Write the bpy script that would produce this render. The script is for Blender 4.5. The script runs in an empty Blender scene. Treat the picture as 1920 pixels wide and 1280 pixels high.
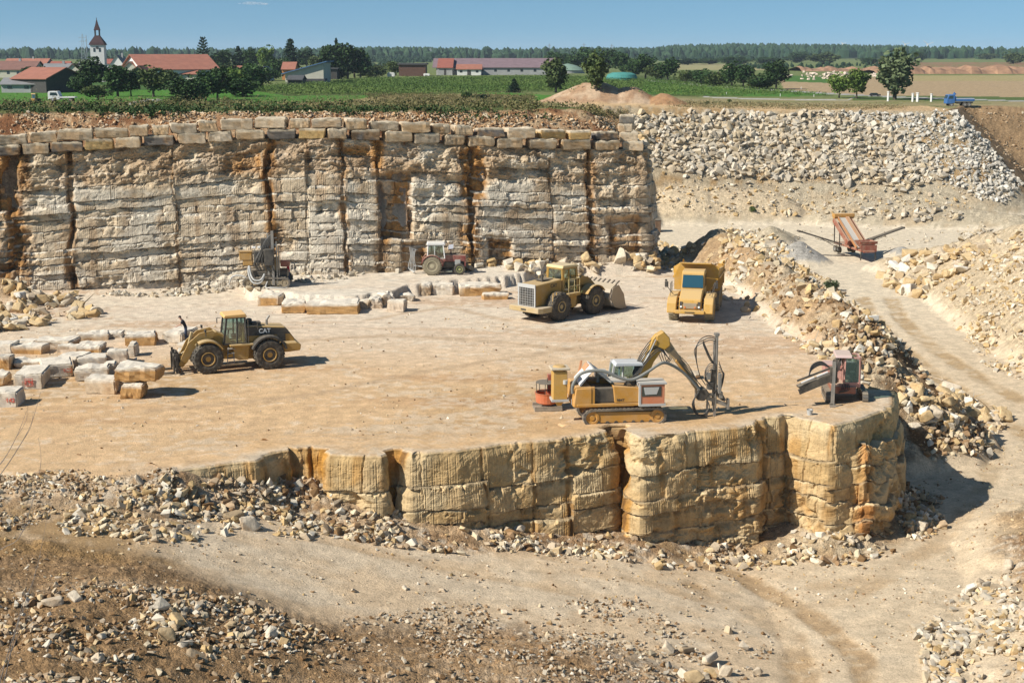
import bpy, bmesh, math, random
import numpy as np
from mathutils import Vector, Matrix
R = math.radians
rng = np.random.default_rng(7)
random.seed(7)
scene = bpy.context.scene
col = scene.collection

# ------------------------------------------------------------------ camera, sky, sun
CAMZ = 19.0; PITCH = R(11.4); FPX = 2667.0       # 50 mm lens, 1920x1280 photograph
cam_d = bpy.data.cameras.new('camera'); cam_d.lens = 50.0; cam_d.sensor_width = 36.0
cam_d.clip_start = 0.5; cam_d.clip_end = 30000
cam = bpy.data.objects.new('camera', cam_d); col.objects.link(cam)
cam.location = (0, 0, CAMZ); cam.rotation_euler = (math.pi/2 - PITCH, 0, 0)
scene.camera = cam
scene.render.resolution_x = 1024; scene.render.resolution_y = 682
SUN_EL = R(40); SHADOW_AZ = R(27)                 # shadows fall to the right and a little away
sun_to = Vector((-math.cos(SHADOW_AZ)*math.cos(SUN_EL), -math.sin(SHADOW_AZ)*math.cos(SUN_EL), math.sin(SUN_EL)))
sd = bpy.data.lights.new('sun', 'SUN'); sd.energy = 5.0; sd.angle = R(0.5); sd.color = (1.0, 0.945, 0.86)
so = bpy.data.objects.new('sun', sd); col.objects.link(so)
so.rotation_euler = sun_to.to_track_quat('Z', 'Y').to_euler(); so.location = (-100, -60, 120)
world = bpy.data.worlds.new('World'); scene.world = world; world.use_nodes = True
wn = world.node_tree.nodes; wl = world.node_tree.links
bg = wn['Background']; sky = wn.new('ShaderNodeTexSky'); sky.sky_type = 'NISHITA'; sky.sun_disc = False
sky.sun_elevation = SUN_EL; sky.sun_rotation = math.atan2(sun_to.x, sun_to.y)
sky.altitude = 400; sky.air_density = 0.85; sky.dust_density = 0.35; sky.ozone_density = 2.2
stc = wn.new('ShaderNodeTexCoord'); sma = wn.new('ShaderNodeVectorMath'); sma.operation = 'ADD'; sma.inputs[1].default_value = (0, 0, 0.10)
snm = wn.new('ShaderNodeVectorMath'); snm.operation = 'NORMALIZE'
wl.new(stc.outputs['Generated'], sma.inputs[0]); wl.new(sma.outputs[0], snm.inputs[0]); wl.new(snm.outputs[0], sky.inputs[0])
tint = wn.new('ShaderNodeMix'); tint.data_type = 'RGBA'; tint.blend_type = 'MULTIPLY'; tint.inputs[0].default_value = 1.0; tint.inputs[7].default_value = (0.90, 1.20, 1.22, 1)
wl.new(sky.outputs[0], tint.inputs[6]); wl.new(tint.outputs[2], bg.inputs[0]); bg.inputs[1].default_value = 0.062
scene.view_settings.view_transform = 'Standard'; scene.view_settings.look = 'None'
scene.view_settings.exposure = 0.44; scene.view_settings.gamma = 1.0; scene.view_settings.use_curve_mapping = False

# ------------------------------------------------------------------ photograph pixel -> world
cp, sp = math.cos(PITCH), math.sin(PITCH)
def G(u, v, z=0.0):
    dx = (u-960)/FPX; dv = (v-640)/FPX
    dy = cp - dv*sp; dz = -sp - dv*cp
    t = (z-CAMZ)/dz
    return (dx*t, dy*t, z)
def at_y(u, v, y):
    dx = (u-960)/FPX; dv = (v-640)/FPX
    dy = cp - dv*sp; dz = -sp - dv*cp
    t = y/dy
    return (dx*t, y, CAMZ+dz*t)
def UV(X, Y, Z):
    zc = Y*cp + (CAMZ-Z)*sp; yc = Y*sp - (CAMZ-Z)*cp
    return 960 + FPX*X/zc, 640 - FPX*yc/zc
def ppm(y, z=0): return FPX/(y*cp+(CAMZ-z)*sp)

# ------------------------------------------------------------------ numpy noise
def _h(ix, iy, iz, seed):
    n = (ix.astype(np.int64)*374761393 + iy.astype(np.int64)*668265263 + iz.astype(np.int64)*2147483647 + seed*1274126177) & 0xffffffff
    n = ((n ^ (n >> 13))*1274126177) & 0xffffffff
    n = n ^ (n >> 16)
    return (n & 0xffff)/65535.0
def vnoise(x, y, z=None, seed=0):
    x = np.asarray(x, float); y = np.asarray(y, float)
    ix = np.floor(x); iy = np.floor(y); fx = x-ix; fy = y-iy
    fx = fx*fx*(3-2*fx); fy = fy*fy*(3-2*fy)
    if z is None:
        iz = np.zeros_like(ix)
        a = _h(ix, iy, iz, seed); b = _h(ix+1, iy, iz, seed); c = _h(ix, iy+1, iz, seed); d = _h(ix+1, iy+1, iz, seed)
        return (a*(1-fx)+b*fx)*(1-fy) + (c*(1-fx)+d*fx)*fy
    z = np.asarray(z, float); iz = np.floor(z); fz = z-iz; fz = fz*fz*(3-2*fz)
    r = 0
    for k, w in ((0, 1-fz), (1, fz)):
        a = _h(ix, iy, iz+k, seed); b = _h(ix+1, iy, iz+k, seed); c = _h(ix, iy+1, iz+k, seed); d = _h(ix+1, iy+1, iz+k, seed)
        r = r + ((a*(1-fx)+b*fx)*(1-fy) + (c*(1-fx)+d*fx)*fy)*w
    return r
def fbm(x, y, oct=4, seed=0, gain=0.5):
    r = 0; a = 1; t = 0
    for i in range(oct):
        r = r + a*vnoise(x*2**i+i*17.3, y*2**i-i*9.1, seed=seed+i); t += a; a *= gain
    return r/t
def sm(x, a, b):
    t = np.clip((x-a)/(b-a), 0, 1); return t*t*(3-2*t)
def seg_dist(X, Y, pts):
    """distance to a polyline and the running index of the nearest place on it"""
    best = np.full(np.shape(X), 1e9); par = np.zeros(np.shape(X)); side = np.zeros(np.shape(X))
    for i in range(len(pts)-1):
        ax, ay = pts[i][:2]; bx, by = pts[i+1][:2]
        dx, dy = bx-ax, by-ay; L = dx*dx+dy*dy+1e-9
        t = np.clip(((X-ax)*dx+(Y-ay)*dy)/L, 0, 1)
        d = np.hypot(X-ax-t*dx, Y-ay-t*dy)
        m = d < best
        best = np.where(m, d, best); par = np.where(m, i+t, par)
        side = np.where(m, np.sign((X-ax)*dy-(Y-ay)*dx), side)
    return best, par, side
def inpoly(X, Y, pts):
    r = np.zeros(np.shape(X), bool); n = len(pts)
    for i in range(n):
        x1, y1 = pts[i][:2]; x2, y2 = pts[(i+1) % n][:2]
        if y1 == y2: continue
        r ^= ((y1 > Y) != (y2 > Y)) & (X < (x2-x1)*(Y-y1)/(y2-y1)+x1)
    return r
def poly_sd(X, Y, pts):
    d, _, _ = seg_dist(X, Y, list(pts)+[pts[0]])
    return np.where(inpoly(X, Y, pts), d, -d)    # > 0 inside

# ------------------------------------------------------------------ tagging and mesh helpers
def tag(o, label=None, cat=None, group=None, kind=None):
    if label: o['label'] = label
    if cat: o['category'] = cat
    if group: o['group'] = group
    if kind: o['kind'] = kind
    return o
def empty(name, loc, rz=0, label=None, cat=None, group=None, scale=1.0):
    o = bpy.data.objects.new(name, None); col.objects.link(o)
    o.location = loc; o.rotation_euler = (0, 0, rz); o.scale = (scale,)*3
    o.empty_display_size = 0.3
    return tag(o, label, cat, group)
def np_mesh(name, V, Fc, mat, parent=None, colors=None, smooth=False, extra=None):
    """V (n,3); Fc (m,k) with k=3 or 4"""
    V = np.asarray(V, np.float32); Fc = np.asarray(Fc, np.int32)
    me = bpy.data.meshes.new(name)
    k = Fc.shape[1]; m = len(Fc)
    me.vertices.add(len(V)); me.vertices.foreach_set('co', V.ravel())
    me.loops.add(m*k); me.loops.foreach_set('vertex_index', Fc.ravel())
    me.polygons.add(m); me.polygons.foreach_set('loop_start', np.arange(0, m*k, k, dtype=np.int32))
    try: me.polygons.foreach_set('loop_total', np.full(m, k, np.int32))
    except Exception: pass
    me.polygons.foreach_set('use_smooth', np.full(m, smooth, bool))
    if colors is not None:
        a = me.attributes.new('Col', 'FLOAT_COLOR', 'POINT')
        C4 = np.ones((len(V), 4), np.float32); C4[:, :colors.shape[1]] = colors
        a.data.foreach_set('color', C4.ravel())
    me.update(calc_edges=True)
    if isinstance(mat, (list, tuple)):
        for x in mat: me.materials.append(x)
    elif mat: me.materials.append(mat)
    o = bpy.data.objects.new(name, me); col.objects.link(o)
    if parent: o.parent = parent
    return o
def grid_faces(nr, nc):
    i = np.arange(nr-1)[:, None]*nc + np.arange(nc-1)[None, :]
    return np.stack([i, i+1, i+nc+1, i+nc], -1).reshape(-1, 4)

class MB:
    def __init__(s): s.v = []; s.f = []
    def add(s, vs, fs):
        n = len(s.v); s.v += [tuple(p) for p in vs]; s.f += [tuple(i+n for i in f) for f in fs]; return s
    def box(s, x0, x1, y0, y1, z0, z1, m=None):
        vs = [(x, y, z) for z in (z0, z1) for y in (y0, y1) for x in (x0, x1)]
        if m is not None: vs = [m @ Vector(p) for p in vs]
        return s.add(vs, [(0, 2, 3, 1), (4, 5, 7, 6), (0, 1, 5, 4), (2, 6, 7, 3), (0, 4, 6, 2), (1, 3, 7, 5)])
    def cbox(s, c, size, m=None):
        return s.box(c[0]-size[0]/2, c[0]+size[0]/2, c[1]-size[1]/2, c[1]+size[1]/2, c[2]-size[2]/2, c[2]+size[2]/2, m)
    def prism(s, prof, y0, y1, axis='y'):
        """prof: (x,z) outline pushed along y (axis 'y'); axis 'x': (y,z) along x; 'z': (x,y) along z"""
        n = len(prof)
        def P(a, b, c): return {'y': (a, c, b), 'x': (c, a, b), 'z': (a, b, c)}[axis]
        vs = [P(a, b, y0) for a, b in prof] + [P(a, b, y1) for a, b in prof]
        fs = [tuple(range(n)), tuple(range(2*n-1, n-1, -1))] + [(i, n+i, n+(i+1) % n, (i+1) % n) for i in range(n)]
        return s.add(vs, fs)
    def bar(s, a, b, w, h=None):
        a = Vector(a); b = Vector(b); d = (b-a).normalized(); h = h or w
        u = Vector((0, 0, 1)).cross(d)
        if u.length < 1e-3: u = Vector((0, 1, 0))
        u.normalize(); t = d.cross(u)
        vs = [p + u*(i*w/2) + t*(j*h/2) for p in (a, b) for i, j in ((-1, -1), (1, -1), (1, 1), (-1, 1))]
        return s.add(vs, [(0, 3, 2, 1), (4, 5, 6, 7), (0, 1, 5, 4), (1, 2, 6, 5), (2, 3, 7, 6), (3, 0, 4, 7)])
    def cyl(s, a, b, r0, r1=None, n=12, caps=True):
        a = Vector(a); b = Vector(b); r1 = r0 if r1 is None else r1
        d = (b-a).normalized(); u = d.orthogonal().normalized(); t = d.cross(u)
        vs = [p + (u*math.cos(2*math.pi*k/n)+t*math.sin(2*math.pi*k/n))*r for p, r in ((a, r0), (b, r1)) for k in range(n)]
        fs = [(k, (k+1) % n, n+(k+1) % n, n+k) for k in range(n)]
        if caps: fs += [tuple(range(n-1, -1, -1)), tuple(range(n, 2*n))]
        return s.add(vs, fs)
    def tube(s, pts, r, n=7):
        pts = [Vector(p) for p in pts]
        if len(pts) > 2:                          # smooth the run
            q = []
            for i in range(len(pts)-1):
                p0 = pts[max(i-1, 0)]; p1 = pts[i]; p2 = pts[i+1]; p3 = pts[min(i+2, len(pts)-1)]
                for k in range(5):
                    t = k/5
                    q.append(0.5*((2*p1)+(-p0+p2)*t+(2*p0-5*p1+4*p2-p3)*t*t+(-p0+3*p1-3*p2+p3)*t*t*t))
            q.append(pts[-1]); pts = q
        rings = []; up = None
        for i, p in enumerate(pts):
            d = (pts[min(i+1, len(pts)-1)]-pts[max(i-1, 0)]).normalized()
            if up is None: up = d.orthogonal().normalized()
            up = (up - d*up.dot(d)).normalized(); t = d.cross(up)
            rr = r[min(int(i*len(r)/len(pts)), len(r)-1)] if isinstance(r, (list, tuple)) else r
            rings.append([p+(up*math.cos(2*math.pi*k/n)+t*math.sin(2*math.pi*k/n))*rr for k in range(n)])
        vs = [p for rg in rings for p in rg]; fs = []
        for i in range(len(rings)-1):
            fs += [(i*n+k, i*n+(k+1) % n, (i+1)*n+(k+1) % n, (i+1)*n+k) for k in range(n)]
        fs += [tuple(range(n-1, -1, -1)), tuple(range((len(rings)-1)*n, len(rings)*n))]
        return s.add(vs, fs)
    def lathe(s, prof, c=(0, 0, 0), axis='z', n=20):
        """prof: (r, h)"""
        vs = []
        for r, h in prof:
            for k in range(n):
                a = 2*math.pi*k/n; x, y = r*math.cos(a), r*math.sin(a)
                vs.append({'z': (c[0]+x, c[1]+y, c[2]+h), 'y': (c[0]+x, c[1]+h, c[2]+y), 'x': (c[0]+h, c[1]+x, c[2]+y)}[axis])
        m = len(prof)
        fs = [(i*n+k, i*n+(k+1) % n, (i+1)*n+(k+1) % n, (i+1)*n+k) for i in range(m-1) for k in range(n)]
        fs += [tuple(range(n)), tuple(range((m-1)*n, m*n))]
        return s.add(vs, fs)
    def sph(s, c, r, n=10, m=7, sc=(1, 1, 1)):
        vs = [(c[0]+r*sc[0]*math.sin(math.pi*j/m)*math.cos(2*math.pi*i/n), c[1]+r*sc[1]*math.sin(math.pi*j/m)*math.sin(2*math.pi*i/n), c[2]+r*sc[2]*math.cos(math.pi*j/m)) for j in range(m+1) for i in range(n)]
        return s.add(vs, [(j*n+i, (j+1)*n+i, (j+1)*n+(i+1) % n, j*n+(i+1) % n) for j in range(m) for i in range(n)])
    def build(s, name, mat, parent=None, bevel=0, smooth=False):
        me = bpy.data.meshes.new(name); me.from_pydata(s.v, [], s.f)
        bm = bmesh.new(); bm.from_mesh(me)
        bmesh.ops.remove_doubles(bm, verts=bm.verts, dist=1e-5)
        bmesh.ops.recalc_face_normals(bm, faces=bm.faces); bm.to_mesh(me); bm.free()
        if mat: me.materials.append(mat)
        if smooth:
            for p in me.polygons: p.use_smooth = len(p.vertices) <= 4
        o = bpy.data.objects.new(name, me); col.objects.link(o)
        if parent: o.parent = parent
        if bevel:
            b = o.modifiers.new('bevel', 'BEVEL'); b.width = bevel; b.segments = 1; b.limit_method = 'ANGLE'; b.angle_limit = R(40)
        return o
def copy_tree(o, parent=None):
    c = o.copy(); col.objects.link(c)
    if parent is not None: c.parent = parent
    for ch in list(o.children): copy_tree(ch, c)
    return c
def lettering(name, text, size, mat, parent, loc, rot, ext=0.004):
    cu = bpy.data.curves.new(name+'_font', 'FONT'); cu.body = text; cu.size = size; cu.extrude = ext
    cu.align_x = 'CENTER'; cu.align_y = 'CENTER'; cu.offset = size*0.012
    to = bpy.data.objects.new('tmp', cu); col.objects.link(to)
    dg = bpy.context.evaluated_depsgraph_get(); me = bpy.data.meshes.new_from_object(to.evaluated_get(dg))
    bpy.data.objects.remove(to); bpy.data.curves.remove(cu)
    me.name = name; me.materials.clear(); me.materials.append(mat)
    o = bpy.data.objects.new(name, me); col.objects.link(o); o.parent = parent; o.location = loc; o.rotation_euler = rot
    return o

# ------------------------------------------------------------------ materials
MAT = {}
def nodes_of(name):
    m = bpy.data.materials.new(name); m.use_nodes = True
    return m, m.node_tree.nodes, m.node_tree.links, m.node_tree.nodes['Principled BSDF']
def N(nt, typ, **kw):
    n = nt.new(typ)
    for k, v in kw.items():
        if k.startswith('i_'):
            key = k[2:]; n.inputs[int(key) if key.isdigit() else key].default_value = v
        else: setattr(n, k, v)
    return n
def mixc(nt, L, a, b, fac, mode='MIX'):
    m = nt.new('ShaderNodeMix'); m.data_type = 'RGBA'; m.blend_type = mode
    for idx, val in ((6, a), (7, b)):
        if isinstance(val, tuple): m.inputs[idx].default_value = (*val[:3], 1)
        else: L.new(val, m.inputs[idx])
    if isinstance(fac, (int, float)): m.inputs[0].default_value = fac
    else: L.new(fac, m.inputs[0])
    return m.outputs[2]
def ramp(nt, L, src, stops):
    r = nt.new('ShaderNodeValToRGB'); e = r.color_ramp.elements
    while len(e) < len(stops): e.new(0.5)
    for el, (p, c) in zip(e, stops):
        el.position = p; el.color = (c, c, c, 1) if isinstance(c, (int, float)) else (*c, 1)
    L.new(src, r.inputs[0]); return r.outputs[0]
def noise(nt, L, vec, scale, detail=5, rough=0.55):
    n = nt.new('ShaderNodeTexNoise'); n.inputs['Scale'].default_value = scale; n.inputs['Detail'].default_value = detail
    n.inputs['Roughness'].default_value = rough
    if vec is not None: L.new(vec, n.inputs['Vector'])
    return n.outputs[0]
def ground_mat(name, fine=(9.0, 0.35), mid=(1.3, 0.25), bump=0.5, bscale=(14.0, 0.06), rough=0.95, gravel=False):
    """vertex colour (real soil and stone colours) broken up by procedural grain, stones and bump"""
    m, nt, L, b = nodes_of(name)
    at = N(nt, 'ShaderNodeAttribute', attribute_name='Col'); tc = nt.new('ShaderNodeTexCoord'); v = tc.outputs['Object']
    f = noise(nt, L, v, fine[0], 6, 0.7); g = noise(nt, L, v, mid[0], 5, 0.6)
    fr = ramp(nt, L, f, [(0.3, 1-fine[1]), (0.5, 1.0), (0.72, 1+fine[1]*0.55)])
    gr = ramp(nt, L, g, [(0.3, 1-mid[1]), (0.7, 1+mid[1]*0.4)])
    c = mixc(nt, L, at.outputs['Color'], fr, 1.0, 'MULTIPLY'); c = mixc(nt, L, c, gr, 1.0, 'MULTIPLY')
    hgt = noise(nt, L, v, bscale[0], 6, 0.75)
    if gravel:     # stones and clods in the loose ground, stronger where the ground is rubble
        for sc_, am in ((4.5, 0.55), (12.0, 0.5)):
            vo = nt.new('ShaderNodeTexVoronoi'); vo.inputs['Scale'].default_value = sc_; L.new(v, vo.inputs['Vector'])
            sp_ = nt.new('ShaderNodeSeparateColor'); L.new(vo.outputs['Color'], sp_.inputs[0])
            cr = ramp(nt, L, sp_.outputs[0], [(0.0, 0.62), (0.5, 1.0), (0.8, 1.0), (1.0, 1.55)])
            mk = N(nt, 'ShaderNodeMath', operation='MULTIPLY'); L.new(at.outputs['Alpha'], mk.inputs[0]); mk.inputs[1].default_value = am
            c = mixc(nt, L, c, mixc(nt, L, c, cr, 1.0, 'MULTIPLY'), mk.outputs[0])
            dd = ramp(nt, L, vo.outputs['Distance'], [(0.0, 1.0), (0.7, 0.0)])
            m2 = N(nt, 'ShaderNodeMath', operation='MULTIPLY'); L.new(dd, m2.inputs[0]); L.new(mk.outputs[0], m2.inputs[1])
            ad = N(nt, 'ShaderNodeMath', operation='ADD'); L.new(hgt, ad.inputs[0]); L.new(m2.outputs[0], ad.inputs[1]); hgt = ad.outputs[0]
    L.new(c, b.inputs['Base Color']); b.inputs['Roughness'].default_value = rough; b.inputs['Specular IOR Level'].default_value = 0.15
    bp = nt.new('ShaderNodeBump'); bp.inputs['Strength'].default_value = bump; bp.inputs['Distance'].default_value = bscale[1]
    L.new(hgt, bp.inputs['Height']); L.new(bp.outputs[0], b.inputs['Normal'])
    MAT[name] = m; return m
def rock_mat(name, base=None, light=(0.62, 0.53, 0.40), dark=(0.36, 0.27, 0.17), rust=(0.42, 0.22, 0.07), use_attr=False):
    """stone; single boulders vary through their object's random number"""
    m, nt, L, b = nodes_of(name); tc = nt.new('ShaderNodeTexCoord'); v = tc.outputs['Object']
    if use_attr:
        c = N(nt, 'ShaderNodeAttribute', attribute_name='Col').outputs['Color']
    else:
        oi = nt.new('ShaderNodeObjectInfo')
        rr = nt.new('ShaderNodeValToRGB'); e = rr.color_ramp.elements
        e[0].position = 0; e[0].color = (*dark, 1); e[1].position = 1; e[1].color = (*light, 1)
        x = e.new(0.35); x.color = (*[(a*0.5+b_*0.5) for a, b_ in zip(light, dark)], 1)
        x = e.new(0.2); x.color = (0.50, 0.36, 0.19, 1)
        L.new(oi.outputs['Random'], rr.inputs[0]); c = rr.outputs[0]
    ge = nt.new('ShaderNodeNewGeometry'); P = ge.outputs['Position']
    n1 = noise(nt, L, P, 0.9, 5, 0.65); n2 = noise(nt, L, P, 7.0, 6, 0.7)
    c = mixc(nt, L, c, rust, ramp(nt, L, n1, [(0.56, 0.0), (0.75, 0.65)]))
    c = mixc(nt, L, c, ramp(nt, L, n2, [(0.3, 0.72), (0.7, 1.18)]), 1.0, 'MULTIPLY')
    L.new(c, b.inputs['Base Color']); b.inputs['Roughness'].default_value = 0.9; b.inputs['Specular IOR Level'].default_value = 0.2
    bp = nt.new('ShaderNodeBump'); bp.inputs['Strength'].default_value = 0.6; bp.inputs['Distance'].default_value = 0.05
    L.new(n2, bp.inputs['Height']); L.new(bp.outputs[0], b.inputs['Normal'])
    MAT[name] = m; return m
def paint(name, c, rough=0.45, dust=0.45, metal=0.0, dustc=(0.46, 0.38, 0.27), wear=0.25, scale=1.6):
    """machine paint / metal under quarry dust"""
    if name in MAT: return MAT[name]
    m, nt, L, b = nodes_of(name); tc = nt.new('ShaderNodeTexCoord'); v = tc.outputs['Object']
    n1 = noise(nt, L, v, scale, 6, 0.7); n2 = noise(nt, L, v, scale*9, 4, 0.7)
    ge = nt.new('ShaderNodeNewGeometry'); sx = nt.new('ShaderNodeSeparateXYZ'); L.new(ge.outputs['Normal'], sx.inputs[0])
    up = ramp(nt, L, sx.outputs[2], [(0.35, 0.0), (0.95, min(1, dust*1.3))])
    ds = ramp(nt, L, n1, [(0.38, 0.0), (0.72, dust)])
    mx = N(nt, 'ShaderNodeMath', operation='MAXIMUM'); L.new(up, mx.inputs[0]); L.new(ds, mx.inputs[1])
    cc = mixc(nt, L, c, tuple(x*0.45 for x in c), ramp(nt, L, n2, [(0.52, 0.0), (0.8, wear*2)]))
    cc = mixc(nt, L, cc, dustc, mx.outputs[0])
    L.new(cc, b.inputs['Base Color']); b.inputs['Metallic'].default_value = metal
    L.new(ramp(nt, L, mx.outputs[0], [(0.0, rough), (0.6, 0.9)]), b.inputs['Roughness'])
    MAT[name] = m; return m
def flatm(name, c, rough=0.8, var=0.2, scale=3.0, metal=0):
    if name in MAT: return MAT[name]
    m, nt, L, b = nodes_of(name); tc = nt.new('ShaderNodeTexCoord')
    n1 = noise(nt, L, tc.outputs['Object'], scale, 5, 0.65)
    cc = mixc(nt, L, c, ramp(nt, L, n1, [(0.3, 1-var), (0.7, 1+var*0.6)]), 1.0, 'MULTIPLY')
    L.new(cc, b.inputs['Base Color']); b.inputs['Roughness'].default_value = rough; b.inputs['Metallic'].default_value = metal
    MAT[name] = m; return m
def glassm(name, c, rough=0.12):
    m, nt, L, b = nodes_of(name); b.inputs['Base Color'].default_value = (*c, 1); b.inputs['Roughness'].default_value = rough
    b.inputs['Specular IOR Level'].default_value = 0.8; MAT[name] = m; return m
def clear_glass(name, tint=(0.75, 0.85, 0.85)):
    m, nt, L, b = nodes_of(name); nt.remove(b)
    t = nt.new('ShaderNodeBsdfTransparent'); t.inputs[0].default_value = (*tint, 1)
    g = nt.new('ShaderNodeBsdfGlossy'); g.inputs['Roughness'].default_value = 0.05
    mx = nt.new('ShaderNodeMixShader'); mx.inputs[0].default_value = 0.12
    L.new(t.outputs[0], mx.inputs[1]); L.new(g.outputs[0], mx.inputs[2]); L.new(mx.outputs[0], nt['Material Output'].inputs[0])
    MAT[name] = m; return m
def leaf_mat(name, c1, c2, scale=0.5):
    m, nt, L, b = nodes_of(name); ge = nt.new('ShaderNodeNewGeometry'); oi = nt.new('ShaderNodeObjectInfo')
    n1 = noise(nt, L, ge.outputs['Position'], scale, 4, 0.6)
    cc = mixc(nt, L, c1, c2, ramp(nt, L, n1, [(0.35, 0.0), (0.65, 1.0)]))
    cc = mixc(nt, L, cc, ramp(nt, L, oi.outputs['Random'], [(0, 0.75), (1, 1.25)]), 1.0, 'MULTIPLY')
    L.new(cc, b.inputs['Base Color']); b.inputs['Roughness'].default_value = 0.7; b.inputs['Specular IOR Level'].default_value = 0.2
    MAT[name] = m; return m

YEL = paint('loader_yellow', (0.40, 0.22, 0.03), wear=.4, dust=0.5, dustc=(0.42, 0.33, 0.20))
YEL2 = paint('truck_yellow', (0.50, 0.28, 0.045), dust=0.5, dustc=(0.52, 0.38, 0.20))
ORA = paint('rig_orange', (0.50, 0.24, 0.035), dust=0.3)
BLK = paint('black_paint', (0.02, 0.02, 0.02), dust=0.18)
DKM = paint('dark_metal', (0.05, 0.045, 0.04), dust=0.3, metal=0.3)
STL = paint('worn_steel', (0.28, 0.27, 0.25), dust=0.4, metal=0.6, rough=0.4)
GRYP = paint('grey_paint', (0.42, 0.43, 0.42), dust=0.4)
WHTP = paint('white_paint', (0.7, 0.7, 0.68), dust=0.25)
REDP = paint('red_paint', (0.20, 0.035, 0.03), dust=0.5)
REDO = paint('rust_red_paint', (0.28, 0.075, 0.04), dust=0.5)
PINK = paint('faded_red_paint', (0.42, 0.19, 0.15), dust=0.45, dustc=(0.5, 0.42, 0.36))
RUB = paint('rubber', (0.035, 0.032, 0.028), dust=0.5, rough=0.8, dustc=(0.27, 0.22, 0.15), wear=0.1, scale=3)
RUBP = paint('dusty_rubber', (0.20, 0.17, 0.11), dust=0.7, rough=0.9, dustc=(0.36, 0.31, 0.21), wear=0.1, scale=3)
HOSE = paint('hose_rubber', (0.035, 0.035, 0.033), dust=0.12, rough=0.5)
HOSEG = paint('grey_hose', (0.16, 0.17, 0.16), dust=0.2, rough=0.5)
GLS = glassm('dark_glass', (0.02, 0.035, 0.035)); GLSB = glassm('blue_glass', (0.02, 0.07, 0.10)); CGL = clear_glass('cab_glass')
LAMP = flatm('lamp_lens', (0.8, 0.8, 0.75), 0.2, 0.05); ORL = flatm('indicator_lens', (0.7, 0.18, 0.03), 0.3, 0.05)
LETW = flatm('white_letter', (0.75, 0.75, 0.72), 0.6, 0.1); LETK = flatm('dark_letter', (0.03, 0.03, 0.03), 0.6, 0.1)
REDL = flatm('red_marking', (0.62, 0.12, 0.08), 0.8, 0.3, 20)
# ------------------------------------------------------------------ the lie of the land
EDGE_PX = [(318, 889), (360, 881), (430, 871), (478, 866), (500, 857), (530, 849), (548, 847), (566, 843), (596, 844), (608, 851), (618, 856), (690, 860),
           (716, 859), (735, 853), (745, 848), (756, 851), (770, 855), (860, 850), (950, 836), (1060, 826), (1140, 816), (1152, 813), (1163, 806), (1174, 809),
           (1184, 821), (1206, 826), (1300, 812), (1416, 800), (1424, 792), (1438, 786), (1462, 785), (1474, 780), (1500, 789), (1560, 801), (1600, 793),
           (1640, 778), (1668, 770), (1676, 760), (1679, 748), (1680, 735)]
EDGE = [G(u, v, 0)[:2] for u, v in EDGE_PX]
BENCH = [(-120, 58), (-45, 60.5), G(0, 893)[:2], G(180, 893)[:2]] + EDGE + [(22.0, 84), (22.0, 92), (22.2, 104), (22.4, 115), (22, 134), (12, 140), (-120, 140)]
WALL = [(-75, 107.5), (-41.7, 114.5), (-21.5, 118.3), (-15, 118.8), (0, 122.8), (11.6, 126.4)]
WX = [p[0] for p in WALL]; WTOP = [10.6, 11.0, 12.15, 12.2, 11.15, 10.7]
PLAT = WALL + [(12.6, 131), (13.4, 142), (4, 156), (-2, 175), (2, 205), (13, 232), (19.8, 236), (40, 240), (73, 241), (82, 262), (400, 300), (9000, 300), (9000, 30000), (-9000, 30000), (-9000, 107.5)]
LEDGE = [G(u, v, 0.9)[:2] for u, v in [(462, 540), (520, 547), (575, 556), (665, 556), (735, 547), (760, 536), (850, 527), (950, 519), (1010, 506), (1050, 495)]] + [(6, 128), (-24, 125)]
LOWX = [-60, -24, -15.1, -8.3, -1.6, 5, 12, 20]; LOWZ = [0.2, -0.2, -1.15, -2.9, -4.3, -5.3, -6.6, -6.4]
RIDGE = [(14.5, 133.5, 0.8), (19.3, 131, 3.4), (21.6, 114, 2.3), (22.0, 99, 2.8), (23.0, 94, 2.3), (24.5, 99, 0.6), (27.5, 104, -2.0), (31, 107, -5.0)]
def ridge(Z, X, Y, pts, slope, lump=0.5, rnd=0.8, seed=3):
    d, par, _ = seg_dist(X, Y, pts)
    zc = np.interp(par, np.arange(len(pts)), [p[2] for p in pts])
    d = np.sqrt(d*d+rnd*rnd)-rnd*0.7
    h = zc - slope*d + lump*(fbm(X*0.45, Y*0.45, 4, seed)-0.5)*2
    return np.where((h > Z) & (d < 40), h, Z)
def plain(X, Y):
    hills = 0.0
    base = 11.0 - 1.0*sm(X, 0, 60)*(1-sm(Y, 300, 420)) + 0.6*(fbm(X*0.004, Y*0.004, 3, 91)-0.5)
    return base + 4*sm(Y, 900, 2600)
SANDPILES = [  # u, v of the centre on the yard, ground z, height, slope
    (1497, 486, -6, 2.3, 0.66), (1690, 474, -6, 0.85, 0.5), (1447, 452, -6, 2.2, 0.7), (1420, 414, -6, 1.7, 0.55), (1738, 414, -6, 1.3, 0.5),
    (1465, 447, -6, 1.2, 0.45), (1645, 416, -6, 0.7, 0.3), (1862, 446, -6, 0.9, 0.3)]
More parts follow.
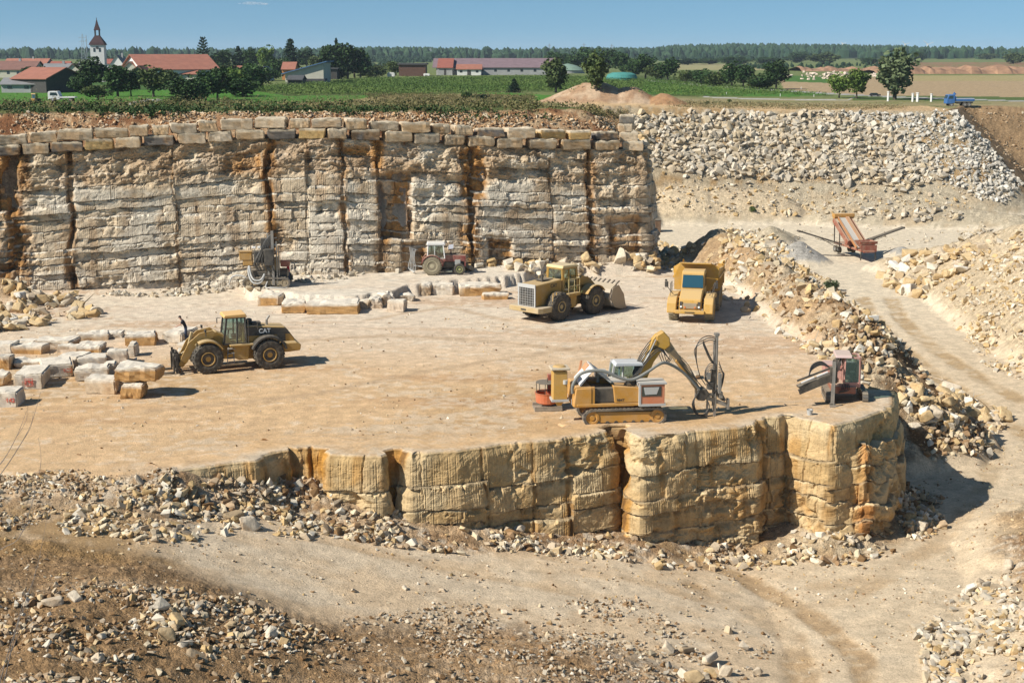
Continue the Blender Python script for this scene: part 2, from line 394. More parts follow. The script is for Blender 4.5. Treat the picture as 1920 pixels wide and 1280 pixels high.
def height(X, Y, detail=True):
    X = np.asarray(X, float); Y = np.asarray(Y, float)
    z = np.interp(X, LOWX, LOWZ)
    z = z + sm(Y, 150, 215)*0.3*(X > 5)
    # foreground dirt
    yb = 52.5 + 1.2*np.sin(X*0.35) + 3.0*(fbm(X*0.12, Y*0.12, 3, 5)-0.5)
    fg = (1-sm(Y, yb-3.5, yb+2.5))
    lobes = 0.35 + 0.65*fbm(X*0.16+3, Y*0.16, 3, 55)
    gap = sm(np.abs(X-14.5), 2.5, 6.5)
    z = z + fg*gap*(1.6*lobes)*(X < 20)
    z = ridge(z, X, Y, [(33, 70, -3.2), (30, 60, -3.4), (28, 45, -2.8)], 0.34, 0.35, seed=61)
    # toe rubble along the near face
    de, pe, se = seg_dist(X, Y, EDGE)
    toe = np.interp(X, [-18, -9, 0, 6, 12, 16, 22], [1.2, 0.7, 0.4, 0.35, 0.2, 0.8, 0.8])
    toe = toe*(1-sm(de, 0.2, 2.3))*(0.5+1.0*fbm(X*0.5, Y*0.5, 3, 9))
    z = z + toe
    sdb = poly_sd(X, Y, BENCH)
    left = 1-sm(X, -17.5, -14.5)
    w = left*sm(sdb, -4.5+2.5*(fbm(X*.3, Y*.3, 3, 21)-.5), 0.6) + (1-left)*sm(sdb, 0.75, 1.05)
    led = sm(poly_sd(X, Y, LEDGE)+0.9*(fbm(X*0.8, Y*0.8, 3, 87)-0.5), -0.05, 0.2)*0.9
    zb = 0.0 + led - 0.10*(fbm(X*0.15, Y*0.15, 3, 13)-0.5)
    z = z*(1-w) + zb*w
    z = ridge(z, X, Y, RIDGE, 0.92, 0.75, seed=31)
    z = ridge(z, X, Y, [(-46, 111, 2.6), (-39.5, 110, 2.0), (-37.6, 108.5, 1.0)], 0.62, 0.35, 0.5, seed=33)
    # talus at the wall foot
    dw, pw, sw = seg_dist(X, Y, WALL)
    z = z + np.interp(X, [-40, -37, -30, -20, -8, 2, 7, 12], [0.5, 0.3, 0.15, 0.2, 0.1, 0.4, 1.3, 1.5])*(1-sm(dw, 0.3, 2.6))*(Y > 105)*(X < 13)
    # plateau, wall top and the long dump of waste rock
    sdp = poly_sd(X, Y, PLAT)
    P = plain(X, Y)
    zt = np.interp(X, WX, WTOP)
    behind = sdp; nearw = (Y < 150) & (X < 13)
    rise = sm(behind, 1.5, 6.5+1.5*(fbm(X*.2, Y*.2, 2, 8)-.5))
    crest = np.interp(X, [-60, -40, 0, 12], [14.2, 14.1, 14.1, 14.0]) + 0.5*(fbm(X*0.25, Y*0.25, 3, 14)-0.5)
    fall = sm(Y, 136, 205)
    zw = (zt+0.1)*(1-rise) + (crest*(1-fall)+P*fall)*rise
    inside = np.where(X < 21, zw, P)
    inside = np.where(sdp > 0, inside, 0)
    # outside: waste slope falling into the pit (only east of the wall end)
    out = np.maximum(-sdp, 0)
    de2, _, _ = seg_dist(X, Y, [(0, 236), (19.8, 236), (40, 240), (73, 241), (82, 262), (400, 300)])
    zo = P - 0.92*de2 + 0.9*(fbm(X*0.22, Y*0.22, 4, 41)-0.5)*sm(de2, 0, 3)
    slopez = (X > -6) & (Y > 150) & (sdp <= 0)
    z = np.where(slopez & (Y > 190), np.maximum(z, zo), z)
    z = np.where((X < 24) & (Y > 172) & (sdp <= 0), np.maximum(z, 10.5-1.0*out), z)
    z = np.where(sdp > 0, np.where(nearw, np.where(sdp > 0.5, inside, z), inside), z)
    z = ridge(z, X, Y, [(25.5, 221, -0.9), (40, 222, -1.5)], 0.6, 0.3, 1.5, seed=44)
    z = ridge(z, X, Y, [(52, 219, -2.0), (66, 214, -3.0), (78, 208, -4.5)], 0.45, 0.3, 1.5, seed=46)
    z = ridge(z, X, Y, [(45, 170, -4.8), (49, 160, -1.8), (54, 152, 1.2), (56, 140, 3.4), (56, 120, 3.6), (54.5, 104, 3.0), (54, 88, 2.4)], 0.74, 0.5, 1.0, seed=51)
    for u, v, g, h, s in SANDPILES:
        x, y, _ = G(u, v, g); d = np.hypot(X-x, (Y-y))
        hh = g + h - s*(np.sqrt(d*d+0.25)-0.4) + 0.12*(fbm(X*1.2, Y*1.2, 2, 3)-.5)
        z = np.where(d < 8, np.maximum(z, hh), z)
    # tipped heap on the rim, right of centre
    for (cx, cy, h, rx, ry) in ((14.5, 252, 4.1, 9.8, 7), (20.5, 251, 3.3, 6.5, 6), (11, 251, 2.3, 7, 6), (26.3, 249, 2.2, 4.6, 5)):
        d = np.hypot((X-cx)/rx, (Y-cy)/ry)
        hh = P + h*(1.05-d) + 0.25*(fbm(X*0.8, Y*0.8, 3, 17)-0.5)
        z = np.where((d < 1.15), np.maximum(z, np.minimum(hh, P+h*0.86+0.5*(fbm(X*.5, Y*.2, 2, 5)-.5))), z)
    if detail:
        rough = rubble_mask(X, Y, sdb, z)
        z = z + rough*(0.42*(fbm(X*0.9, Y*0.9, 5, 71, 0.6)-0.5) + 0.16*(fbm(X*4, Y*4, 3, 72, 0.6)-0.5))
        rd = 1-rough
        z = z + rd*0.035*(fbm(X*2.2, Y*2.2, 3, 75)-0.5)*(Y < 260)
        rt = tracks(X, Y, z)
        z = z - 0.07*rt
    return z
def rubble_mask(X, Y, sdb, z):
    yb = 55.0 + 1.5*np.sin(X*0.3+1) + 5*(fbm(X*0.15, Y*0.15, 3, 6)-0.5)
    m = (1-sm(Y, yb-2.5, yb+1.0))*sm(np.abs(X-14.8), 2.2, 5.0)
    m = np.maximum(m, sm(z, -5.95, -5.2)*(X > 17)*(sdb < 0.5)*(Y > 40)*(Y < 180))
    de, _, _ = seg_dist(X, Y, EDGE)
    m = np.maximum(m, (1-sm(de, 1.5, 3.2))*(sdb < 0))
    m = np.maximum(m, (X < -14)*(sdb < 0)*(1-sm(-sdb, 3.5, 5.5))*0.8)
    m = np.maximum(m, sm(z, 0.25, 0.9)*(Y > 72)*(Y < 135)*(sdb > -5)*((X > 12) | (X < -36)))
    m = np.maximum(m, (Y > 120)*(z > 10.5)*(Y < 134)*0.8)
    m = np.maximum(m, (X > 12)*(Y > 190)*(Y < 262)*sm(z, -5.6, -4.8)*(z < 9.9))
    return np.clip(m, 0, 1)
def stroke(X, Y, px, z, w, soft=0.5):
    d, _, _ = seg_dist(X, Y, [G(u, v, z)[:2] for u, v in px])
    return 1-sm(d, w*(1-soft), w*(1+soft))
TRK = [([(1600, 520), (1640, 590), (1700, 650), (1780, 710), (1870, 770), (1960, 830)], -6, 0.75),
       ([(1655, 520), (1690, 590), (1760, 650), (1850, 705), (1960, 765)], -6, 0.75),
       ([(1240, 1045), (1400, 1075), (1500, 1130), (1570, 1180), (1615, 1230), (1625, 1290)], -6.3, 0.6),
       ([(1300, 1110), (1400, 1135), (1480, 1180), (1500, 1240), (1500, 1290)], -6.3, 0.6),
       ([(-40, 1040), (120, 1050), (270, 1063)], -1.6, 1.7),
       ([(500, 1032), (700, 1040), (900, 1035), (1100, 1048), (1300, 1075), (1440, 1080), (1600, 1060), (1700, 1000), (1760, 960)], -4.8, 0.5),
       ([(560, 1075), (700, 1082), (900, 1085), (1100, 1095)], -4.5, 0.35),
       ([(1540, 1090), (1650, 1075), (1760, 1020), (1850, 900), (1870, 830)], -6.3, 0.6)]
TI = [1.1, 1.1, 1.0, 0.8, 0.7, 0.5, 0.45, 0.4]
def tracks(X, Y, z):
    r = np.zeros(np.shape(X))
    wob = 0.7*(fbm(X*0.6, Y*0.6, 3, 19)-0.5)
    for px, zz, w in TRK: r = np.maximum(r, stroke(X+wob, Y, px, zz, w*(1+0.0*X))*TI[TRK.index((px, zz, w))]*(0.45+0.9*sm(fbm(X*0.5, Y*0.5, 3, 29), 0.35, 0.6)))
    return np.clip(r, 0, 1)*(Y < 150)
def C(*a): return np.array(a, float)
def lerpc(c, b, m): return c*(1-m[..., None]) + b*m[..., None]
def ground_color(X, Y, Z, slope=None):
    n1 = fbm(X*0.09, Y*0.16, 4, 101); n2 = fbm(X*0.5, Y*0.8, 4, 102); n3 = fbm(X*2.1, Y*3.0, 4, 103)
    n4 = fbm(X*0.05, Y*0.35, 4, 104)
    col_ = np.zeros(X.shape+(3,)) + C(0.66, 0.495, 0.315)                         # lower floor
    col_ = lerpc(col_, C(0.68, 0.55, 0.385), sm(n2*0.5+n4*0.5, 0.45, 0.6)*0.8)
    col_ = lerpc(col_, C(0.62, 0.495, 0.335), sm(X, 8, 17)*0.8)
    col_ = lerpc(col_, C(0.66, 0.56, 0.41), sm(Y, 105, 160)*(X > 12))
    sdb = poly_sd(X, Y, BENCH)
    b = sm(sdb, -0.6, 0.3)*(Z < 2.5)*(Z > -0.6)
    bench = np.zeros(X.shape+(3,)) + C(0.66, 0.475, 0.295)
    u, v = UV(X, Y, 0*X)
    far = sm(v, 700, 600)
    bench = lerpc(bench, C(0.67, 0.555, 0.42), 1-sm(v, 580, 700))
    bench = lerpc(bench, C(0.64, 0.425, 0.225), sm(v+60*(n1-.5), 650, 740)*0.8)
    bench = lerpc(bench, C(0.52, 0.335, 0.165), sm(n1*.7+n3*.3, 0.45, 0.62)*0.8*sm(v, 580, 660))
    bench = lerpc(bench, C(0.46, 0.26, 0.12), sm(n4, 0.56, 0.72)*0.45)
    bench = lerpc(bench, C(0.68, 0.58, 0.44), sm(n2*0.3+n1*0.3+n3*0.4, 0.50, 0.60)*(0.45+0.4*(1-sm(v, 600, 720))))
    led = sm(poly_sd(X, Y, LEDGE), -0.3, 0.5)
    bench = lerpc(bench, C(0.68, 0.60, 0.48), led*(0.35+0.65*sm(n2, .4, .6)))
    bench = lerpc(bench, C(0.47, 0.33, 0.20), stroke(X+1.5*n2, Y, [(560, 640), (760, 628), (960, 640), (1200, 668), (1420, 660)], 0, 0.5, .9)*0.6+stroke(X+1.5*n3, Y, [(300, 770), (600, 742), (800, 700), (1000, 668), (1180, 640)], 0, 0.45, .9)*0.55+stroke(X+n2, Y, [(700, 600), (850, 575), (960, 600)], 0, 0.35, .9)*0.6)
    de, _, _ = seg_dist(X, Y, EDGE)
    bench = lerpc(bench, C(0.58, 0.48, 0.35), (1-sm(de, 0.6, 2.2))*0.8)
    bench = lerpc(bench, C(0.45, 0.27, 0.12), sm(n3, 0.55, 0.7)*0.55*(1-sm(de, 2, 5)))
    col_ = lerpc(col_, bench, b)
    rub = rubble_mask(X, Y, sdb, Z)
    dirt = np.zeros(X.shape+(3,)) + C(0.45, 0.31, 0.18)
    dirt = lerpc(dirt, C(0.27, 0.15, 0.065), sm(n2, 0.42, 0.62)*0.8)
    dirt = lerpc(dirt, C(0.50, 0.43, 0.33), sm(n3, 0.5, 0.68)*0.8)
    lowdark = (Y < 56)*(X < 2)*sm(-X, -4, 14)
    dirt = lerpc(dirt, C(0.17, 0.10, 0.045), lowdark*0.9*sm(n1, 0.25, 0.4))
    dirt = lerpc(dirt, C(0.31, 0.18, 0.075), (Y < 55)*(X < 3)*0.55*np.ones_like(X))
    col_ = lerpc(col_, dirt, rub*(Y < 70)*0.92)
    rd = np.zeros(X.shape+(3,)) + C(0.47, 0.37, 0.24)
    rd = lerpc(rd, C(0.36, 0.225, 0.10), sm(n2, 0.45, 0.6)*0.7)
    rd = lerpc(rd, C(0.54, 0.43, 0.28), (X > 33)*0.8*np.ones_like(X))
    rd = lerpc(rd, C(0.34, 0.20, 0.09), (X < 30)*sm(n1, 0.4, 0.6)*0.6)
    col_ = lerpc(col_, rd, rub*(Y >= 70)*(Y < 180)*0.9)
    dk = (X > 19.5)*(X < 34)*(Y > 78)*(Y < 107)*rub*sm(X, 20.5, 23.5)                     # dark earth at the near end of the ridge
    col_ = lerpc(col_, C(0.155, 0.088, 0.04), dk*0.9*sm(n1+n2, 0.65, 0.9))
    tr = tracks(X, Y, Z)
    tc_ = np.zeros(X.shape+(3,)) + C(0.42, 0.275, 0.14)
    tc_ = lerpc(tc_, C(0.41, 0.28, 0.14), (Y > 80)*np.ones_like(X)*0.8)
    tc_ = lerpc(tc_, C(0.30, 0.18, 0.07), (X < -13)*np.ones_like(X))
    tr = np.maximum(tr, (X < -13)*(X > -30)*sm(Y, 53, 55.5)*(1-sm(Y, 58.5, 61))*(sdb < -1)*(1-sm(X, -17, -13)))
    col_ = lerpc(col_, tc_, tr*0.8*sm(n3+n2, 0.55, 1.0)*(b < 0.5))
    for uu, vv, g, h, s in SANDPILES:
        x, y, _ = G(uu, vv, g); d = np.hypot(X-x, Y-y); m = (d < h/s+0.3)*(Z > g+0.12)*1.0
        cc = C(0.38, 0.355, 0.31) if s in (0.66, 0.5, 0.3) else (C(0.40, 0.27, 0.13) if s == 0.55 else C(0.36, 0.31, 0.24))
        col_ = lerpc(col_, cc, m)
    # waste slope and plateau
    emb = (X > 11)*(Y > 190)*(Z > -5.7)
    ec = np.zeros(X.shape+(3,)) + C(0.43, 0.345, 0.225)
    ec = lerpc(ec, C(0.36, 0.22, 0.09), sm(n2, 0.5, 0.62)*0.8)
    ec = lerpc(ec, C(0.50, 0.43, 0.31), (Z < -1)*np.ones_like(X)*0.6)
    dm, _, _ = seg_dist(X, Y, [(25.5, 219, 0), (40, 220, 0)])
    ec = lerpc(ec, C(0.60, 0.475, 0.31), (1-sm(dm+2*(n2-.5), 4.5, 6.5))*0.85)
    brown = ((X-74) > (241-Y)*0.9+0.5)*(Y > 225)
    ec = lerpc(ec, C(0.29, 0.19, 0.10)*(0.7+0.6*n3[..., None]), brown*np.ones_like(X))
    col_ = lerpc(col_, ec, emb*1.0)
    col_ = lerpc(col_, C(0.25, 0.14, 0.06), ((X > 11.5)*(X < 20)*(Y > 190)*(Z > -4)*(Z < 3.5)*sm(n1, .3, .5))*0.8)
    sdp = poly_sd(X, Y, PLAT)
    p = (sdp > 0.4)*1.0
    up, vp = UV(X, Y, Z)
    pc = np.zeros(X.shape+(3,)) + C(0.095, 0.12, 0.035)                            # grass and weeds
    pc = lerpc(pc, C(0.17, 0.16, 0.06), sm(n2, 0.5, 0.65)*0.7)
    bank = (Y < 134)*(X < 14)*(1-sm(sdp, 5.5, 8))
    bk = lerpc(np.zeros(X.shape+(3,)) + C(0.36, 0.20, 0.10), C(0.44, 0.31, 0.18), sm(n3, 0.42, 0.6))
    bk = lerpc(bk, C(0.20, 0.09, 0.04), sm(n2, 0.55, 0.7))
    pc = lerpc(pc, bk, bank)
    far_ = (Y > 205)
    def reg(px, c, nz=None, amt=1.0, z0=11.0):
        nonlocal pc
        m = inpoly(up, vp, px)*far_*amt
        if nz is not None: m = m*nz
        pc = lerpc(pc, c, m)
    row = 0.5+0.5*np.sin(Y*1.1+X*0.25)
    reg([(-900, 90), (-900, 196), (2900, 196), (2900, 100)], C(0.15, 0.18, 0.06))
    reg([(-900, 196), (-900, 165), (720, 160), (1100, 183), (1000, 200)], C(0.075, 0.19, 0.025))                       # bright meadow
    reg([(440, 165), (700, 146), (1250, 143), (1570, 180), (1300, 181), (1000, 172), (760, 178), (540, 180)], C(0.055, 0.085, 0.018))   # maize
    reg([(440, 165), (700, 146), (1250, 143), (1570, 180), (1300, 181), (1000, 172), (760, 178), (540, 180)], C(0.11, 0.14, 0.035), sm(n3, 0.45, 0.65)*0.8)
    reg([(530, 195), (640, 190), (730, 178), (900, 176), (1010, 182), (860, 196), (640, 203)], C(0.33, 0.27, 0.12))    # dry strip
    reg([(1180, 178), (1340, 183), (1700, 186), (2900, 196), (2900, 207), (1150, 207)], C(0.30, 0.245, 0.125))
    reg([(1180, 178), (1340, 183), (1700, 186), (2900, 196), (2900, 207), (1150, 207)], C(0.17, 0.18, 0.06), sm(n1, 0.45, 0.6)*0.7)
    reg([(1210, 152), (1570, 176), (1480, 182), (1200, 176)], C(0.07, 0.17, 0.025))
    reg([(1460, 146), (2900, 142), (2900, 186), (1660, 182), (1470, 168)], C(0.37, 0.27, 0.155))                      # ploughed field
    reg([(1700, 142), (2900, 138), (2900, 154), (1700, 152)], C(0.34, 0.28, 0.13))
    reg([(1475, 141), (1560, 146), (1560, 156), (1470, 153)], C(0.07, 0.15, 0.03))
    reg([(1600, 179), (2900, 192), (2900, 198), (1600, 188)], C(0.09, 0.13, 0.035))
    reg([(1260, 119), (1460, 121), (1460, 132), (1270, 131)], C(0.30, 0.27, 0.13))
    reg([(1640, 117), (2900, 117), (2900, 139), (1640, 138)], C(0.26, 0.15, 0.08), sm(n2+n1, 0.7, 1.0))
    reg([(-900, 158), (230, 168), (540, 168), (430, 150), (-900, 150)], C(0.06, 0.12, 0.025))
    d1, _, _ = seg_dist(up, vp, [(1200, 150), (1290, 158), (1400, 166), (1560, 176), (1700, 183), (1920, 190), (2300, 202)])
    pc = lerpc(pc, C(0.34, 0.33, 0.30), (d1 < 1.1)*far_*1.0)                        # country road
    d1, _, _ = seg_dist(up, vp, [(1320, 182), (1420, 186), (1590, 188), (1600, 183)])
    pc = lerpc(pc, C(0.42, 0.40, 0.35), (d1 < 1.0)*far_*1.0)
    d1, _, _ = seg_dist(up, vp, [(235, 199), (250, 193), (272, 189)])
    pc = lerpc(pc, C(0.5, 0.47, 0.4), (d1 < 2.2)*far_*1.0)
    haul = (X > 8)*(Y > 214)*(Y < 262)*(1-sm(sdp, 13, 17))                         # sandy haul road along the top of the dump
    pc = lerpc(pc, C(0.53, 0.37, 0.20), haul*(X < 75)*1.0)
    mound = (Z > plain(X, Y)+0.15)*(Y > 241)*(Y < 262)*(X > 2)*(X < 36)
    mc = lerpc(np.zeros(X.shape+(3,)) + C(0.50, 0.36, 0.235), C(0.38, 0.24, 0.14), sm(n2, 0.45, 0.6))
    mc = lerpc(mc, C(0.34, 0.18, 0.08), (X > 23.5)*np.ones_like(X)*0.8)
    pc = lerpc(pc, mc, mound*1.0)
    pc = lerpc(pc, C(0.37, 0.27, 0.15), (Y > 222)*(Y < 256)*(X > 3)*(X < 14)*(1-mound)*sm(n2, .4, .55)*0.6)
    col_ = lerpc(col_, pc, p)
    g = 0.86+0.28*n3
    return np.clip(col_*g[..., None], 0.01, 0.9)

# one sheet, rows closer together near the quarry
ys = [26.0]
while ys[-1] < 8500:
    y = ys[-1]; k = 0.0042 if y < 64 else (0.0036 if y < 140 else (0.0042 if y < 265 else 0.013)); ys.append(y*(1+k))
ys = np.array(ys); nc = 1000
xs = np.linspace(-0.52, 0.56, nc)
GX = ys[:, None]*xs[None, :] + 0*ys[:, None]; GY = np.repeat(ys[:, None], nc, 1)
GZ = height(GX, GY)
GC = ground_color(GX, GY, GZ)
gm = ground_mat('quarry_ground', bump=0.7, bscale=(11.0, 0.10), gravel=True)
GR_ = np.maximum(rubble_mask(GX, GY, poly_sd(GX, GY, BENCH), GZ), 0.18*(GZ < -0.8)*(GY < 260)); GC = np.concatenate([GC, np.clip(GR_, 0.06, 1)[..., None]*(GY < 262)[..., None]], -1)
V = np.stack([GX, GY, GZ], -1).reshape(-1, 3)
# anything in the far fields under 1 px stays coarse; quarry floor fine
gr = np_mesh('ground', V, grid_faces(len(ys), nc), gm, colors=GC.reshape(-1, 4), smooth=True)
tag(gr, kind='structure')
GU, GVv = UV(GX, GY, GZ)
VIS = GVv <= np.minimum.accumulate(np.vstack([np.full((1, nc), 1e9), GVv[:-1]]), 0)+0.6
def hz(x, y):
    return float(height(np.array([x], float), np.array([y], float))[0])
def ground_at(u, v):
    """first place where the sight line through a photograph pixel meets the ground"""
    c = int(np.argmin(np.abs(GU[300]-u))); colv = GVv[:, c]
    k = np.nonzero(colv <= v)[0]; i = k[0] if len(k) else len(ys)-1
    t = 0 if i == 0 else float(np.clip((colv[i-1]-v)/(colv[i-1]-colv[i]+1e-9), 0, 1)); j = max(i-1, 0)
    y = float(GY[j, c]*(1-t)+GY[i, c]*t); z = float(GZ[j, c]*(1-t)+GZ[i, c]*t)
    return (float(at_y(u, v, y)[0]), y, z)
# ------------------------------------------------------------------ sawn and split rock faces
def resample(pts, step):
    pts = np.array(pts, float); seg = np.hypot(*np.diff(pts, axis=0).T); L = np.concatenate([[0], np.cumsum(seg)])
    s = np.arange(0, L[-1], step)
    return s, np.interp(s, L, pts[:, 0]), np.interp(s, L, pts[:, 1]), L
def rock_face(name, line, step, ztop, zbot, cracks, courses, mat, opt, seed, cap=1.6):
    """line: plan polyline (left to right); cracks: list of (x, halfwidth, depth, rusty); courses: list of course heights from the top"""
    s, px, py, L = resample(line, step)
    tx = np.gradient(px); ty = np.gradient(py); k = opt.get('nsm', 9); ker = np.ones(k)/k
    tx = np.convolve(np.pad(tx, k//2, 'edge'), ker, 'valid')[:len(s)]; ty = np.convolve(np.pad(ty, k//2, 'edge'), ker, 'valid')[:len(s)]
    ln = np.hypot(tx, ty)+1e-9; nx, ny = ty/ln, -tx/ln          # towards the pit
    zt = ztop(px, s); zb = zbot(px, s)
    Hmax = float((zt-zb).max()); nh = int(Hmax/opt.get('vstep', 0.06))
    t = np.linspace(0, 1, nh)[:, None]
    Z = zt[None, :]*(1-t) + zb[None, :]*t
    S = np.repeat(s[None, :], nh, 0)+0.0; D = zt[None, :]-Z       # depth below the top
    X0 = np.repeat(px[None, :], nh, 0)
    r = np.random.default_rng(seed)
    wob = 0.30*(fbm(S*0.25, D*0.4, 3, seed)-0.5) + 0.20*(fbm(S*1.3, D*0.8, 3, seed+1)-0.5) + 0.05*(vnoise(S*7, D*5, seed=seed+2)-0.5)
    # panels between the vertical cracks
    cx = sorted(c[0] for c in cracks)
    panel = np.searchsorted(cx, X0+0.25*(fbm(D*0.5, D*0+3, 3, seed+7)-0.5)*2)
    bounds = np.concatenate([[-3.0], np.cumsum(courses)])
    shift = r.uniform(-0.35, 0.35, len(cx)+1); tilt = opt.get('tilt', 0.0)
    Dq = D + shift[panel] + wob + tilt*S
    ci = np.clip(np.searchsorted(bounds, Dq)-1, 0, len(courses)-1)
    top_d = Dq-bounds[ci]; bot_d = bounds[np.clip(ci+1, 0, len(bounds)-1)]-Dq
    cid = ci*37+panel*101
    # upright joints, different in every course and panel
    blen = opt.get('blen', 3.0)
    bs = S/(blen*(0.6+0.9*_h(cid, cid, cid, seed+5))) + 13.7*_h(cid, cid*3, cid, seed+6) + 0.05*(vnoise(D*3, S*3, seed=seed+9)-.5)
    bi = np.floor(bs); fb = bs-bi; bw = blen*(0.6+0.9*_h(cid, cid, cid, seed+5))
    jd = np.minimum(fb, 1-fb)*bw
    bid = bi*7919+cid
    rnd1 = _h(bid, bid, bid, seed+11); rnd2 = _h(bid, bid*5, bid, seed+12); rnd3 = _h(bid, bid*9, bid, seed+13); rc = _h(cid, cid, cid, seed+15)
    depth = opt['batter']*(D/Hmax) + (rnd1-0.5)*opt['block'] + (rc-0.5)*opt['course']
    brk = fbm(S*0.28+5, D*0.35, 4, seed+20)                        # areas where pieces have come away
    brk = sm(brk, opt.get('brk', 0.60), opt.get('brk', 0.60)+0.07)
    upper = (1-sm(D, opt['rough_top']*0.8, opt['rough_top']*1.15)) if opt.get('rough_top') else 0.0*D
    brk = np.maximum(brk, upper*0.75)
    depth = depth - brk*0.30
    e = 0.03
    edge = np.minimum(sm(top_d, -0.01, e*(1+1.5*rnd2)), sm(bot_d, -0.01, e))
    depth = depth - opt['joint']*(1-edge)*(1-0.6*upper)*(0.25+1.1*sm(fbm(S*0.5, D*0+ci*5.1, 3, seed+8), 0.35, 0.6)) - opt['joint']*0.8*(1-sm(jd, 0.0, 0.07))*(rnd3 > 0.3)*(1-upper)
    # broken corners on the upper lips
    lip = sm(fbm(S*1.9, D*1.5, 4, seed+30), 0.52, 0.56)*(1-sm(top_d, 0.05, 0.42))
    depth = depth - 0.20*lip
    # drill grooves
    gr_ = np.abs(((S+0.04*vnoise(S*0.5, D*0.8, seed=seed+33))/opt['groove']) % 1 - 0.5)*2
    gm_ = sm(vnoise(S*0.9, D*1.1+7, seed=seed+34), 0.25, 0.5)*(1-brk)*sm(D, 0.05, 0.35)
    gstr = (0.4+0.9*vnoise(np.floor(S/opt['groove']+0.5), ci*3.3, seed=seed+35))
    depth = depth - opt['gdepth']*sm(gr_, 0.45, 1.0)*gm_*gstr
    # rough stone
    rb = 0.10+0.55*brk+0.35*upper
    fr = np.abs(fbm(S*0.7+D*0.2, D*0.9-S*0.15, 4, seed+40, 0.6)-0.5)*2
    depth = depth - rb*0.9*fr + 0.035*(fbm(S*6, D*6, 3, seed+41)-0.5)
    q = fbm(S*0.55+D*0.25, D*1.1, 2, seed+43); depth = depth + (0.12+rb*0.5)*(np.floor(q*9)/9)*0.9
    q2 = fbm(S*1.7-D*0.5, D*2.6, 2, seed+44); depth = depth + (0.04+rb*0.25)*np.floor(q2*8)/8
    rust = np.zeros_like(D); dark = np.zeros_like(D)
    for (c, hw, dp, ru) in cracks:
        w = 1.6*(fbm(D*0.45+c, D*0, 3, seed+50)-0.5) + 0.3*(vnoise(D*3, D*0, seed=seed+51)-.5)
        hv = hw*(0.25+1.5*vnoise(D*0.5+c*3, D*0, seed=seed+52))
        dd = np.abs(X0-c-w*(0.3+hw))
        prof = 1-sm(dd, hv*0.4, hv+0.1)
        dp = dp*(0.2+1.0*vnoise(D*0.7+c, D*0, seed=seed+54))
        depth = depth - dp*prof
        rw = 1-sm(dd+0.9*(fbm(S*1.2, D*0.5, 3, seed+53)-0.5), hw, hw+ru)
        rust = np.maximum(rust, rw*min(1, 0.5+ru)); dark = np.maximum(dark, prof*opt.get('seamdark', 0.38))
    for (c0, c1, d0, d1, dp) in opt.get('recess', []):               # hollowed, rusty patches
        w = 0.7*(fbm(S*0.8, D*0.8, 3, seed+60)-0.5)
        m = sm(X0+w, c0, c0+0.5)*(1-sm(X0+w, c1-0.4, c1))*sm(D+w, d0, d0+0.6)*(1-sm(D+w, d1-0.7, d1))
        depth = depth - dp*m*(0.7+0.6*fbm(S*1.5, D*1.5, 3, seed+61)); rust = np.maximum(rust, m)
    # the foot dies into the rubble, the brow rounds back
    depth = depth - opt.get('brow', 0.22)*(1-sm(D, 0.0, 0.35))*(0.4+0.9*vnoise(S*1.3, S*0, seed=seed+63))
    X = px[None, :]+nx[None, :]*depth; Y = py[None, :]+ny[None, :]*depth
    # colours of the stone itself
    base = C(*opt['base']); alt = C(*opt['alt'])
    col_ = np.zeros(D.shape+(3,))+base
    col_ = lerpc(col_, alt, np.clip(rnd2*0.9, 0, 1))
    streak = fbm(S*1.6, D*0.14, 4, seed+70)
    col_ = lerpc(col_, C(*opt['stain']), sm(streak, 0.5, 0.72)*0.55)
    col_ = lerpc(col_, C(*opt['pale']), sm(fbm(S*0.35, D*0.5, 4, seed+71), 0.48, 0.66)*0.7)
    col_ = lerpc(col_, C(*opt.get('upcol', opt['stain'])), upper*sm(fbm(S*.5, D*.7, 3, seed+77), .3, .6)*0.7)
    col_ = lerpc(col_, C(*opt.get('rust', (0.42, 0.20, 0.05))), np.clip(rust, 0, 1)*(0.45+0.55*sm(fbm(S*0.9, D*0.5, 4, seed+72), 0.35, 0.6)))
    col_ = lerpc(col_, C(0.12, 0.06, 0.025), sm(fbm(S*1.8, D*0.25, 4, seed+73), 0.58, 0.72)*np.clip(rust*1.3, 0, 1)*0.75)
    col_ = lerpc(col_, C(0.10, 0.055, 0.025), np.clip(dark, 0, 1)*0.7)
    bed = (1-sm(np.minimum(top_d, bot_d), 0.0, 0.05+0.12*(fbm(S*0.7, D*0+ci, 2, seed+74))))*(1-upper)
    col_ = lerpc(col_, C(*opt.get('bed', (0.16, 0.135, 0.11))), bed*0.7*opt.get('bedk', 1))
    dust = sm(top_d, 0.0, 0.05)*(1-sm(top_d, 0.08, 0.15+0.25*lip))*sm(fbm(S*1.1, D*0+ci*2.1, 2, seed+75), 0.35, 0.55)*(1-upper*0.6)
    col_ = lerpc(col_, C(*opt['pale'])*1.25, dust*0.8)
    # cap running back over the ledge
    nk = 12; capd = np.linspace(0.12, cap, nk)[::-1][:, None]
    CX = X[0][None, :]-nx[None, :]*capd; CY = Y[0][None, :]-ny[None, :]*capd
    CZ = zt[None, :] + 0.025 + opt.get('capz', 0.0) + 0.06*(fbm(CX*1.3, CY*1.3, 3, seed+80)-0.5)*sm(capd, 0, 0.5)
    if opt.get('lip'): CZ = CZ + opt['lip'] - (opt['lip']+0.22)*sm(capd, 2.1, cap)
    CZ[0] -= 0.35
    CC = opt['capcol'](CX, CY, CZ)
    Vv = np.concatenate([np.stack([CX, CY, CZ], -1).reshape(-1, 3), np.stack([X, Y, Z], -1).reshape(-1, 3)])
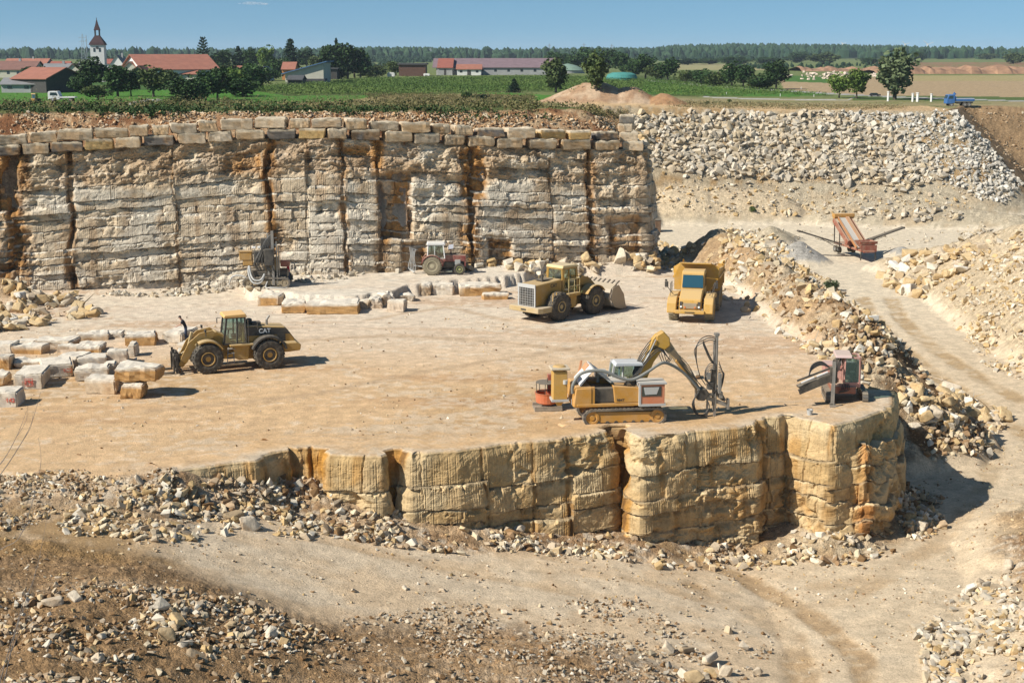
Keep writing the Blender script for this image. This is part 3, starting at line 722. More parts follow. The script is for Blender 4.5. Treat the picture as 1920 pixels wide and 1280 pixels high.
    Cc = np.concatenate([CC.reshape(-1, 3), np.clip(col_*(0.82+0.36*fbm(S*3, D*3, 3, seed+81))[..., None], 0.01, 0.9).reshape(-1, 3)])
    o = np_mesh(name, Vv, grid_faces(nh+nk, len(s))[:, ::-1], mat, colors=Cc, smooth=False)
    return tag(o, kind='structure')
wm = ground_mat('wall_rock', fine=(7.0, 0.32), mid=(0.9, 0.22), bump=0.7, bscale=(9.0, 0.08))
nm = ground_mat('ledge_rock', fine=(7.0, 0.30), mid=(1.1, 0.22), bump=0.7, bscale=(11.0, 0.06))
def ux(u, y): return at_y(u, 640, y)[0]*1.0
def wallx(u):       # x on the back wall line for a photograph column
    xs_ = np.linspace(-60, 11.6, 400); ys_ = np.interp(xs_, WX, [p[1] for p in WALL]); uu, _ = UV(xs_, ys_, 6+0*xs_)
    return float(np.interp(u, uu, xs_))
def edgex(u):
    us = [p[0] for p in EDGE_PX]; return float(np.interp(u, us, [p[0] for p in EDGE]))
wc = [(wallx(22), 0.45, 0.5, 1.5), (wallx(134), 0.20, 0.7, 0.25), (wallx(507), 0.22, 0.75, 0.45), (wallx(577), 0.04, 0.15, 0.05), (wallx(645), 0.10, 0.4, 0.3), (wallx(712), 0.22, 0.5, 0.6),
      (wallx(884), 0.34, 0.7, 0.8), (wallx(1030), 0.03, 0.12, 0.05), (wallx(1100), 0.18, 0.5, 0.5), (wallx(330), 0.05, 0.1, 0.05)]
rec = [(wallx(708), wallx(775), 2.4, 8.5, 0.75), (wallx(420), wallx(500), 0.9, 3.1, 0.45), (wallx(640), wallx(700), 0.2, 1.6, 0.3), (wallx(860), wallx(915), 0.3, 5, 0.45),
       (wallx(1130), wallx(1200), 5.5, 9.5, 0.3), (wallx(905), wallx(960), 7.5, 10.6, 0.4), (wallx(745), wallx(800), 8.2, 11.2, 0.5), (wallx(-10), wallx(40), 0, 5, 0.5)]
wallopt = dict(batter=1.35, block=0.24, course=0.36, joint=0.15, groove=0.16, gdepth=0.024, base=(0.57, 0.465, 0.33), alt=(0.48, 0.37, 0.24), stain=(0.30, 0.185, 0.095),
               pale=(0.63, 0.57, 0.46), rough_top=3.0, blen=6.0, recess=rec, capcol=lambda x, y, z: np.zeros(x.shape+(3,))+C(0.42, 0.30, 0.18),
               upcol=(0.33, 0.22, 0.125), rust=(0.38, 0.20, 0.07), tilt=0.0, brk=0.585)
rock_face('quarry_wall', WALL[0:] + [(12.7, 131.0)], 0.075, lambda x, s: np.interp(x, WX, WTOP)+0.0*x, lambda x, s: -0.6+0*x, wc,
          [1.0, 1.05, 0.95, 1.15, 0.75, 0.55, 0.85, 0.95, 0.62, 0.5, 0.6, 0.75, 0.45, 0.8, 1.0, 1.0], wm, wallopt, 11, cap=1.9)
nc_ = [(edgex(487), 0.05, 0.2, 0.2), (edgex(553), 0.22, 0.4, 1.0), (edgex(583), 0.12, 0.3, 0.8), (edgex(601), 0.1, 0.2, 0.5), (edgex(745), 0.14, 0.5, 0.4), (edgex(1163), 0.2, 0.5, 0.4),
       (edgex(1070), 0.04, 0.12, 0.1), (edgex(1310), 0.03, 0.08, 0.1), (edgex(1430), 0.05, 0.15, 0.3), (edgex(1560), 0.03, 0.06, 0.2), (edgex(905), 0.03, 0.1, 0.1), (edgex(1000), 0.03, 0.1, 0.1)]
def nbot(x, s): return np.interp(x, LOWX, LOWZ)-0.7
nearopt = dict(batter=0.55, block=0.10, course=0.26, joint=0.11, groove=0.13, gdepth=0.032, base=(0.54, 0.385, 0.20), alt=(0.46, 0.31, 0.14), stain=(0.42, 0.22, 0.06),
               pale=(0.57, 0.445, 0.26), rough_top=0.0, blen=3.0, brow=0.12, nsm=3, vstep=0.05, rust=(0.46, 0.23, 0.05), bed=(0.20, 0.16, 0.11), brk=0.575, tilt=0.0,
               lip=0.07, capcol=lambda x, y, z: ground_color(x, y+1.1, z*0), recess=[])
rock_face('ledge_face', EDGE, 0.055, lambda x, s: 0.0*x+0.02, nbot, nc_, [1.8, 1.25, 0.7, 1.15, 0.9, 0.75, 0.9, 0.9], nm, nearopt, 23, cap=2.7)
# the broken pillar that stands in front of the right end of the bench
pl = [G(1556, 985, -5.4)[:2], G(1572, 1000, -6)[:2], G(1620, 1003, -6)[:2], G(1656, 992, -6)[:2], G(1678, 966, -6)[:2], G(1682, 930, -6)[:2]]
rock_face('rock_pillar', pl, 0.055, lambda x, s: -1.35+0.9*(fbm(s*0.9, s*0, 3, 5)-0.5), lambda x, s: -6.8+0*x, [(pl[2][0], 0.06, 0.2, 0.6)],
          [1.1, 0.9, 1.2, 0.9, 1.0, 1.2], nm, dict(nearopt, lip=0, batter=0.4, brk=0.45, gdepth=0.0, rust=(0.44, 0.20, 0.06), block=0.4, course=0.4, capz=0.0, capcol=lambda x, y, z: np.zeros(x.shape+(3,))+C(0.50, 0.38, 0.24),
          recess=[(pl[0][0]-1, pl[1][0]+0.5, 0, 6, 0.1)]), 37, cap=3.2)
# ------------------------------------------------------------------ loose stone
def hull_rock(seed, n=16, sq=(1, 1, 1), flat=0.0):
    r = np.random.default_rng(seed); bm = bmesh.new()
    for _ in range(n):
        p = r.uniform(-1, 1, 3); p = np.sign(p)*np.abs(p)**0.55
        p = p/max(1.0, np.linalg.norm(p)/1.25)*0.5
        bm.verts.new((p[0]*sq[0], p[1]*sq[1], p[2]*sq[2]))
    bmesh.ops.convex_hull(bm, input=bm.verts)
    bmesh.ops.delete(bm, geom=[v for v in bm.verts if not v.link_faces], context='VERTS')
    bmesh.ops.triangulate(bm, faces=bm.faces); bm.verts.index_update()
    V = np.array([v.co[:] for v in bm.verts]); Fc = np.array([[v.index for v in f.verts] for f in bm.faces]); bm.free()
    return V, Fc
ROCKS = [hull_rock(100+i, 13+i % 5, [(1, .8, .6), (1, .7, .75), (1.1, .75, .42), (.9, .85, .8), (1.25, .6, .5)][i % 5]) for i in range(14)]
def chip(V, Fc, seed):      # more faces and worn edges for the boulders that show large
    bm = bmesh.new(); vs = [bm.verts.new(p) for p in V]
    for f in Fc: bm.faces.new([vs[i] for i in f])
    bmesh.ops.dissolve_limit(bm, angle_limit=R(12), verts=bm.verts, edges=bm.edges)
    bmesh.ops.bevel(bm, geom=list(bm.edges), offset=0.035, segments=1, affect='EDGES')
    bmesh.ops.triangulate(bm, faces=bm.faces)
    bmesh.ops.subdivide_edges(bm, edges=[e for e in bm.edges if e.calc_length() > 0.22], cuts=1)
    bmesh.ops.triangulate(bm, faces=bm.faces)
    bm.verts.ensure_lookup_table()
    P = np.array([v.co[:] for v in bm.verts])
    n = fbm(P[:, 0]*4+P[:, 2]*3+seed, P[:, 1]*4-P[:, 2]*2, 3, seed)-0.5
    for v, k in zip(bm.verts, n): v.co *= 1+0.14*k
    me = bpy.data.meshes.new('boulder'); bm.to_mesh(me); bm.free(); return me
# (name of the place, pixel polygon, count, size range, size power, colours, embed)
PALE = [(0.53, 0.455, 0.34), (0.59, 0.52, 0.41), (0.48, 0.39, 0.26), (0.46, 0.38, 0.27), (0.42, 0.37, 0.29)]
WARM = [(0.60, 0.50, 0.34), (0.54, 0.41, 0.24), (0.50, 0.35, 0.17), (0.64, 0.57, 0.45), (0.45, 0.36, 0.25)]
WHT = [(0.57, 0.53, 0.45), (0.53, 0.48, 0.40), (0.48, 0.44, 0.37)]
DIRTC = [(0.22, 0.13, 0.06), (0.30, 0.19, 0.10), (0.40, 0.29, 0.18), (0.46, 0.37, 0.26)]
REG = [
 ("in the long waste slope", [(1175, 214), (1560, 213), (1640, 225), (1700, 250), (1780, 330), (1700, 355), (1560, 340), (1400, 332), (1300, 330), (1195, 300)], 7500, (0.18, 1.7), 4.2, PALE, 0.1),
 ("in the long waste slope", [(1560, 213), (1790, 210), (1840, 260), (1915, 345), (1880, 385), (1780, 350), (1640, 240)], 2600, (0.2, 1.2), 3.2, WHT, 0.1),
 ('at the foot of the waste slope', [(1200, 320), (1500, 345), (1780, 345), (1890, 385), (1700, 400), (1350, 405), (1210, 380)], 1400, (0.12, 0.95), 5, WARM, 0.15),
 ("on the ridge beside the haul truck", [(1225, 500), (1350, 430), (1450, 440), (1540, 520), (1640, 600), (1720, 680), (1770, 750), (1640, 740), (1560, 690), (1480, 640), (1400, 590), (1350, 560), (1300, 520)], 3600, (0.08, 1.0), 5.5, WARM, 0.12),
 ("in the heap at the ridge end", [(1672, 770), (1690, 730), (1770, 735), (1830, 760), (1885, 792), (1800, 800), (1690, 802)], 230, (0.35, 1.6), 2.2, WARM, 0.25),
 ("at the tip of the right spoil pile", [(1645, 520), (1660, 490), (1730, 478), (1800, 470), (1870, 460), (1800, 520), (1740, 565), (1690, 556)], 380, (0.25, 1.9), 2.4, WARM, 0.2),
 ("on the right spoil pile", [(1760, 560), (1860, 440), (1930, 420), (1930, 720), (1850, 690), (1790, 610)], 3200, (0.06, 0.75), 5.5, WARM, 0.1),
 ("along the near face foot", [(100, 1000), (150, 930), (250, 895), (330, 900), (380, 950), (540, 930), (620, 980), (800, 1000), (1150, 1010), (1180, 1030), (1400, 1045), (1500, 1010), (1560, 960), (1700, 990), (1480, 1060), (1180, 1050), (900, 1025), (600, 1010), (300, 1015)], 6500, (0.025, 0.55), 11, WARM, 0.12),
 ('along the near face foot', 'TOE', 6500, (0.04, 0.62), 6, WARM+DIRTC, 0.12),
 ('on the left end of the bench edge', [(-20, 893), (120, 882), (330, 882), (330, 905), (150, 940), (-20, 1030)], 3200, (0.03, 0.34), 6, WARM+DIRTC, 0.1),
 ('beside the broken rock pillar', [(1490, 1000), (1545, 930), (1570, 960), (1640, 1010), (1760, 940), (1750, 985), (1650, 1010), (1540, 1030)], 330, (0.08, 0.8), 3.5, WARM, 0.15),
 ("in the bottom left earth", [(-20, 1110), (120, 1075), (300, 1100), (480, 1130), (640, 1200), (640, 1290), (-20, 1290)], 11000, (0.02, 0.34), 8, DIRTC+DIRTC+WARM, 0.12),
 ("in the bottom left earth", [(120, 1120), (300, 1120), (480, 1150), (560, 1240), (330, 1260), (250, 1160)], 60, (0.1, .75), 3, PALE+WARM, 0.2),
 ("in the bottom middle dirt", [(640, 1160), (900, 1130), (1200, 1120), (1320, 1120), (1450, 1190), (1440, 1290), (640, 1290)], 12000, (0.018, 0.26), 7, DIRTC+DIRTC+PALE, 0.1),
 ("in the bottom middle dirt", [(1240, 1180), (1320, 1120), (1420, 1190), (1430, 1280), (1200, 1285), (1160, 1230)], 30, (0.15, .7), 2.4, PALE, 0.25),
 ("in the bottom right rubble", [(1720, 1180), (1800, 1120), (1860, 1080), (1930, 1030), (1930, 1290), (1740, 1290)], 4200, (0.03, 0.6), 6.5, PALE+WARM, 0.12),
 ("in the bottom right rubble", [(1740, 1180), (1830, 1100), (1930, 1040), (1930, 1290), (1750, 1290)], 60, (0.25, .8), 2.0, PALE, 0.25),
 ("in the heap below the wall's left end", [(-20, 590), (0, 520), (60, 530), (140, 550), (185, 590), (120, 606), (60, 615), (-20, 625)], 420, (0.1, 1.4), 3.0, WARM, 0.15),
 ("below the wall's right end", [(870, 508), (900, 490), (1060, 478), (1230, 455), (1270, 470), (1270, 500), (1160, 515), (1000, 512)], 520, (0.12, 1.3), 3.0, WARM, 0.2),
 ("below the wall's right end", [(1000, 512), (1010, 498), (1080, 490), (1230, 490), (1230, 510), (1090, 515)], 50, (0.7, 1.5), 1.2, WARM, 0.2),
 ("along the quarry wall foot", [(180, 560), (330, 556), (460, 545), (600, 528), (760, 512), (760, 500), (500, 518), (200, 545)], 600, (0.06, 0.7), 3.6, PALE, 0.1),
 ('on the bank above the quarry wall', [(-20, 262), (-20, 215), (300, 212), (640, 212), (900, 215), (1170, 222), (1170, 262), (900, 250), (640, 240), (300, 248)], 6500, (0.08, 0.42), 3.0, [(0.50, 0.33, 0.18), (0.55, 0.40, 0.25), (0.40, 0.23, 0.11), (0.58, 0.47, 0.33)], 0.15),
 ('on the quarry floor', [(-20, 620), (300, 590), (800, 540), (1250, 520), (1500, 680), (1500, 800), (600, 850), (-20, 890)], 2200, (0.03, 0.2), 4, WARM+DIRTC, 0.1),
 ('on the lower track', [(-20, 1000), (300, 1010), (1400, 1050), (1920, 800), (1930, 1100), (1500, 1290), (1400, 1150), (600, 1130), (-20, 1110)], 4200, (0.02, 0.2), 5, WARM+DIRTC, 0.1),
 ('along the ridge toe road', [(1640, 600), (1700, 690), (1800, 770), (1760, 745), (1660, 610)], 120, (0.1, 0.6), 2.5, WARM, 0.1),
 ('on the ridge beside the haul truck', [(1440, 500), (1520, 520), (1600, 575), (1640, 600), (1720, 680), (1775, 750), (1700, 750), (1620, 700), (1500, 620), (1430, 560)], 3200, (0.06, .6), 6, DIRTC, 0.1),
 ('in the heap at the ridge end', [(1690, 790), (1790, 780), (1880, 800), (1850, 850), (1760, 870), (1700, 850)], 700, (.08, .75), 4, DIRTC+WARM, 0.12),
 ('on the brown bank at the right edge', [(1800, 205), (1930, 205), (1930, 350), (1860, 270)], 700, (0.1, .6), 4, DIRTC, 0.1),
 ('in the yard', [(1330, 410), (1900, 400), (1900, 440), (1700, 470), (1400, 470)], 380, (0.08, 0.6), 4, PALE, 0.1),
 ("at the back of the yard", [(1570, 395), (1760, 390), (1830, 405), (1750, 415), (1600, 412)], 110, (0.4, 1.5), 1.8, PALE, 0.2),
 ("at the back of the yard", [(1800, 440), (1850, 432), (1900, 445), (1880, 462), (1810, 455)], 60, (0.4, 1.1), 1.6, PALE, 0.2)]
area = GY*(xs[1]-xs[0])*np.gradient(ys)[:, None]
gzy, _ = np.gradient(GZ); slope_y = gzy/np.gradient(ys)[:, None]
de_, _, _ = seg_dist(GX[:520], GY[:520], EDGE); TOEM = np.zeros(GX.shape, bool); TOEM[:520] = (de_ < 3.0) & (GZ[:520] < -0.3) & (GY[:520] < 84)
CLUS = 0.12+1.2*sm(fbm(GX*0.45, GY*0.45, 3, 222), 0.42, 0.62)
RK = []   # region, x, y, z, size, colour, embed
for ri, (pl_, poly, cnt, (s0, s1), pw, cols, emb) in enumerate(REG):
    m = np.nonzero((inpoly(GU, GVv, poly) if poly != 'TOE' else TOEM) & VIS & (GY < 300))
    if not len(m[0]): print('no ground in', pl_, poly[0]); continue
    w = area[m]*(CLUS[m] if ri > 2 else 1); w = w/w.sum(); k = rng.choice(len(w), cnt, p=w)
    yy, xx = m[0][k], m[1][k]
    X = GX[yy, xx]+rng.uniform(-.5, .5, cnt)*0.07*GY[yy, xx]*.05; Y = GY[yy, xx]+(rng.random(cnt)-.5)*1.6*np.gradient(ys)[yy]*0+0; jy = (rng.random(cnt)-.5)*np.gradient(ys)[yy]*1.2; Y = Y+jy; Z = GZ[yy, xx]+jy*np.clip(slope_y[yy, xx], -1.5, 1.5)
    sz = s0+(s1-s0)*rng.random(cnt)**pw
    cc = np.array(cols)[rng.integers(0, len(cols), cnt)]*rng.uniform(0.82, 1.12, (cnt, 1))
    for i in range(cnt): RK.append((ri, X[i], Y[i], Z[i]+sz[i]*(emb+0.04), sz[i], cc[i]))
# stones that show by themselves in the photograph: u, v of the foot, size, (place index), stretch
HERO = [(466, 992, 1.35, 7), (440, 975, 1.1, 7), (100, 1135, 1.0, 12), (140, 1125, .8, 12), (190, 1200, .75, 12), (185, 1245, .9, 12), (345, 1215, 1.0, 12), (330, 1180, 1.1, 12), (370, 1240, 1.0, 12),
        (1330, 1240, 1.1, 14), (1395, 1215, .7, 14), (1300, 1275, 1.2, 14), (1360, 1262, .8, 14), (1420, 1262, .6, 14), (1845, 1120, .95, 16), (1880, 1095, .6, 16), (1915, 1080, .9, 16), (1760, 1200, .8, 16), (1830, 1190, .75, 16), (1800, 1250, .9, 16),
        (262, 905, .75, 7), (1712, 806, 1.3, 4), (1760, 785, 1.5, 4), (1830, 780, 1.5, 4), (945, 1150, .5, 13), (1090, 1150, .5, 13), (1030, 1170, .4, 13), (665, 1110, .5, 13), (760, 1105, .45, 13), (830, 1108, .45, 13),
        (1312, 975, .7, 7), (972, 995, .8, 7), (1018, 975, .8, 7), (1160, 490, 2.6, 19), (1190, 470, 1.2, 19), (82, 607, 1.6, 17), (45, 525, 1.6, 17), (60, 545, 1.5, 17), (1305, 708, 1.0, 3), (1790, 1020, .45, 23)]
for u, v, s_, ri in HERO:
    x, y, z = ground_at(u, v); s_ *= (0.72 if ri > 10 else .9); RK.append((ri, x, y, z+s_*0.22, s_, np.array([0.62, 0.53, 0.38])))
RX = np.array([r[1] for r in RK]); RY = np.array([r[2] for r in RK]); RZ = np.array([r[3] for r in RK]); RS = np.array([r[4] for r in RK]); RI = np.array([r[0] for r in RK])
RU, RV = UV(RX, RY, RZ)
show = RS*FPX/RY*((RU > 0) & (RU < 1920) & (RV > 0) & (RV < 1285)); show[len(RK)-len(HERO):] *= 5
far_cut = (RY > 180)*0.55+0.45
order = np.argsort(-show)[:292]; single = np.zeros(len(RK), bool); single[order] = True
RCOL = np.array([r[5] for r in RK])
stone_m = ground_mat('loose_stone', fine=(6.0, 0.22), mid=(1.2, 0.15), bump=0.35, bscale=(18.0, 0.03))
def rot_mats(n, r):
    a = r.uniform(0, 2*np.pi, n); b = r.normal(0, 0.45, n); c = r.normal(0, 0.45, n)
    ca, sa, cb, sb, cc, sc = np.cos(a), np.sin(a), np.cos(b), np.sin(b), np.cos(c), np.sin(c); M = np.zeros((n, 3, 3))
    M[:, 0, 0] = ca*cb; M[:, 0, 1] = ca*sb*sc-sa*cc; M[:, 0, 2] = ca*sb*cc+sa*sc
    M[:, 1, 0] = sa*cb; M[:, 1, 1] = sa*sb*sc+ca*cc; M[:, 1, 2] = sa*sb*cc-ca*sc
    M[:, 2, 0] = -sb; M[:, 2, 1] = cb*sc; M[:, 2, 2] = cb*cc
    return M
Vs, Fs, Cs = [], [], []; off = 0
rest = np.nonzero(~single)[0]; kind = rng.integers(0, len(ROCKS), len(RK))
for k, (V0, F0) in enumerate(ROCKS):
    ids = rest[kind[rest] == k]; n = len(ids)
    M = rot_mats(n, rng); st = rng.uniform(0.75, 1.25, (n, 1, 3))
    P = np.einsum('nij,nvj->nvi', M, V0[None]*st*RS[ids][:, None, None]) + np.stack([RX[ids], RY[ids], RZ[ids]], -1)[:, None, :]
    Vs.append(P.reshape(-1, 3)); Fs.append((F0[None]+off+np.arange(n)[:, None, None]*len(V0)).reshape(-1, 3)); off += n*len(V0)
    Cs.append(np.repeat(RCOL[ids], len(V0), 0))
rub = np_mesh('rubble', np.concatenate(Vs), np.concatenate(Fs), stone_m, colors=np.concatenate(Cs)); tag(rub, kind='stuff')
rub['label'] = 'small broken limestone lying all over the slopes, ridges and floors'; rub['category'] = 'rubble'
bmesh_protos = [chip(V0, F0, 40+i) for i, (V0, F0) in enumerate(ROCKS)]
bmats = [rock_mat('boulder_stone'), rock_mat('boulder_ochre', light=(0.58, 0.44, 0.25), dark=(0.44, 0.29, 0.13)), rock_mat('boulder_white', light=(0.70, 0.66, 0.58), dark=(0.55, 0.48, 0.38), rust=(0.5, 0.36, 0.2))]
def ordinal(n):
    return '%d%s' % (n, 'th' if 10 <= n % 100 <= 20 else {1: 'st', 2: 'nd', 3: 'rd'}.get(n % 10, 'th'))
places = {}
for i in order: places.setdefault(REG[RI[i]][0], []).append(i)
for pl_, ids in places.items():
    ids.sort(key=lambda i: RU[i])
    for n, i in enumerate(ids):
        me = bmesh_protos[kind[i]]
        w = ('ochre' if (RCOL[i][2] < 0.26) else ('white' if RCOL[i][2] > 0.45 else 'pale'))
        key = (kind[i], w)
        if key not in MAT:
            m2 = me.copy(); m2.materials.clear(); m2.materials.append(bmats[{'pale': 0, 'ochre': 1, 'white': 2}[w]]); MAT[key] = m2
        o = bpy.data.objects.new('boulder', MAT[key]); col.objects.link(o)
        o.location = (RX[i], RY[i], RZ[i]); s_ = RS[i]
        o.scale = [s_*x for x in rng.uniform(0.85, 1.2, 3)]; o.rotation_euler = (rng.normal(0, .35), rng.normal(0, .35), rng.uniform(0, 6.28))
        b_ = 'large' if s_ > 1.1 else ('middling' if s_ > 0.7 else 'small')
        ends = 'leftmost' if n == 0 else ('rightmost' if n == len(ids)-1 else ordinal(n+1)+' from the left')
        tag(o, '%s %s boulder, %s %s' % (b_, {'pale': 'pale beige', 'ochre': 'ochre stained', 'white': 'whitish'}[w], ends, pl_), 'boulder', 'boulders '+pl_)

# ------------------------------------------------------------------ sawn and split blocks
def block(w, d, h, seed, top, side, end=None, rough=0.05, groove=True):
    """origin at the middle of the underside; front looks to -y"""
    bm = bmesh.new(); bmesh.ops.create_cube(bm, size=1.0)
    for v in bm.verts: v.co = (v.co.x*w, v.co.y*d, (v.co.z+0.5)*h)
    r = random.Random(seed)
    for v in bm.verts: v.co += Vector((r.uniform(-1, 1)*rough*1.2, r.uniform(-1, 1)*rough*1.2, r.uniform(-1, 1)*rough*0.8 if v.co.z > 0.1 else 0))
    bmesh.ops.bevel(bm, geom=list(bm.edges), offset=min(0.07, h*0.12)*r.uniform(.6, 1.3), segments=2, affect='EDGES')
    for k in range(3):
        ed = [e for e in bm.edges if e.calc_length() > 0.26]
        if not ed: break
        bmesh.ops.subdivide_edges(bm, edges=ed, cuts=1, use_grid_fill=True)
    bmesh.ops.triangulate(bm, faces=[f for f in bm.faces if len(f.verts) > 4])
    bm.normal_update(); bm.verts.ensure_lookup_table()
    P = np.array([v.co[:] for v in bm.verts]); Nn = np.array([v.normal[:] for v in bm.verts])
    n = fbm(P[:, 0]*1.6+P[:, 2]*2.1+seed*3.1, P[:, 1]*1.6-P[:, 2]*1.3, 4, seed)-0.5
    n2 = vnoise(P[:, 0]*6+seed, P[:, 1]*6, P[:, 2]*6, seed=seed)-0.5
    amt = (n*2.4*rough*1.6+n2*rough*0.9)
    for v, a, nn in zip(bm.verts, amt, Nn): v.co += Vector(nn)*float(a)
    tp = np.array(top); sd_ = np.array(side); en = np.array(end if end is not None else side)
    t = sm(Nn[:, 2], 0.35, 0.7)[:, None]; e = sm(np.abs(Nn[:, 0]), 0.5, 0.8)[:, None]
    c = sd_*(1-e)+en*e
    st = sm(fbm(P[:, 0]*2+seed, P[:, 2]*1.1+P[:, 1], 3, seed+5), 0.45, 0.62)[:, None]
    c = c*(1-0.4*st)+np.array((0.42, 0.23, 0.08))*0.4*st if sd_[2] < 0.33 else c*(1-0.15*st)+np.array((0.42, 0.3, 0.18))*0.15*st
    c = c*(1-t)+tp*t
    me = bpy.data.meshes.new('stone_block'); bm.to_mesh(me); bm.free()
    a = me.attributes.new('Col', 'FLOAT_COLOR', 'POINT'); C4 = np.ones((len(P), 4), np.float32); C4[:, :3] = c; a.data.foreach_set('color', C4.ravel())
    me.materials.append(block_m); return me
block_m = ground_mat('block_stone', fine=(8.0, 0.22), mid=(1.5, 0.16), bump=0.45, bscale=(16.0, 0.03))
WT = (0.66, 0.59, 0.48); SB = (0.56, 0.44, 0.30); SO = (0.46, 0.27, 0.11); SG = (0.58, 0.51, 0.41); SP = (0.60, 0.49, 0.37)
# u left, u right, v of the foot, height in px, depth m, yaw deg, side colour, end colour, rough, base z, words
BL = [(-22, 33, 764, 31, 1.5, 4, SG, SG, .05, 0, 'white sawn block with red paint marks, nearest the left edge of the picture', 1),
 (28, 80, 730, 31, 2.6, 8, SG, SB, .05, 0, 'long white sawn block with a red painted square on its end', 1),
 (80, 133, 708, 28, 2.2, 20, SG, SO, .05, 0, 'long white sawn block with a red painted number, behind the one with the red square', 1),
 (160, 216, 739, 29, 1.6, -3, SB, SB, .07, 0, 'beige sawn block standing left of the stacked pair', 0),
 (226, 267, 748, 30, 1.3, -2, SO, SO, .08, 0, 'ochre block at the bottom of the stacked pair', 0),
 (213, 290, 717, 27, 1.8, -4, SO, SO, .11, .93, 'rough ochre slab lying on top of the stacked pair', 0),
 (143, 201, 714, 25, 1.6, 14, SG, SB, .09, 0, 'white block just behind the beige block left of the stacked pair', 0),
 (200, 238, 681, 27, 1.1, 6, SP, SP, .06, .1, 'tall square pinkish block towards the right of the block field', 0),
 (240, 256, 669, 27, 1.0, 6, SG, SG, .06, 0, 'narrow white block right behind the tall square one', 0),
 (150, 198, 691, 22, 1.6, 16, SG, SB, .06, 0, 'white block in the third row, left of the tall square one', 0),
 (104, 148, 690, 24, 1.7, -18, SP, SG, .05, 0, 'square pinkish block with a sharp top edge in the middle of the block field', 0),
 (-20, 18, 694, 26, 1.4, 4, SO, SB, .08, 0, 'orange fronted block cut by the left edge of the picture', 0),
 (22, 80, 664, 15, 1.3, -2, SO, SB, .07, 0, 'low wide block with an orange front in the back rows at the left', 0),
 (24, 84, 691, 14, 1.5, 6, SP, SO, .13, 0, 'low rough slab between the left block rows', 0),
 (-14, 24, 664, 22, 1.2, -3, SG, SG, .06, 0, 'grey white block at the left edge in the back row', 0),
 (26, 62, 648, 10, 1.3, -4, SG, SG, .06, 0, 'small low white block at the far left of the back row', 0),
 (64, 131, 655, 17, 1.8, -6, SP, SO, .08, 0, 'wide white block in the back row, left of centre', 0),
 (106, 153, 662, 15, 1.2, -4, SP, SB, .07, 0, 'flat pinkish block in front of the wide back row block', 0),
 (142, 190, 663, 14, 1.9, 6, SO, SB, .10, 0, 'flat rough slab with brown front in the middle of the back rows', 0),
 (142, 200, 639, 13, 1.5, 10, SB, SB, .10, 0, 'thin tilted slab at the very back of the block field', 0),
 (196, 230, 634, 12, 1.3, 8, SG, SG, .09, 0, 'small grey block at the back beside the tilted slab', 0),
 (236, 290, 648, 20, 1.9, 10, SO, SO, .08, 0, 'long block with dark orange front at the back right of the block field', 0),
 (303, 342, 642, 20, 2.2, -16, SG, SB, .07, 0, 'white block the man leans over, behind the loader forks', 0),
 (331, 356, 657, 13, 1.3, -10, SB, SG, .07, 0, 'ochre block beside the raised loader arm', 0),
 (331, 352, 672, 15, 1.2, 6, SG, SG, .08, 0, 'white block standing behind the fork carriage', 0),
 (-24, 8, 724, 22, 1.4, 0, SO, SB, .08, 0, 'brown fronted block at the left edge behind the nearest one', 0),
 (194, 215, 703, 22, 1.1, 8, SP, SP, .07, 0, 'small pinkish block between the stacked pair and the tall square one', 0),
 (216, 227, 728, 10, .7, 0, SG, SG, .08, 0, 'little grey offcut wedged beside the stacked pair', 0),
 (238, 254, 679, 7, .8, 0, SG, SG, .1, 0, 'flat white offcut in front of the narrow block', 0),
 (482, 524, 574, 22, 2.4, -8, SO, SG, .08, 0, 'brown fronted block in front of the tracked drill rig by the wall', 0),
 (526, 572, 588, 20, 2.2, 4, SO, SO, .08, 0, 'ochre block at the left end of the low ledge', 0),
 (573, 671, 590, 21, 2.4, 2, SO, SO, .09, 0, 'longest ochre block along the low ledge', 0),
 (664, 692, 579, 18, 2.0, -8, SB, SB, .07, 0, 'beige block right of the longest ledge block', 0),
 (693, 714, 578, 19, 1.2, 10, SP, SP, .13, 0, 'rough lump between two blocks on the low ledge', 0),
 (716, 740, 574, 22, 1.0, 30, SP, SO, .15, 0, 'leaning rough stone on the low ledge', 0),
 (726, 758, 585, 22, 1.3, -10, SP, SP, .08, 0, 'pinkish cube block standing alone in front of the low ledge', 0),
 (740, 786, 551, 20, 1.4, 8, SG, SO, .16, 0, 'jagged grey stone in the heap in the middle of the ledge', 0),
 (748, 775, 565, 12, 1.0, 0, SG, SG, .12, 0, 'small grey stone below the jagged one on the ledge', 0),
 (792, 810, 555, 22, 1.2, 14, SB, SB, .10, 0, 'upright beige stone left of the white topped ledge block', 0),
 (811, 848, 554, 21, 1.6, -4, SG, SP, .08, 0, 'white topped block below the red tractor', 0),
 (862, 938, 555, 22, 1.9, 6, SO, SB, .12, 0, 'broad orange slab below the front of the red tractor', 0),
 (907, 953, 562, 12, .9, 8, SO, SO, .08, 0, 'thin ochre slab lying in front of the broad orange slab', 0),
 (940, 975, 533, 10, 1.0, 0, SG, SO, .12, 0, 'rough grey stone between the broad slab and the big loader', 0)]
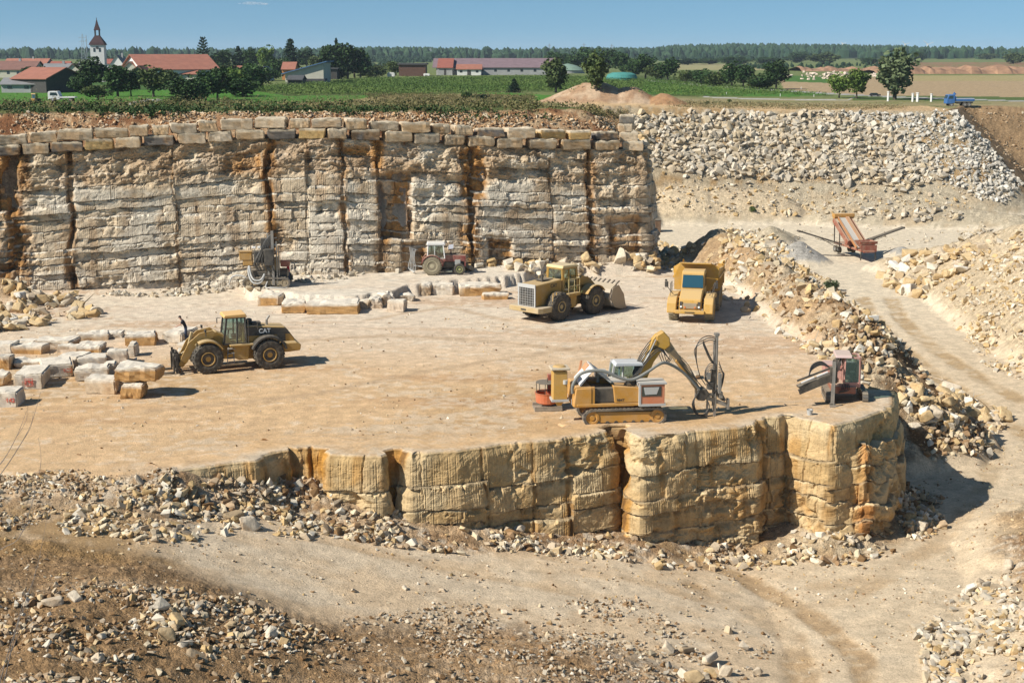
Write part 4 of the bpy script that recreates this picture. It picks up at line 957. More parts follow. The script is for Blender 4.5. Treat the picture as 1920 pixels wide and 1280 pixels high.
for i, (u0, u1, v, hp, d, yaw, sc, ec, rough, bz, words, red) in enumerate(BL):
    x0, y, _ = G(u0, v, bz); x1, _, _ = G(u1, v, bz); k = ppm(y, bz)
    w = (x1-x0)/math.cos(R(yaw)); h = hp/k
    gz = bz if bz > 0.5 else -0.05
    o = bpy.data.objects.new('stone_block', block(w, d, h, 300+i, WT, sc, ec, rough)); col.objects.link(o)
    c_, s_ = math.cos(R(yaw)), math.sin(R(yaw))
    o.location = ((x0+x1)/2 - s_*d/2, y + c_*d/2, gz); o.rotation_euler = (0, 0, R(yaw))
    tag(o, words, 'stone block', 'cut blocks on the quarry floor')
    if red:
        mk = MB(); s2 = h*0.42; zc = h*0.5; yf = -d/2-0.035; xo = [0.35, 0.05, 0.55][i]*w/2; t = 0.035
        if i == 1:
            for a, b in (((-1, -1), (1, -1)), ((1, -1), (1, 1)), ((1, 1), (-1, 1)), ((-1, 1), (-1, -1))):
                mk.bar((xo+a[0]*s2*.55, yf, zc+a[1]*s2*.5), (xo+b[0]*s2*.55, yf, zc+b[1]*s2*.5), t, 0.02)
        mk.bar((xo-0.9*s2 if i == 1 else xo-.1, yf, zc), (xo-0.8*s2 if i == 1 else xo-.05, yf, zc+.05), t, 0.02)
        mk.build('red_mark', REDL, o)
        lettering('painted_number', ['142', '196', '180'][i], 0.33, REDL, o, (xo+(0 if i == 1 else .15), yf-0.004, zc), (R(90), 0, 0), 0.012)
UPB = [(0, 60), (60, 112), (112, 180), (180, 247), (248, 286), (288, 322), (323, 375), (376, 414), (415, 478), (479, 545), (545, 585), (586, 645), (646, 693), (694, 749), (750, 806), (809, 844), (848, 887), (890, 945), (946, 1001), (1006, 1060), (1063, 1108), (1112, 1158)]
LOB = [(0, 48), (48, 99), (100, 164), (165, 219), (220, 272), (274, 333), (335, 390), (392, 441), (443, 501), (503, 560), (560, 614), (615, 655), (657, 715), (720, 774), (775, 828), (830, 872), (873, 925), (928, 981), (987, 1043), (1048, 1107), (1108, 1160)]
darkb = {('l', 0), ('l', 2), ('l', 5), ('l', 9), ('l', 12), ('u', 21), ('u', 17)}; orb = {('u', 19), ('u', 20), ('l', 3), ('l', 10)}
for row, lst in (('l', LOB), ('u', UPB)):
    for i, (u0, u1) in enumerate(lst):
        x0 = wallx(u0+2); x1 = wallx(u1-1); xm = (x0+x1)/2; ym = float(np.interp(xm, WX, [p[1] for p in WALL]))
        zt = float(np.interp(xm, WX, WTOP)); hh = random.uniform(0.68, 0.9) if row == 'u' else random.uniform(.80, .86)
        lo = 0 if row == 'l' else 0.84
        cl = SB if (row, i) not in darkb else (0.17, 0.15, 0.13)
        if (row, i) in orb: cl = (0.52, 0.36, 0.16)
        kk = 0.62+0.34*random.random(); wv = random.uniform(-.05, .07); cl = (cl[0]*kk*(1+wv), cl[1]*kk, cl[2]*kk*(1-wv*1.5))
        w = x1-x0-random.uniform(-.02, .1); d = 1.4+0.3*random.random()
        ang = math.atan2(np.interp(x1, WX, [p[1] for p in WALL])-np.interp(x0, WX, [p[1] for p in WALL]), x1-x0)
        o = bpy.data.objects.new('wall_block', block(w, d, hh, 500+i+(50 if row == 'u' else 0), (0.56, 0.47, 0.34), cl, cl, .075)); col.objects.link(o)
        o.location = (xm-math.sin(ang)*0.3, ym+d/2-0.15+(0.1 if row == 'u' else 0)+0.12*random.uniform(-1, 1), zt+lo-0.02+(0.02 if row == 'u' else 0)); o.rotation_euler = (0, 0, ang+R(random.uniform(-4, 4)))
        tone = 'dark weathered' if (row, i) in darkb else ('orange' if (row, i) in orb else 'beige')
        tag(o, '%s squared block, %s from the left in the %s course on the quarry wall' % (tone, ordinal(i+1), 'upper' if row == 'u' else 'lower'), 'stone block', 'squared blocks laid along the top of the quarry wall')
for i, (u0, u1, vv, yy, cl) in enumerate([(1168, 1206, 290, 126.5, SB), (1163, 1196, 274, 127.5, SB), (1160, 1186, 259, 128.2, SB), (1163, 1188, 246, 128.6, (0.2, 0.18, 0.15))]):
    a = at_y(u0, vv, yy); b = at_y(u1, vv, yy)
    o = bpy.data.objects.new('wall_block', block(b[0]-a[0], 1.4, 0.74, 640+i, (0.56, 0.47, 0.34), tuple(c*.85 for c in cl), cl, .06)); col.objects.link(o)
    o.location = ((a[0]+b[0])/2, yy+0.5, 10.68+0.76*i); tag(o, '%s squared block, %s from the bottom in the stack at the wall corner' % ('dark topmost' if i == 3 else 'beige', ordinal(i+1)), 'stone block', 'corner stack of squared blocks')
# ------------------------------------------------------------------ plants, woods and fields
LF1 = leaf_mat('leaves_dark', (0.018, 0.045, 0.012), (0.045, 0.085, 0.02)); LF2 = leaf_mat('leaves_olive', (0.04, 0.065, 0.02), (0.10, 0.13, 0.035))
LF3 = leaf_mat('leaves_bright', (0.06, 0.12, 0.02), (0.16, 0.22, 0.04)); LF4 = leaf_mat('needles', (0.01, 0.03, 0.014), (0.03, 0.055, 0.025))
LF5 = leaf_mat('leaves_pale', (0.07, 0.10, 0.045), (0.14, 0.17, 0.08)); DRY = leaf_mat('dry_stalks', (0.12, 0.11, 0.05), (0.26, 0.20, 0.10))
LFH = leaf_mat('forest_leaves', (0.012, 0.035, 0.018), (0.03, 0.06, 0.022), 0.03)
LFU = leaf_mat('weed_leaves', (0.06, 0.08, 0.022), (0.20, 0.155, 0.07), 0.5); LFM = leaf_mat('maize_leaves', (0.065, 0.12, 0.022), (0.12, 0.175, 0.04), 0.04)
BARK = flatm('bark', (0.09, 0.07, 0.05), 0.9, 0.3, 8)
def quads(P, size, r, flatz=1.0):
    n = len(P); a = r.normal(size=(n, 3)); a /= np.linalg.norm(a, axis=1, keepdims=True)
    b = np.cross(a, r.normal(size=(n, 3))); b /= np.linalg.norm(b, axis=1, keepdims=True)
    s_ = (size*r.uniform(0.6, 1.3, n))[:, None]
    V = np.stack([P-a*s_-b*s_*.6, P+a*s_-b*s_*.6, P+a*s_*.8+b*s_*.6, P-a*s_*.8+b*s_*.6], 1).reshape(-1, 3)
    return V, np.arange(4*n).reshape(-1, 4)
def crown_mesh(kind, seed):
    r = np.random.default_rng(seed); P = []
    if kind == 'conifer':
        for k in range(26):
            z = 0.10+0.88*k/26; rad = 0.40*(1-z)**0.85+0.02
            for j in range(max(4, int(9*(1-z))+3)):
                a = r.uniform(0, 6.28); L = rad*r.uniform(0.6, 1.1); t = r.uniform(0.1, 1, 14)
                P.append(np.stack([np.cos(a)*L*t, np.sin(a)*L*t, z-0.10*L*t*1.5+r.normal(0, .008, 14)], 1))
        P = np.concatenate(P)+r.normal(0, .01, (sum(len(p) for p in P), 3)); size = 0.026
    elif kind == 'layered':
        for k in range(11):
            z = 0.22+0.78*k/11; rad = 0.46*(1-z)**0.7+0.04
            for j in range(8):
                a = j*0.785+k*0.4+r.normal(0, .1); t = r.uniform(0.05, 1, 16)
                P.append(np.stack([np.cos(a)*rad*t, np.sin(a)*rad*t, z+0.06*t*t+r.normal(0, .006, 16)], 1))
        P = np.concatenate(P); size = 0.024
    else:
        spec = {'round': (0.54, 0.46, 0.42, 0.42, 34), 'wide': (0.50, 0.50, 0.5, 0.40, 36), 'tall': (0.53, 0.47, 0.30, 0.5, 38), 'shrub': (0.40, 0.42, 0.5, 0.5, 22)}[kind]
        zc, hz_, hx, _, nb = spec
        for k in range(nb):
            d = r.normal(size=3); d /= np.linalg.norm(d); d *= r.uniform(0.2, 0.8)
            c = np.array([d[0]*hx, d[1]*hx, zc+d[2]*hz_]); br = r.uniform(0.09, 0.19)*(1.15 if kind != 'tall' else .8)
            n = 62; q = r.normal(size=(n, 3)); q /= np.linalg.norm(q, axis=1, keepdims=True); q *= (r.uniform(0.45, 1.08, n)**0.5)[:, None]
            p = c+q*br*np.array([1.1, 1.1, .85 if kind != 'tall' else 1.25]); P.append(p)
        P = np.concatenate(P); P = P[P[:, 2] > 0.02]; size = 0.034
    return quads(P, size, r)
def tree_proto(kind, seed):
    V, Fc = crown_mesh(kind, seed); me = np_mesh('crown', V, Fc, None); m = me.data; bpy.data.objects.remove(me)
    b = MB(); r = random.Random(seed); th = 0.022 if kind in ('conifer', 'layered') else 0.03
    b.tube([(0, 0, -0.05), (0.01, 0, 0.25), (-0.01, 0.01, 0.5), (0, 0, 0.95 if th < .03 else 0.72)], [th, th*.8, th*.6, th*.3], 6)
    if kind not in ('conifer', 'layered'):
        for k in range(6):
            a = r.uniform(0, 6.28); z0 = r.uniform(.22, .5); L = r.uniform(.2, .34)*(0.7 if kind == 'tall' else 1)
            b.tube([(0, 0, z0), (math.cos(a)*L*.5, math.sin(a)*L*.5, z0+.12), (math.cos(a)*L, math.sin(a)*L, z0+.3)], [th*.5, th*.35, th*.15], 5)
    o = b.build('trunk', BARK); tm = o.data; bpy.data.objects.remove(o)
    return m, tm
TP = {k: [tree_proto(k, 60+i*7+len(k)) for i in range(n)] for k, n in (('round', 4), ('wide', 3), ('tall', 3), ('conifer', 2), ('layered', 1), ('shrub', 3))}
TM = {}
def plain_pt(u, v):        # a point of the far plain seen at a photograph pixel
    return ground_at(u, v)
def tree(kind, u, v, hpx, wpx, leaf, label, cat='tree', group='trees around the village and fields', name=None, i=0, y=None):
    x, y0, z = ground_at(u, v)
    if y is not None: x, _, _ = at_y(u, v, y); y0 = y; z = hz(x, y)
    k = ppm(y0, z); h = hpx/k; w = wpx/k
    m, tm = TP[kind][i % len(TP[kind])]
    key = (m.name, leaf.name)
    if key not in TM: mm = m.copy(); mm.materials.clear(); mm.materials.append(leaf); TM[key] = mm
    root = empty(name or ('shrub' if kind == 'shrub' else {'conifer': 'conifer_tree', 'layered': 'conifer_tree'}.get(kind, 'leafy_tree')), (x, y0, z-0.05), i*1.3, label, cat, group)
    W = {'round': .98, 'wide': 1.15, 'tall': .70, 'conifer': .84, 'layered': .96, 'shrub': 1.15}[kind]
    root.scale = (w/W*1.42, w/W*1.42, h*1.12)
    for nm, me_ in (('crown', TM[key]), ('trunk', tm)):
        o = bpy.data.objects.new(nm, me_); col.objects.link(o); o.parent = root
    return root
TR = [('round', 60, 152, 26, 34, LF1, 'dark tree behind the red roofed barn'), ('wide', 118, 160, 30, 40, LF1, 'dark bush between the barn and the low dark tree'), ('round', 262, 168, 36, 36, LF1, 'dark tree below the bright red roof'), ('round', 205, 135, 26, 26, LF2, 'small olive tree beside the church tower'), ('round', 270, 128, 22, 30, LF1, 'dark tree behind the gabled houses'),
 ('round', 1052, 128, 30, 40, LF1, 'dark crown behind the two green tanks'), ('round', 1100, 134, 40, 44, LF1, 'dark tree behind the poplar, left side'), ('wide', 1190, 142, 34, 44, LF1, 'low dark tree between the poplar and the round tree'),
 ('wide', 1232, 150, 30, 40, LF2, 'olive bush between two round trees by the green dome'), ('round', 600, 140, 38, 40, LF2, 'olive tree just left of the tall light tree'), ('wide', 430, 150, 30, 50, LF1, 'dark shrub under the pointed village tree'),
 ('wide', 505, 152, 24, 40, LF1, 'low shrub below the light green tree'), ('round', 665, 146, 50, 50, LF1, 'dark tree filling the middle of the large group'), ('wide', 1335, 161, 26, 60, LF1, 'dense lower part of the roadside hedge'), ('wide', 1430, 167, 28, 60, LF1, 'dense right part of the roadside hedge'),
 ('wide', 370, 192, 40, 60, LF1, 'dark bush between the trees below the barn'), ('wide', 455, 182, 36, 60, LF1, 'dark bush right of the yellow green tree'),
 ('wide', 153, 177, 38, 44, LF1, 'low dark tree left of the big round tree below the church tower'),
 ('round', 172, 172, 58, 56, LF1, 'big round dark green tree directly below the church tower'),
 ('wide', 92, 168, 40, 40, LF1, 'dark tree right of the red roofed barn at the left edge'),
 ('shrub', 184, 187, 34, 50, LF2, 'grey green bush in front of the trees below the church'),
 ('tall', 221, 181, 58, 44, LF1, 'tall pointed green tree right of the church tower'),
 ('round', 246, 181, 44, 34, LF1, 'dark round tree right of the tall pointed one'),
 ('round', 288, 182, 54, 56, LF2, 'brownish green round tree in front of the big white gabled barn'),
 ('round', 322, 178, 46, 44, LF2, 'second olive tree under the big red barn roof'),
 ('wide', 350, 192, 48, 66, LF1, 'wide dark tree in the middle of the clump below the barn'),
 ('round', 386, 190, 52, 48, LF1, 'dark tree below the small red roof'),
 ('shrub', 326, 196, 22, 34, LF2, 'low bush at the front of the clump below the barn'),
 ('round', 408, 188, 60, 50, LF1, 'dark round tree with a yellowish neighbour'),
 ('round', 440, 180, 54, 46, LF3, 'yellow green tree beside the dark round one'),
 ('wide', 474, 170, 52, 62, LF1, 'dark wide tree at the end of the clump by the meadow'),
 ('layered', 383, 140, 62, 30, LF4, 'tiered conifer standing above the big red barn roof'),
 ('round', 414, 140, 44, 40, LF1, 'dark tree just behind the big barn'), ('conifer', 448, 138, 46, 32, LF4, 'pointed dark tree behind the village clump'),
 ('round', 474, 138, 44, 34, LF1, 'rounded tree second right of the pointed one'), ('round', 500, 140, 50, 32, LF3, 'light green tree behind the village'),
 ('conifer', 546, 140, 60, 44, LF4, 'dark broad conifer left of the solar roofed building'), ('round', 518, 148, 40, 36, LF1, 'dark tree above the orange roofed house'),
 ('round', 575, 132, 36, 36, LF1, 'low tree behind the solar roof'), ('tall', 622, 148, 62, 34, LF1, 'tall light tree right of the solar roofed building'),
 ('round', 652, 148, 64, 52, LF1, 'largest dark tree between the solar roof and the wooden shed'), ('conifer', 632, 148, 68, 26, LF4, 'thin spire like conifer amid the large trees'),
 ('round', 676, 148, 38, 38, LF1, 'smaller tree at the right of the large dark group'), ('shrub', 705, 145, 30, 44, LF2, 'bushy tree left of the wooden shed'), ('round', 742, 142, 26, 34, LF2, 'olive tree overlapping the wooden shed'),
 ('shrub', 640, 148, 20, 40, LF2, 'low bushes under the large trees'), ('shrub', 692, 146, 18, 40, LF2, 'low bush at the maize edge'),
 ('conifer', 964, 174, 24, 26, LF4, 'small lone conifer in the maize field'), ('tall', 1042, 174, 64, 40, LF2, 'narrow grey green tree in front of the green dome'),
 ('tall', 1118, 170, 70, 38, LF2, 'tall poplar like tree behind the sand heap'), ('round', 1035, 130, 30, 30, LF1, 'dark tree behind the long farm roof'),
 ('round', 1075, 135, 34, 36, LF1, 'dark tree behind the green domes'), ('round', 1140, 137, 42, 40, LF1, 'dark tree just right of the poplar'),
 ('round', 1166, 139, 42, 38, LF1, 'second dark tree right of the poplar'), ('round', 1210, 149, 42, 42, LF1, 'round tree right of the green dome'),
 ('round', 1252, 152, 40, 44, LF1, 'round tree at the start of the roadside hedge'), ('shrub', 1285, 156, 30, 40, LF2, 'first hedge shrub by the road'), ('shrub', 1315, 158, 34, 44, LF1, 'second hedge shrub by the road'),
 ('shrub', 1346, 162, 34, 44, LF2, 'third hedge shrub by the road'), ('round', 1372, 164, 44, 40, LF1, 'taller tree in the middle of the roadside hedge'), ('round', 1394, 165, 42, 36, LF1, 'tree right of the tallest hedge tree'),
 ('shrub', 1420, 167, 30, 40, LF2, 'hedge shrub before the last hedge tree'), ('round', 1455, 168, 50, 44, LF1, 'last and largest tree of the roadside hedge'),
 ('round', 1573, 184, 44, 36, LF3, 'bright green young tree by the road, left of two'), ('round', 1606, 185, 54, 40, LF3, 'bright green tree by the road, right of two'),
 ('tall', 1678, 187, 90, 62, LF5, 'tall drooping birch beside the white pillars'),
 ('shrub', 1325, 196, 8, 10, LF2, 'tiny bush on the brown strip above the waste slope'), ('shrub', 1368, 192, 8, 9, LF2, 'second tiny bush on the brown strip'),
 ('shrub', 878, 188, 20, 22, LF1, 'dark bush on the rim, left of two'), ('shrub', 906, 189, 16, 22, LF4, 'dark bush on the rim, right of two'),
 ('wide', 1495, 118, 20, 46, LF1, 'dark copse on the far field'), ('wide', 1545, 121, 22, 50, LF2, 'light green copse on the far field'), ('wide', 1630, 122, 14, 40, LF1, 'low far copse left of the birch'),
 ('wide', 1380, 124, 18, 60, LF1, 'far copse behind the pale field'), ('wide', 1290, 122, 12, 50, LF1, 'low far copse behind the domes'), ('wide', 1850, 112, 12, 40, LF2, 'far bushes near the right horizon'), ('wide', 1900, 120, 22, 40, LF2, 'green bank bushes at the right edge'),
 ('wide', 1330, 121, 12, 50, LF1, 'far hedge left of the sand pit'), ('wide', 1440, 121, 14, 50, LF1, 'far hedge right of the pale field'), ('wide', 1720, 118, 22, 30, LF1, 'far tree left of the wind turbines')]
for i, t in enumerate(TR):
    tree(*t, i=i, cat='bush' if t[0] == 'shrub' else 'tree')
tree('shrub', 1213, 470, 44, 22, LF1, 'dark ivy like bush growing at the corner foot of the quarry wall', 'bush', None, y=127.5, i=1)
tree('shrub', 1556, 545, 26, 30, LF5, 'pale green bush on the crest of the rubble ridge', 'bush', None, i=2)
tree('shrub', 1412, 398, 14, 14, LF2, 'small weed clump at the foot of the long waste slope', 'bush', None, i=0)
# weeds along the rim
def scatter(poly, cnt, ymax=1e9):
    m = np.nonzero(inpoly(GU, GVv, poly) & VIS & (GY < ymax))
    w = area[m]; w = w/w.sum(); k = rng.choice(len(w), cnt, p=w); yy, xx = m[0][k], m[1][k]
    dy = np.gradient(ys)[yy]
    return np.stack([GX[yy, xx]+rng.normal(0, .15, cnt), GY[yy, xx]+(rng.random(cnt)-.5)*dy, GZ[yy, xx]], 1)
def tufts(name, polys, leaf, size, spread, per, label, hgt):
    P = np.concatenate([scatter(p, c) for p, c in polys]); n = len(P)
    s_ = rng.uniform(0.5, 1.3, n)
    Q = np.repeat(P, per, 0) + rng.normal(size=(n*per, 3))*np.repeat(s_, per)[:, None]*np.array([spread, spread, hgt*.45]); Q[:, 2] += np.repeat(s_, per)*hgt*.45
    V_, F_ = quads(Q, size, rng); o = np_mesh(name, V_, F_, leaf); tag(o, label, 'undergrowth', kind='stuff'); return o
tufts('undergrowth', [([(-20, 196), (300, 192), (700, 196), (860, 182), (1010, 188), (1120, 215), (1010, 224), (700, 213), (300, 212), (-20, 213)], 750), ([(680, 178), (1000, 180), (1010, 215), (760, 215)], 700),
    ([(1080, 205), (1180, 210), (1150, 222)], 60)], LFU, 0.09, 0.35, 26, 'olive weeds and low bushes along the top of the bank', 0.5)
tufts('weeds', [([(-20, 205), (200, 205), (600, 206), (900, 208), (1060, 225), (900, 228), (300, 216), (-20, 216)], 260), ([(140, 213), (340, 208), (330, 224), (200, 222)], 60)], LF1, 0.09, 0.3, 24, 'dark green weeds hanging over the top of the brown bank', 0.5)
tufts('dry_grass', [([(-20, 190), (1000, 180), (1010, 212), (-20, 210)], 1300)], DRY, 0.05, 0.35, 20, 'dry straw coloured stalks among the weeds on the rim', 0.8)
tufts('verge_grass', [([(1260, 190), (1500, 196), (1700, 200), (1690, 206), (1250, 206)], 700)], DRY, 0.09, 0.5, 12, 'dry grass along the haul road over the waste slope', 0.35)
tufts('maize', [([(440, 166), (700, 148), (1040, 143), (1240, 152), (1560, 179), (1300, 179), (1000, 170), (760, 177), (540, 178)], 11000)], LFM, 0.12, 0.9, 9, 'field of green maize beyond the quarry', 0.55)
# wooded hills on the horizon
TL = [(-900, 103), (0, 104), (100, 103), (200, 100), (300, 103), (400, 102), (500, 101), (640, 99), (700, 95), (800, 94), (880, 96), (960, 100), (1010, 99), (1060, 96), (1180, 96), (1250, 89), (1350, 86), (1500, 88), (1640, 91), (1690, 96), (1740, 105), (1800, 106), (2900, 106)]
tu = np.array([p[0] for p in TL], float); tv = np.array([p[1] for p in TL], float)
def hill(name, y0, y1, uu, vv, drop, mat):
    nx_, ny_ = 220, 14; U = np.linspace(uu[0], uu[-1], nx_); rows = []
    for j in range(ny_):
        f = j/(ny_-1); y = y0+(y1-y0)*f
        top = np.array([at_y(a, b, y1)[2] for a, b in zip(U, np.interp(U, uu, vv))])-drop
        X = (U-960)/FPX*y1*1.0; zb = 8.0+4*min(1, max(0, (y0-900)/1700))+2
        rows.append(np.stack([X, y+0*X, zb+(top-zb)*(f*f*(3-2*f))], 1))
    Vh = np.concatenate(rows); o = np_mesh(name, Vh, grid_faces(ny_, nx_), mat, smooth=True); tag(o, kind='structure'); return Vh.reshape(ny_, nx_, 3)
HM = flatm('hill_ground', (0.035, 0.055, 0.02), 0.95, 0.3, 0.02)
H1 = hill('hills', 1700, 2500, tu, tv, 12, HM)
H2 = hill('far_hills', 4300, 5200, np.array([1650., 1760, 1820, 1870, 1920, 2300, 2900]), np.array([107., 103, 99, 96, 93, 92, 96]), 8, HM)
def cones(P, h, w, r):
    n = len(P); k = 6; a = np.linspace(0, 6.283, k, endpoint=False)
    hh = h*r.uniform(.55, 1.2, n); ww = w*r.uniform(.7, 1.4, n)
    ring = np.stack([np.cos(a), np.sin(a), 0*a], 1)[None]*ww[:, None, None]*r.uniform(.75, 1.2, (n, k, 1))
    b = P[:, None]+ring*0.8; b[:, :, 2] += (hh*.15)[:, None]
    mid = P[:, None]+ring*r.uniform(.45, .95, (n, 1, 1)); mid[:, :, 2] += (hh*r.uniform(.55, .8, n))[:, None]
    tp = P+np.stack([0*hh, 0*hh, hh], 1)
    Vc = np.concatenate([b, mid, tp[:, None]], 1)
    Fc = []
    for i in range(k):
        j = (i+1) % k; Fc += [(i, j, k+j), (i, k+j, k+i), (k+i, k+j, 2*k)]
    Fc = np.array(Fc)[None]+(np.arange(n)*(2*k+1))[:, None, None]
    return Vc.reshape(-1, 3), Fc.reshape(-1, 3)
def forest(name, H, n, h, w, label, ulo=-1e9, uhi=1e9):
    ny_, nx_, _ = H.shape; j = (rng.random(n)**0.6*(ny_-1.01)); i = rng.random(n)*(nx_-1.01); j0 = j.astype(int); i0 = i.astype(int); fj = (j-j0)[:, None]; fi = (i-i0)[:, None]
    P = (H[j0, i0]*(1-fi)+H[j0, i0+1]*fi)*(1-fj)+(H[j0+1, i0]*(1-fi)+H[j0+1, i0+1]*fi)*fj
    Vc, Fc = cones(P, h, w, rng); o = np_mesh(name, Vc, Fc, LFH); tag(o, label, 'forest', kind='stuff')
forest('distant_forest', H1, 16000, 15, 5.5, 'dark wooded ridge along the horizon')
forest('faraway_forest', H2, 5000, 16, 9, 'pale blue wooded hill at the far right of the horizon')
# a few loose hedges in the middle distance
Pm = []
for (u0, u1, v, n) in ((0, 560, 112, 240), (660, 830, 116, 120), (600, 760, 126, 60), (830, 1200, 110, 200), (1200, 1460, 114, 130), (1740, 1930, 108, 60), (1380, 1700, 126, 50)):
    for _ in range(n):
        u = random.uniform(u0, u1); vv = v+random.uniform(-3, 3); x, y, z = G(u, vv, 11.5); Pm.append((x, y, hz(x, y)))
Pm = np.array(Pm); sc_ = Pm[:, 1]/2667; Pm2 = np.repeat(Pm, 3, 0)+rng.normal(size=(len(Pm)*3, 3))*np.repeat(sc_, 3)[:, None]*np.array([6, 20, 0]); Vc, Fc = cones(Pm2, 9*np.repeat(sc_, 3), 3.6*np.repeat(sc_, 3), rng); o = np_mesh('far_hedges', Vc, Fc, LFH); tag(o, 'dark hedges and copses across the fields below the wooded ridge', 'hedge', kind='stuff')
# bare twigs close to the camera at the lower left
x, y, z = G(-15, 1330, 2.0)
tw = empty('bare_shrub', (x, y, hz(x, y)), 0, 'bare grey twigs rising at the lower left edge of the picture', 'twigs')
def tp_(u, v, d): return Vector(at_y(u, v, y+d))-Vector((x, y, hz(x, y)))
tws = [[(-30, 1400), (10, 1240), (40, 1150), (70, 1060), (90, 960)], [(-20, 1400), (30, 1180), (45, 1120), (50, 1080)], [(-60, 1080), (0, 1030), (40, 1000), (75, 880), (72, 820)], [(-60, 960), (0, 890), (40, 830), (60, 790), (76, 735)],
       [(-30, 1320), (0, 1260), (30, 1200), (34, 1150)], [(-40, 900), (0, 870), (30, 820), (50, 770)]]
for k, pts in enumerate(tws):
    b = MB(); b.tube([tp_(u, v, 0.2*k) for u, v in pts], [0.014, 0.011, 0.009, 0.006, 0.004], 5)
    u1, v1 = pts[2]; b.tube([tp_(u1, v1, 0.2*k), tp_(u1+18, v1-30, 0.2*k+.1), tp_(u1+22, v1-60, .2*k)], [0.006, 0.004, 0.003], 5)
    b.build('twig', flatm('twig_bark', (0.22, 0.18, 0.15), .9, .2, 20), tw)
# ------------------------------------------------------------------ machines
def place(name, u, v, z, yaw, label, cat, scale=1.0, group=None):
    x, y, _ = G(u, v, z); return empty(name, (x, y, z), R(yaw), label, cat, group, scale)
def wheel(parent, x, y, z, r, w, side, tyre=RUB, rimm=YEL, tread='chain', rr=0.42, name='wheel'):
    b = MB(); h = w/2
    b.lathe([(r*rr*1.05, -h*.82), (r*.62, -h), (r*.88, -h*.96), (r*.96, -h*.8), (r*.985, -h*.45), (r*.985, h*.45), (r*.96, h*.8), (r*.88, h*.96), (r*.62, h), (r*rr*1.05, h*.82)], (0, 0, 0), 'y', 36)
    n = 30 if tread == 'chain' else 22
    for k in range(n):
        a = 2*math.pi*k/n
        m = Matrix.Rotation(a, 4, 'Y')
        if tread == 'chain':
            for j in range(4):
                yy = -h*.85+h*1.7*(j+.5*(k % 2))/4+.02; b.cbox((r*.99, yy, 0), (r*.05, w*.13, r*.13), m)
            for q in (0.70, 0.86):
                for s_ in (-1, 1): b.cbox((r*q, s_*h*.99, 0), (r*.10, w*.05, r*.07), m @ Matrix.Rotation(R(8*(k % 2)), 4, 'Y'))
        else:
            for s_ in (-1, 1): b.cbox((r*.99, s_*h*.48, r*.06*s_), (r*.06, w*.46, r*.10), m)
    o = b.build(name, tyre, parent); o.location = (x, y, z)
    c = MB(); c.lathe([(r*rr*1.12, side*h*.72), (r*rr*1.12, side*h*.98), (r*rr*.98, side*h*1.0), (r*rr*.9, side*h*.6), (r*rr*.5, side*h*.5), (r*rr*.42, side*h*.85), (0.02, side*h*.88)], (0, 0, 0), 'y', 24)
    for k in range(8):
        a = 2*math.pi*k/8; c.cyl((math.cos(a)*r*rr*.68, side*h*.5, math.sin(a)*r*rr*.68), (math.cos(a)*r*rr*.68, side*h*.62, math.sin(a)*r*rr*.68), r*.035, n=6)
    c.build('rim', rimm, o); return o
def arch(r0, r1, a0, a1, n=10):   # outline of a mudguard in x,z
    return [(r1*math.cos(R(a0+(a1-a0)*k/n)), r1*math.sin(R(a0+(a1-a0)*k/n))) for k in range(n+1)]+[(r0*math.cos(R(a1-(a1-a0)*k/n)), r0*math.sin(R(a1-(a1-a0)*k/n))) for k in range(n+1)]
def rail(parent, pts, r=0.02, mat=None, name='handrail', posts=None):
    b = MB()
    for i in range(len(pts)-1): b.cyl(pts[i], pts[i+1], r, n=6)
    for p, q in (posts or []): b.cyl(p, q, r, n=6)
    return b.build(name, mat or DKM, parent)
def cab_frame(parent, x0, x1, y, z0, z1, taper, mat, glass, t=0.09, roof=True, roofmat=None, name='cab'):
    """posts and sills with real window openings, panes set in them"""
    b = MB(); X0, X1 = x0+taper[0], x1-taper[1]
    B_ = [(x0, -y, z0), (x1, -y, z0), (x1, y, z0), (x0, y, z0)]; T = [(X0, -y*.94, z1), (X1, -y*.94, z1), (X1, y*.94, z1), (X0, y*.94, z1)]
    for p, q in zip(B_, T): b.bar(p, q, t)
    for L_ in (B_, T):
        for i in range(4): b.bar(L_[i], L_[(i+1) % 4], t)
    xm = x0+(x1-x0)*.42
    for s_ in (-1, 1): b.bar((xm, s_*y, z0), (xm+(taper[0]-taper[1])*.3, s_*y*.94, z1), t*.8)
    c = b.build(name, mat, parent)
    g = MB(); e = 0.012
    for i in range(4):
        p, q, r_, s_ = [Vector(k) for k in (B_[i], B_[(i+1) % 4], T[(i+1) % 4], T[i])]
        n_ = (q-p).cross(s_-p).normalized()*e
        g.add([p+n_, q+n_, r_+n_, s_+n_, p-n_, q-n_, r_-n_, s_-n_], [(0, 1, 2, 3), (7, 6, 5, 4), (0, 4, 5, 1), (1, 5, 6, 2), (2, 6, 7, 3), (3, 7, 4, 0)])
    g.build('window', glass, c)
    st = MB(); st.cbox(((x0+x1)/2-.15, 0, z0+.35), (.5, .55, .18)); st.cbox(((x0+x1)/2-.38, 0, z0+.75), (.16, .55, .75)); st.cyl(((x0+x1)/2+.35, 0, z0+.1), ((x0+x1)/2+.25, 0, z0+.75), .04)
    st.lathe([(.2, 0), (.22, .02), (.2, .04)], ((x0+x1)/2+.25, 0, z0+.75)); st.build('seat', BLK, c)
    if roof:
        r_ = MB(); r_.prism([(X0-.14, z1), (X1+.2, z1), (X1+.12, z1+.16), (X0-.05, z1+.20)], -y*1.06, y*1.06); r_.build('roof', roofmat or mat, parent, bevel=.03)
    return c

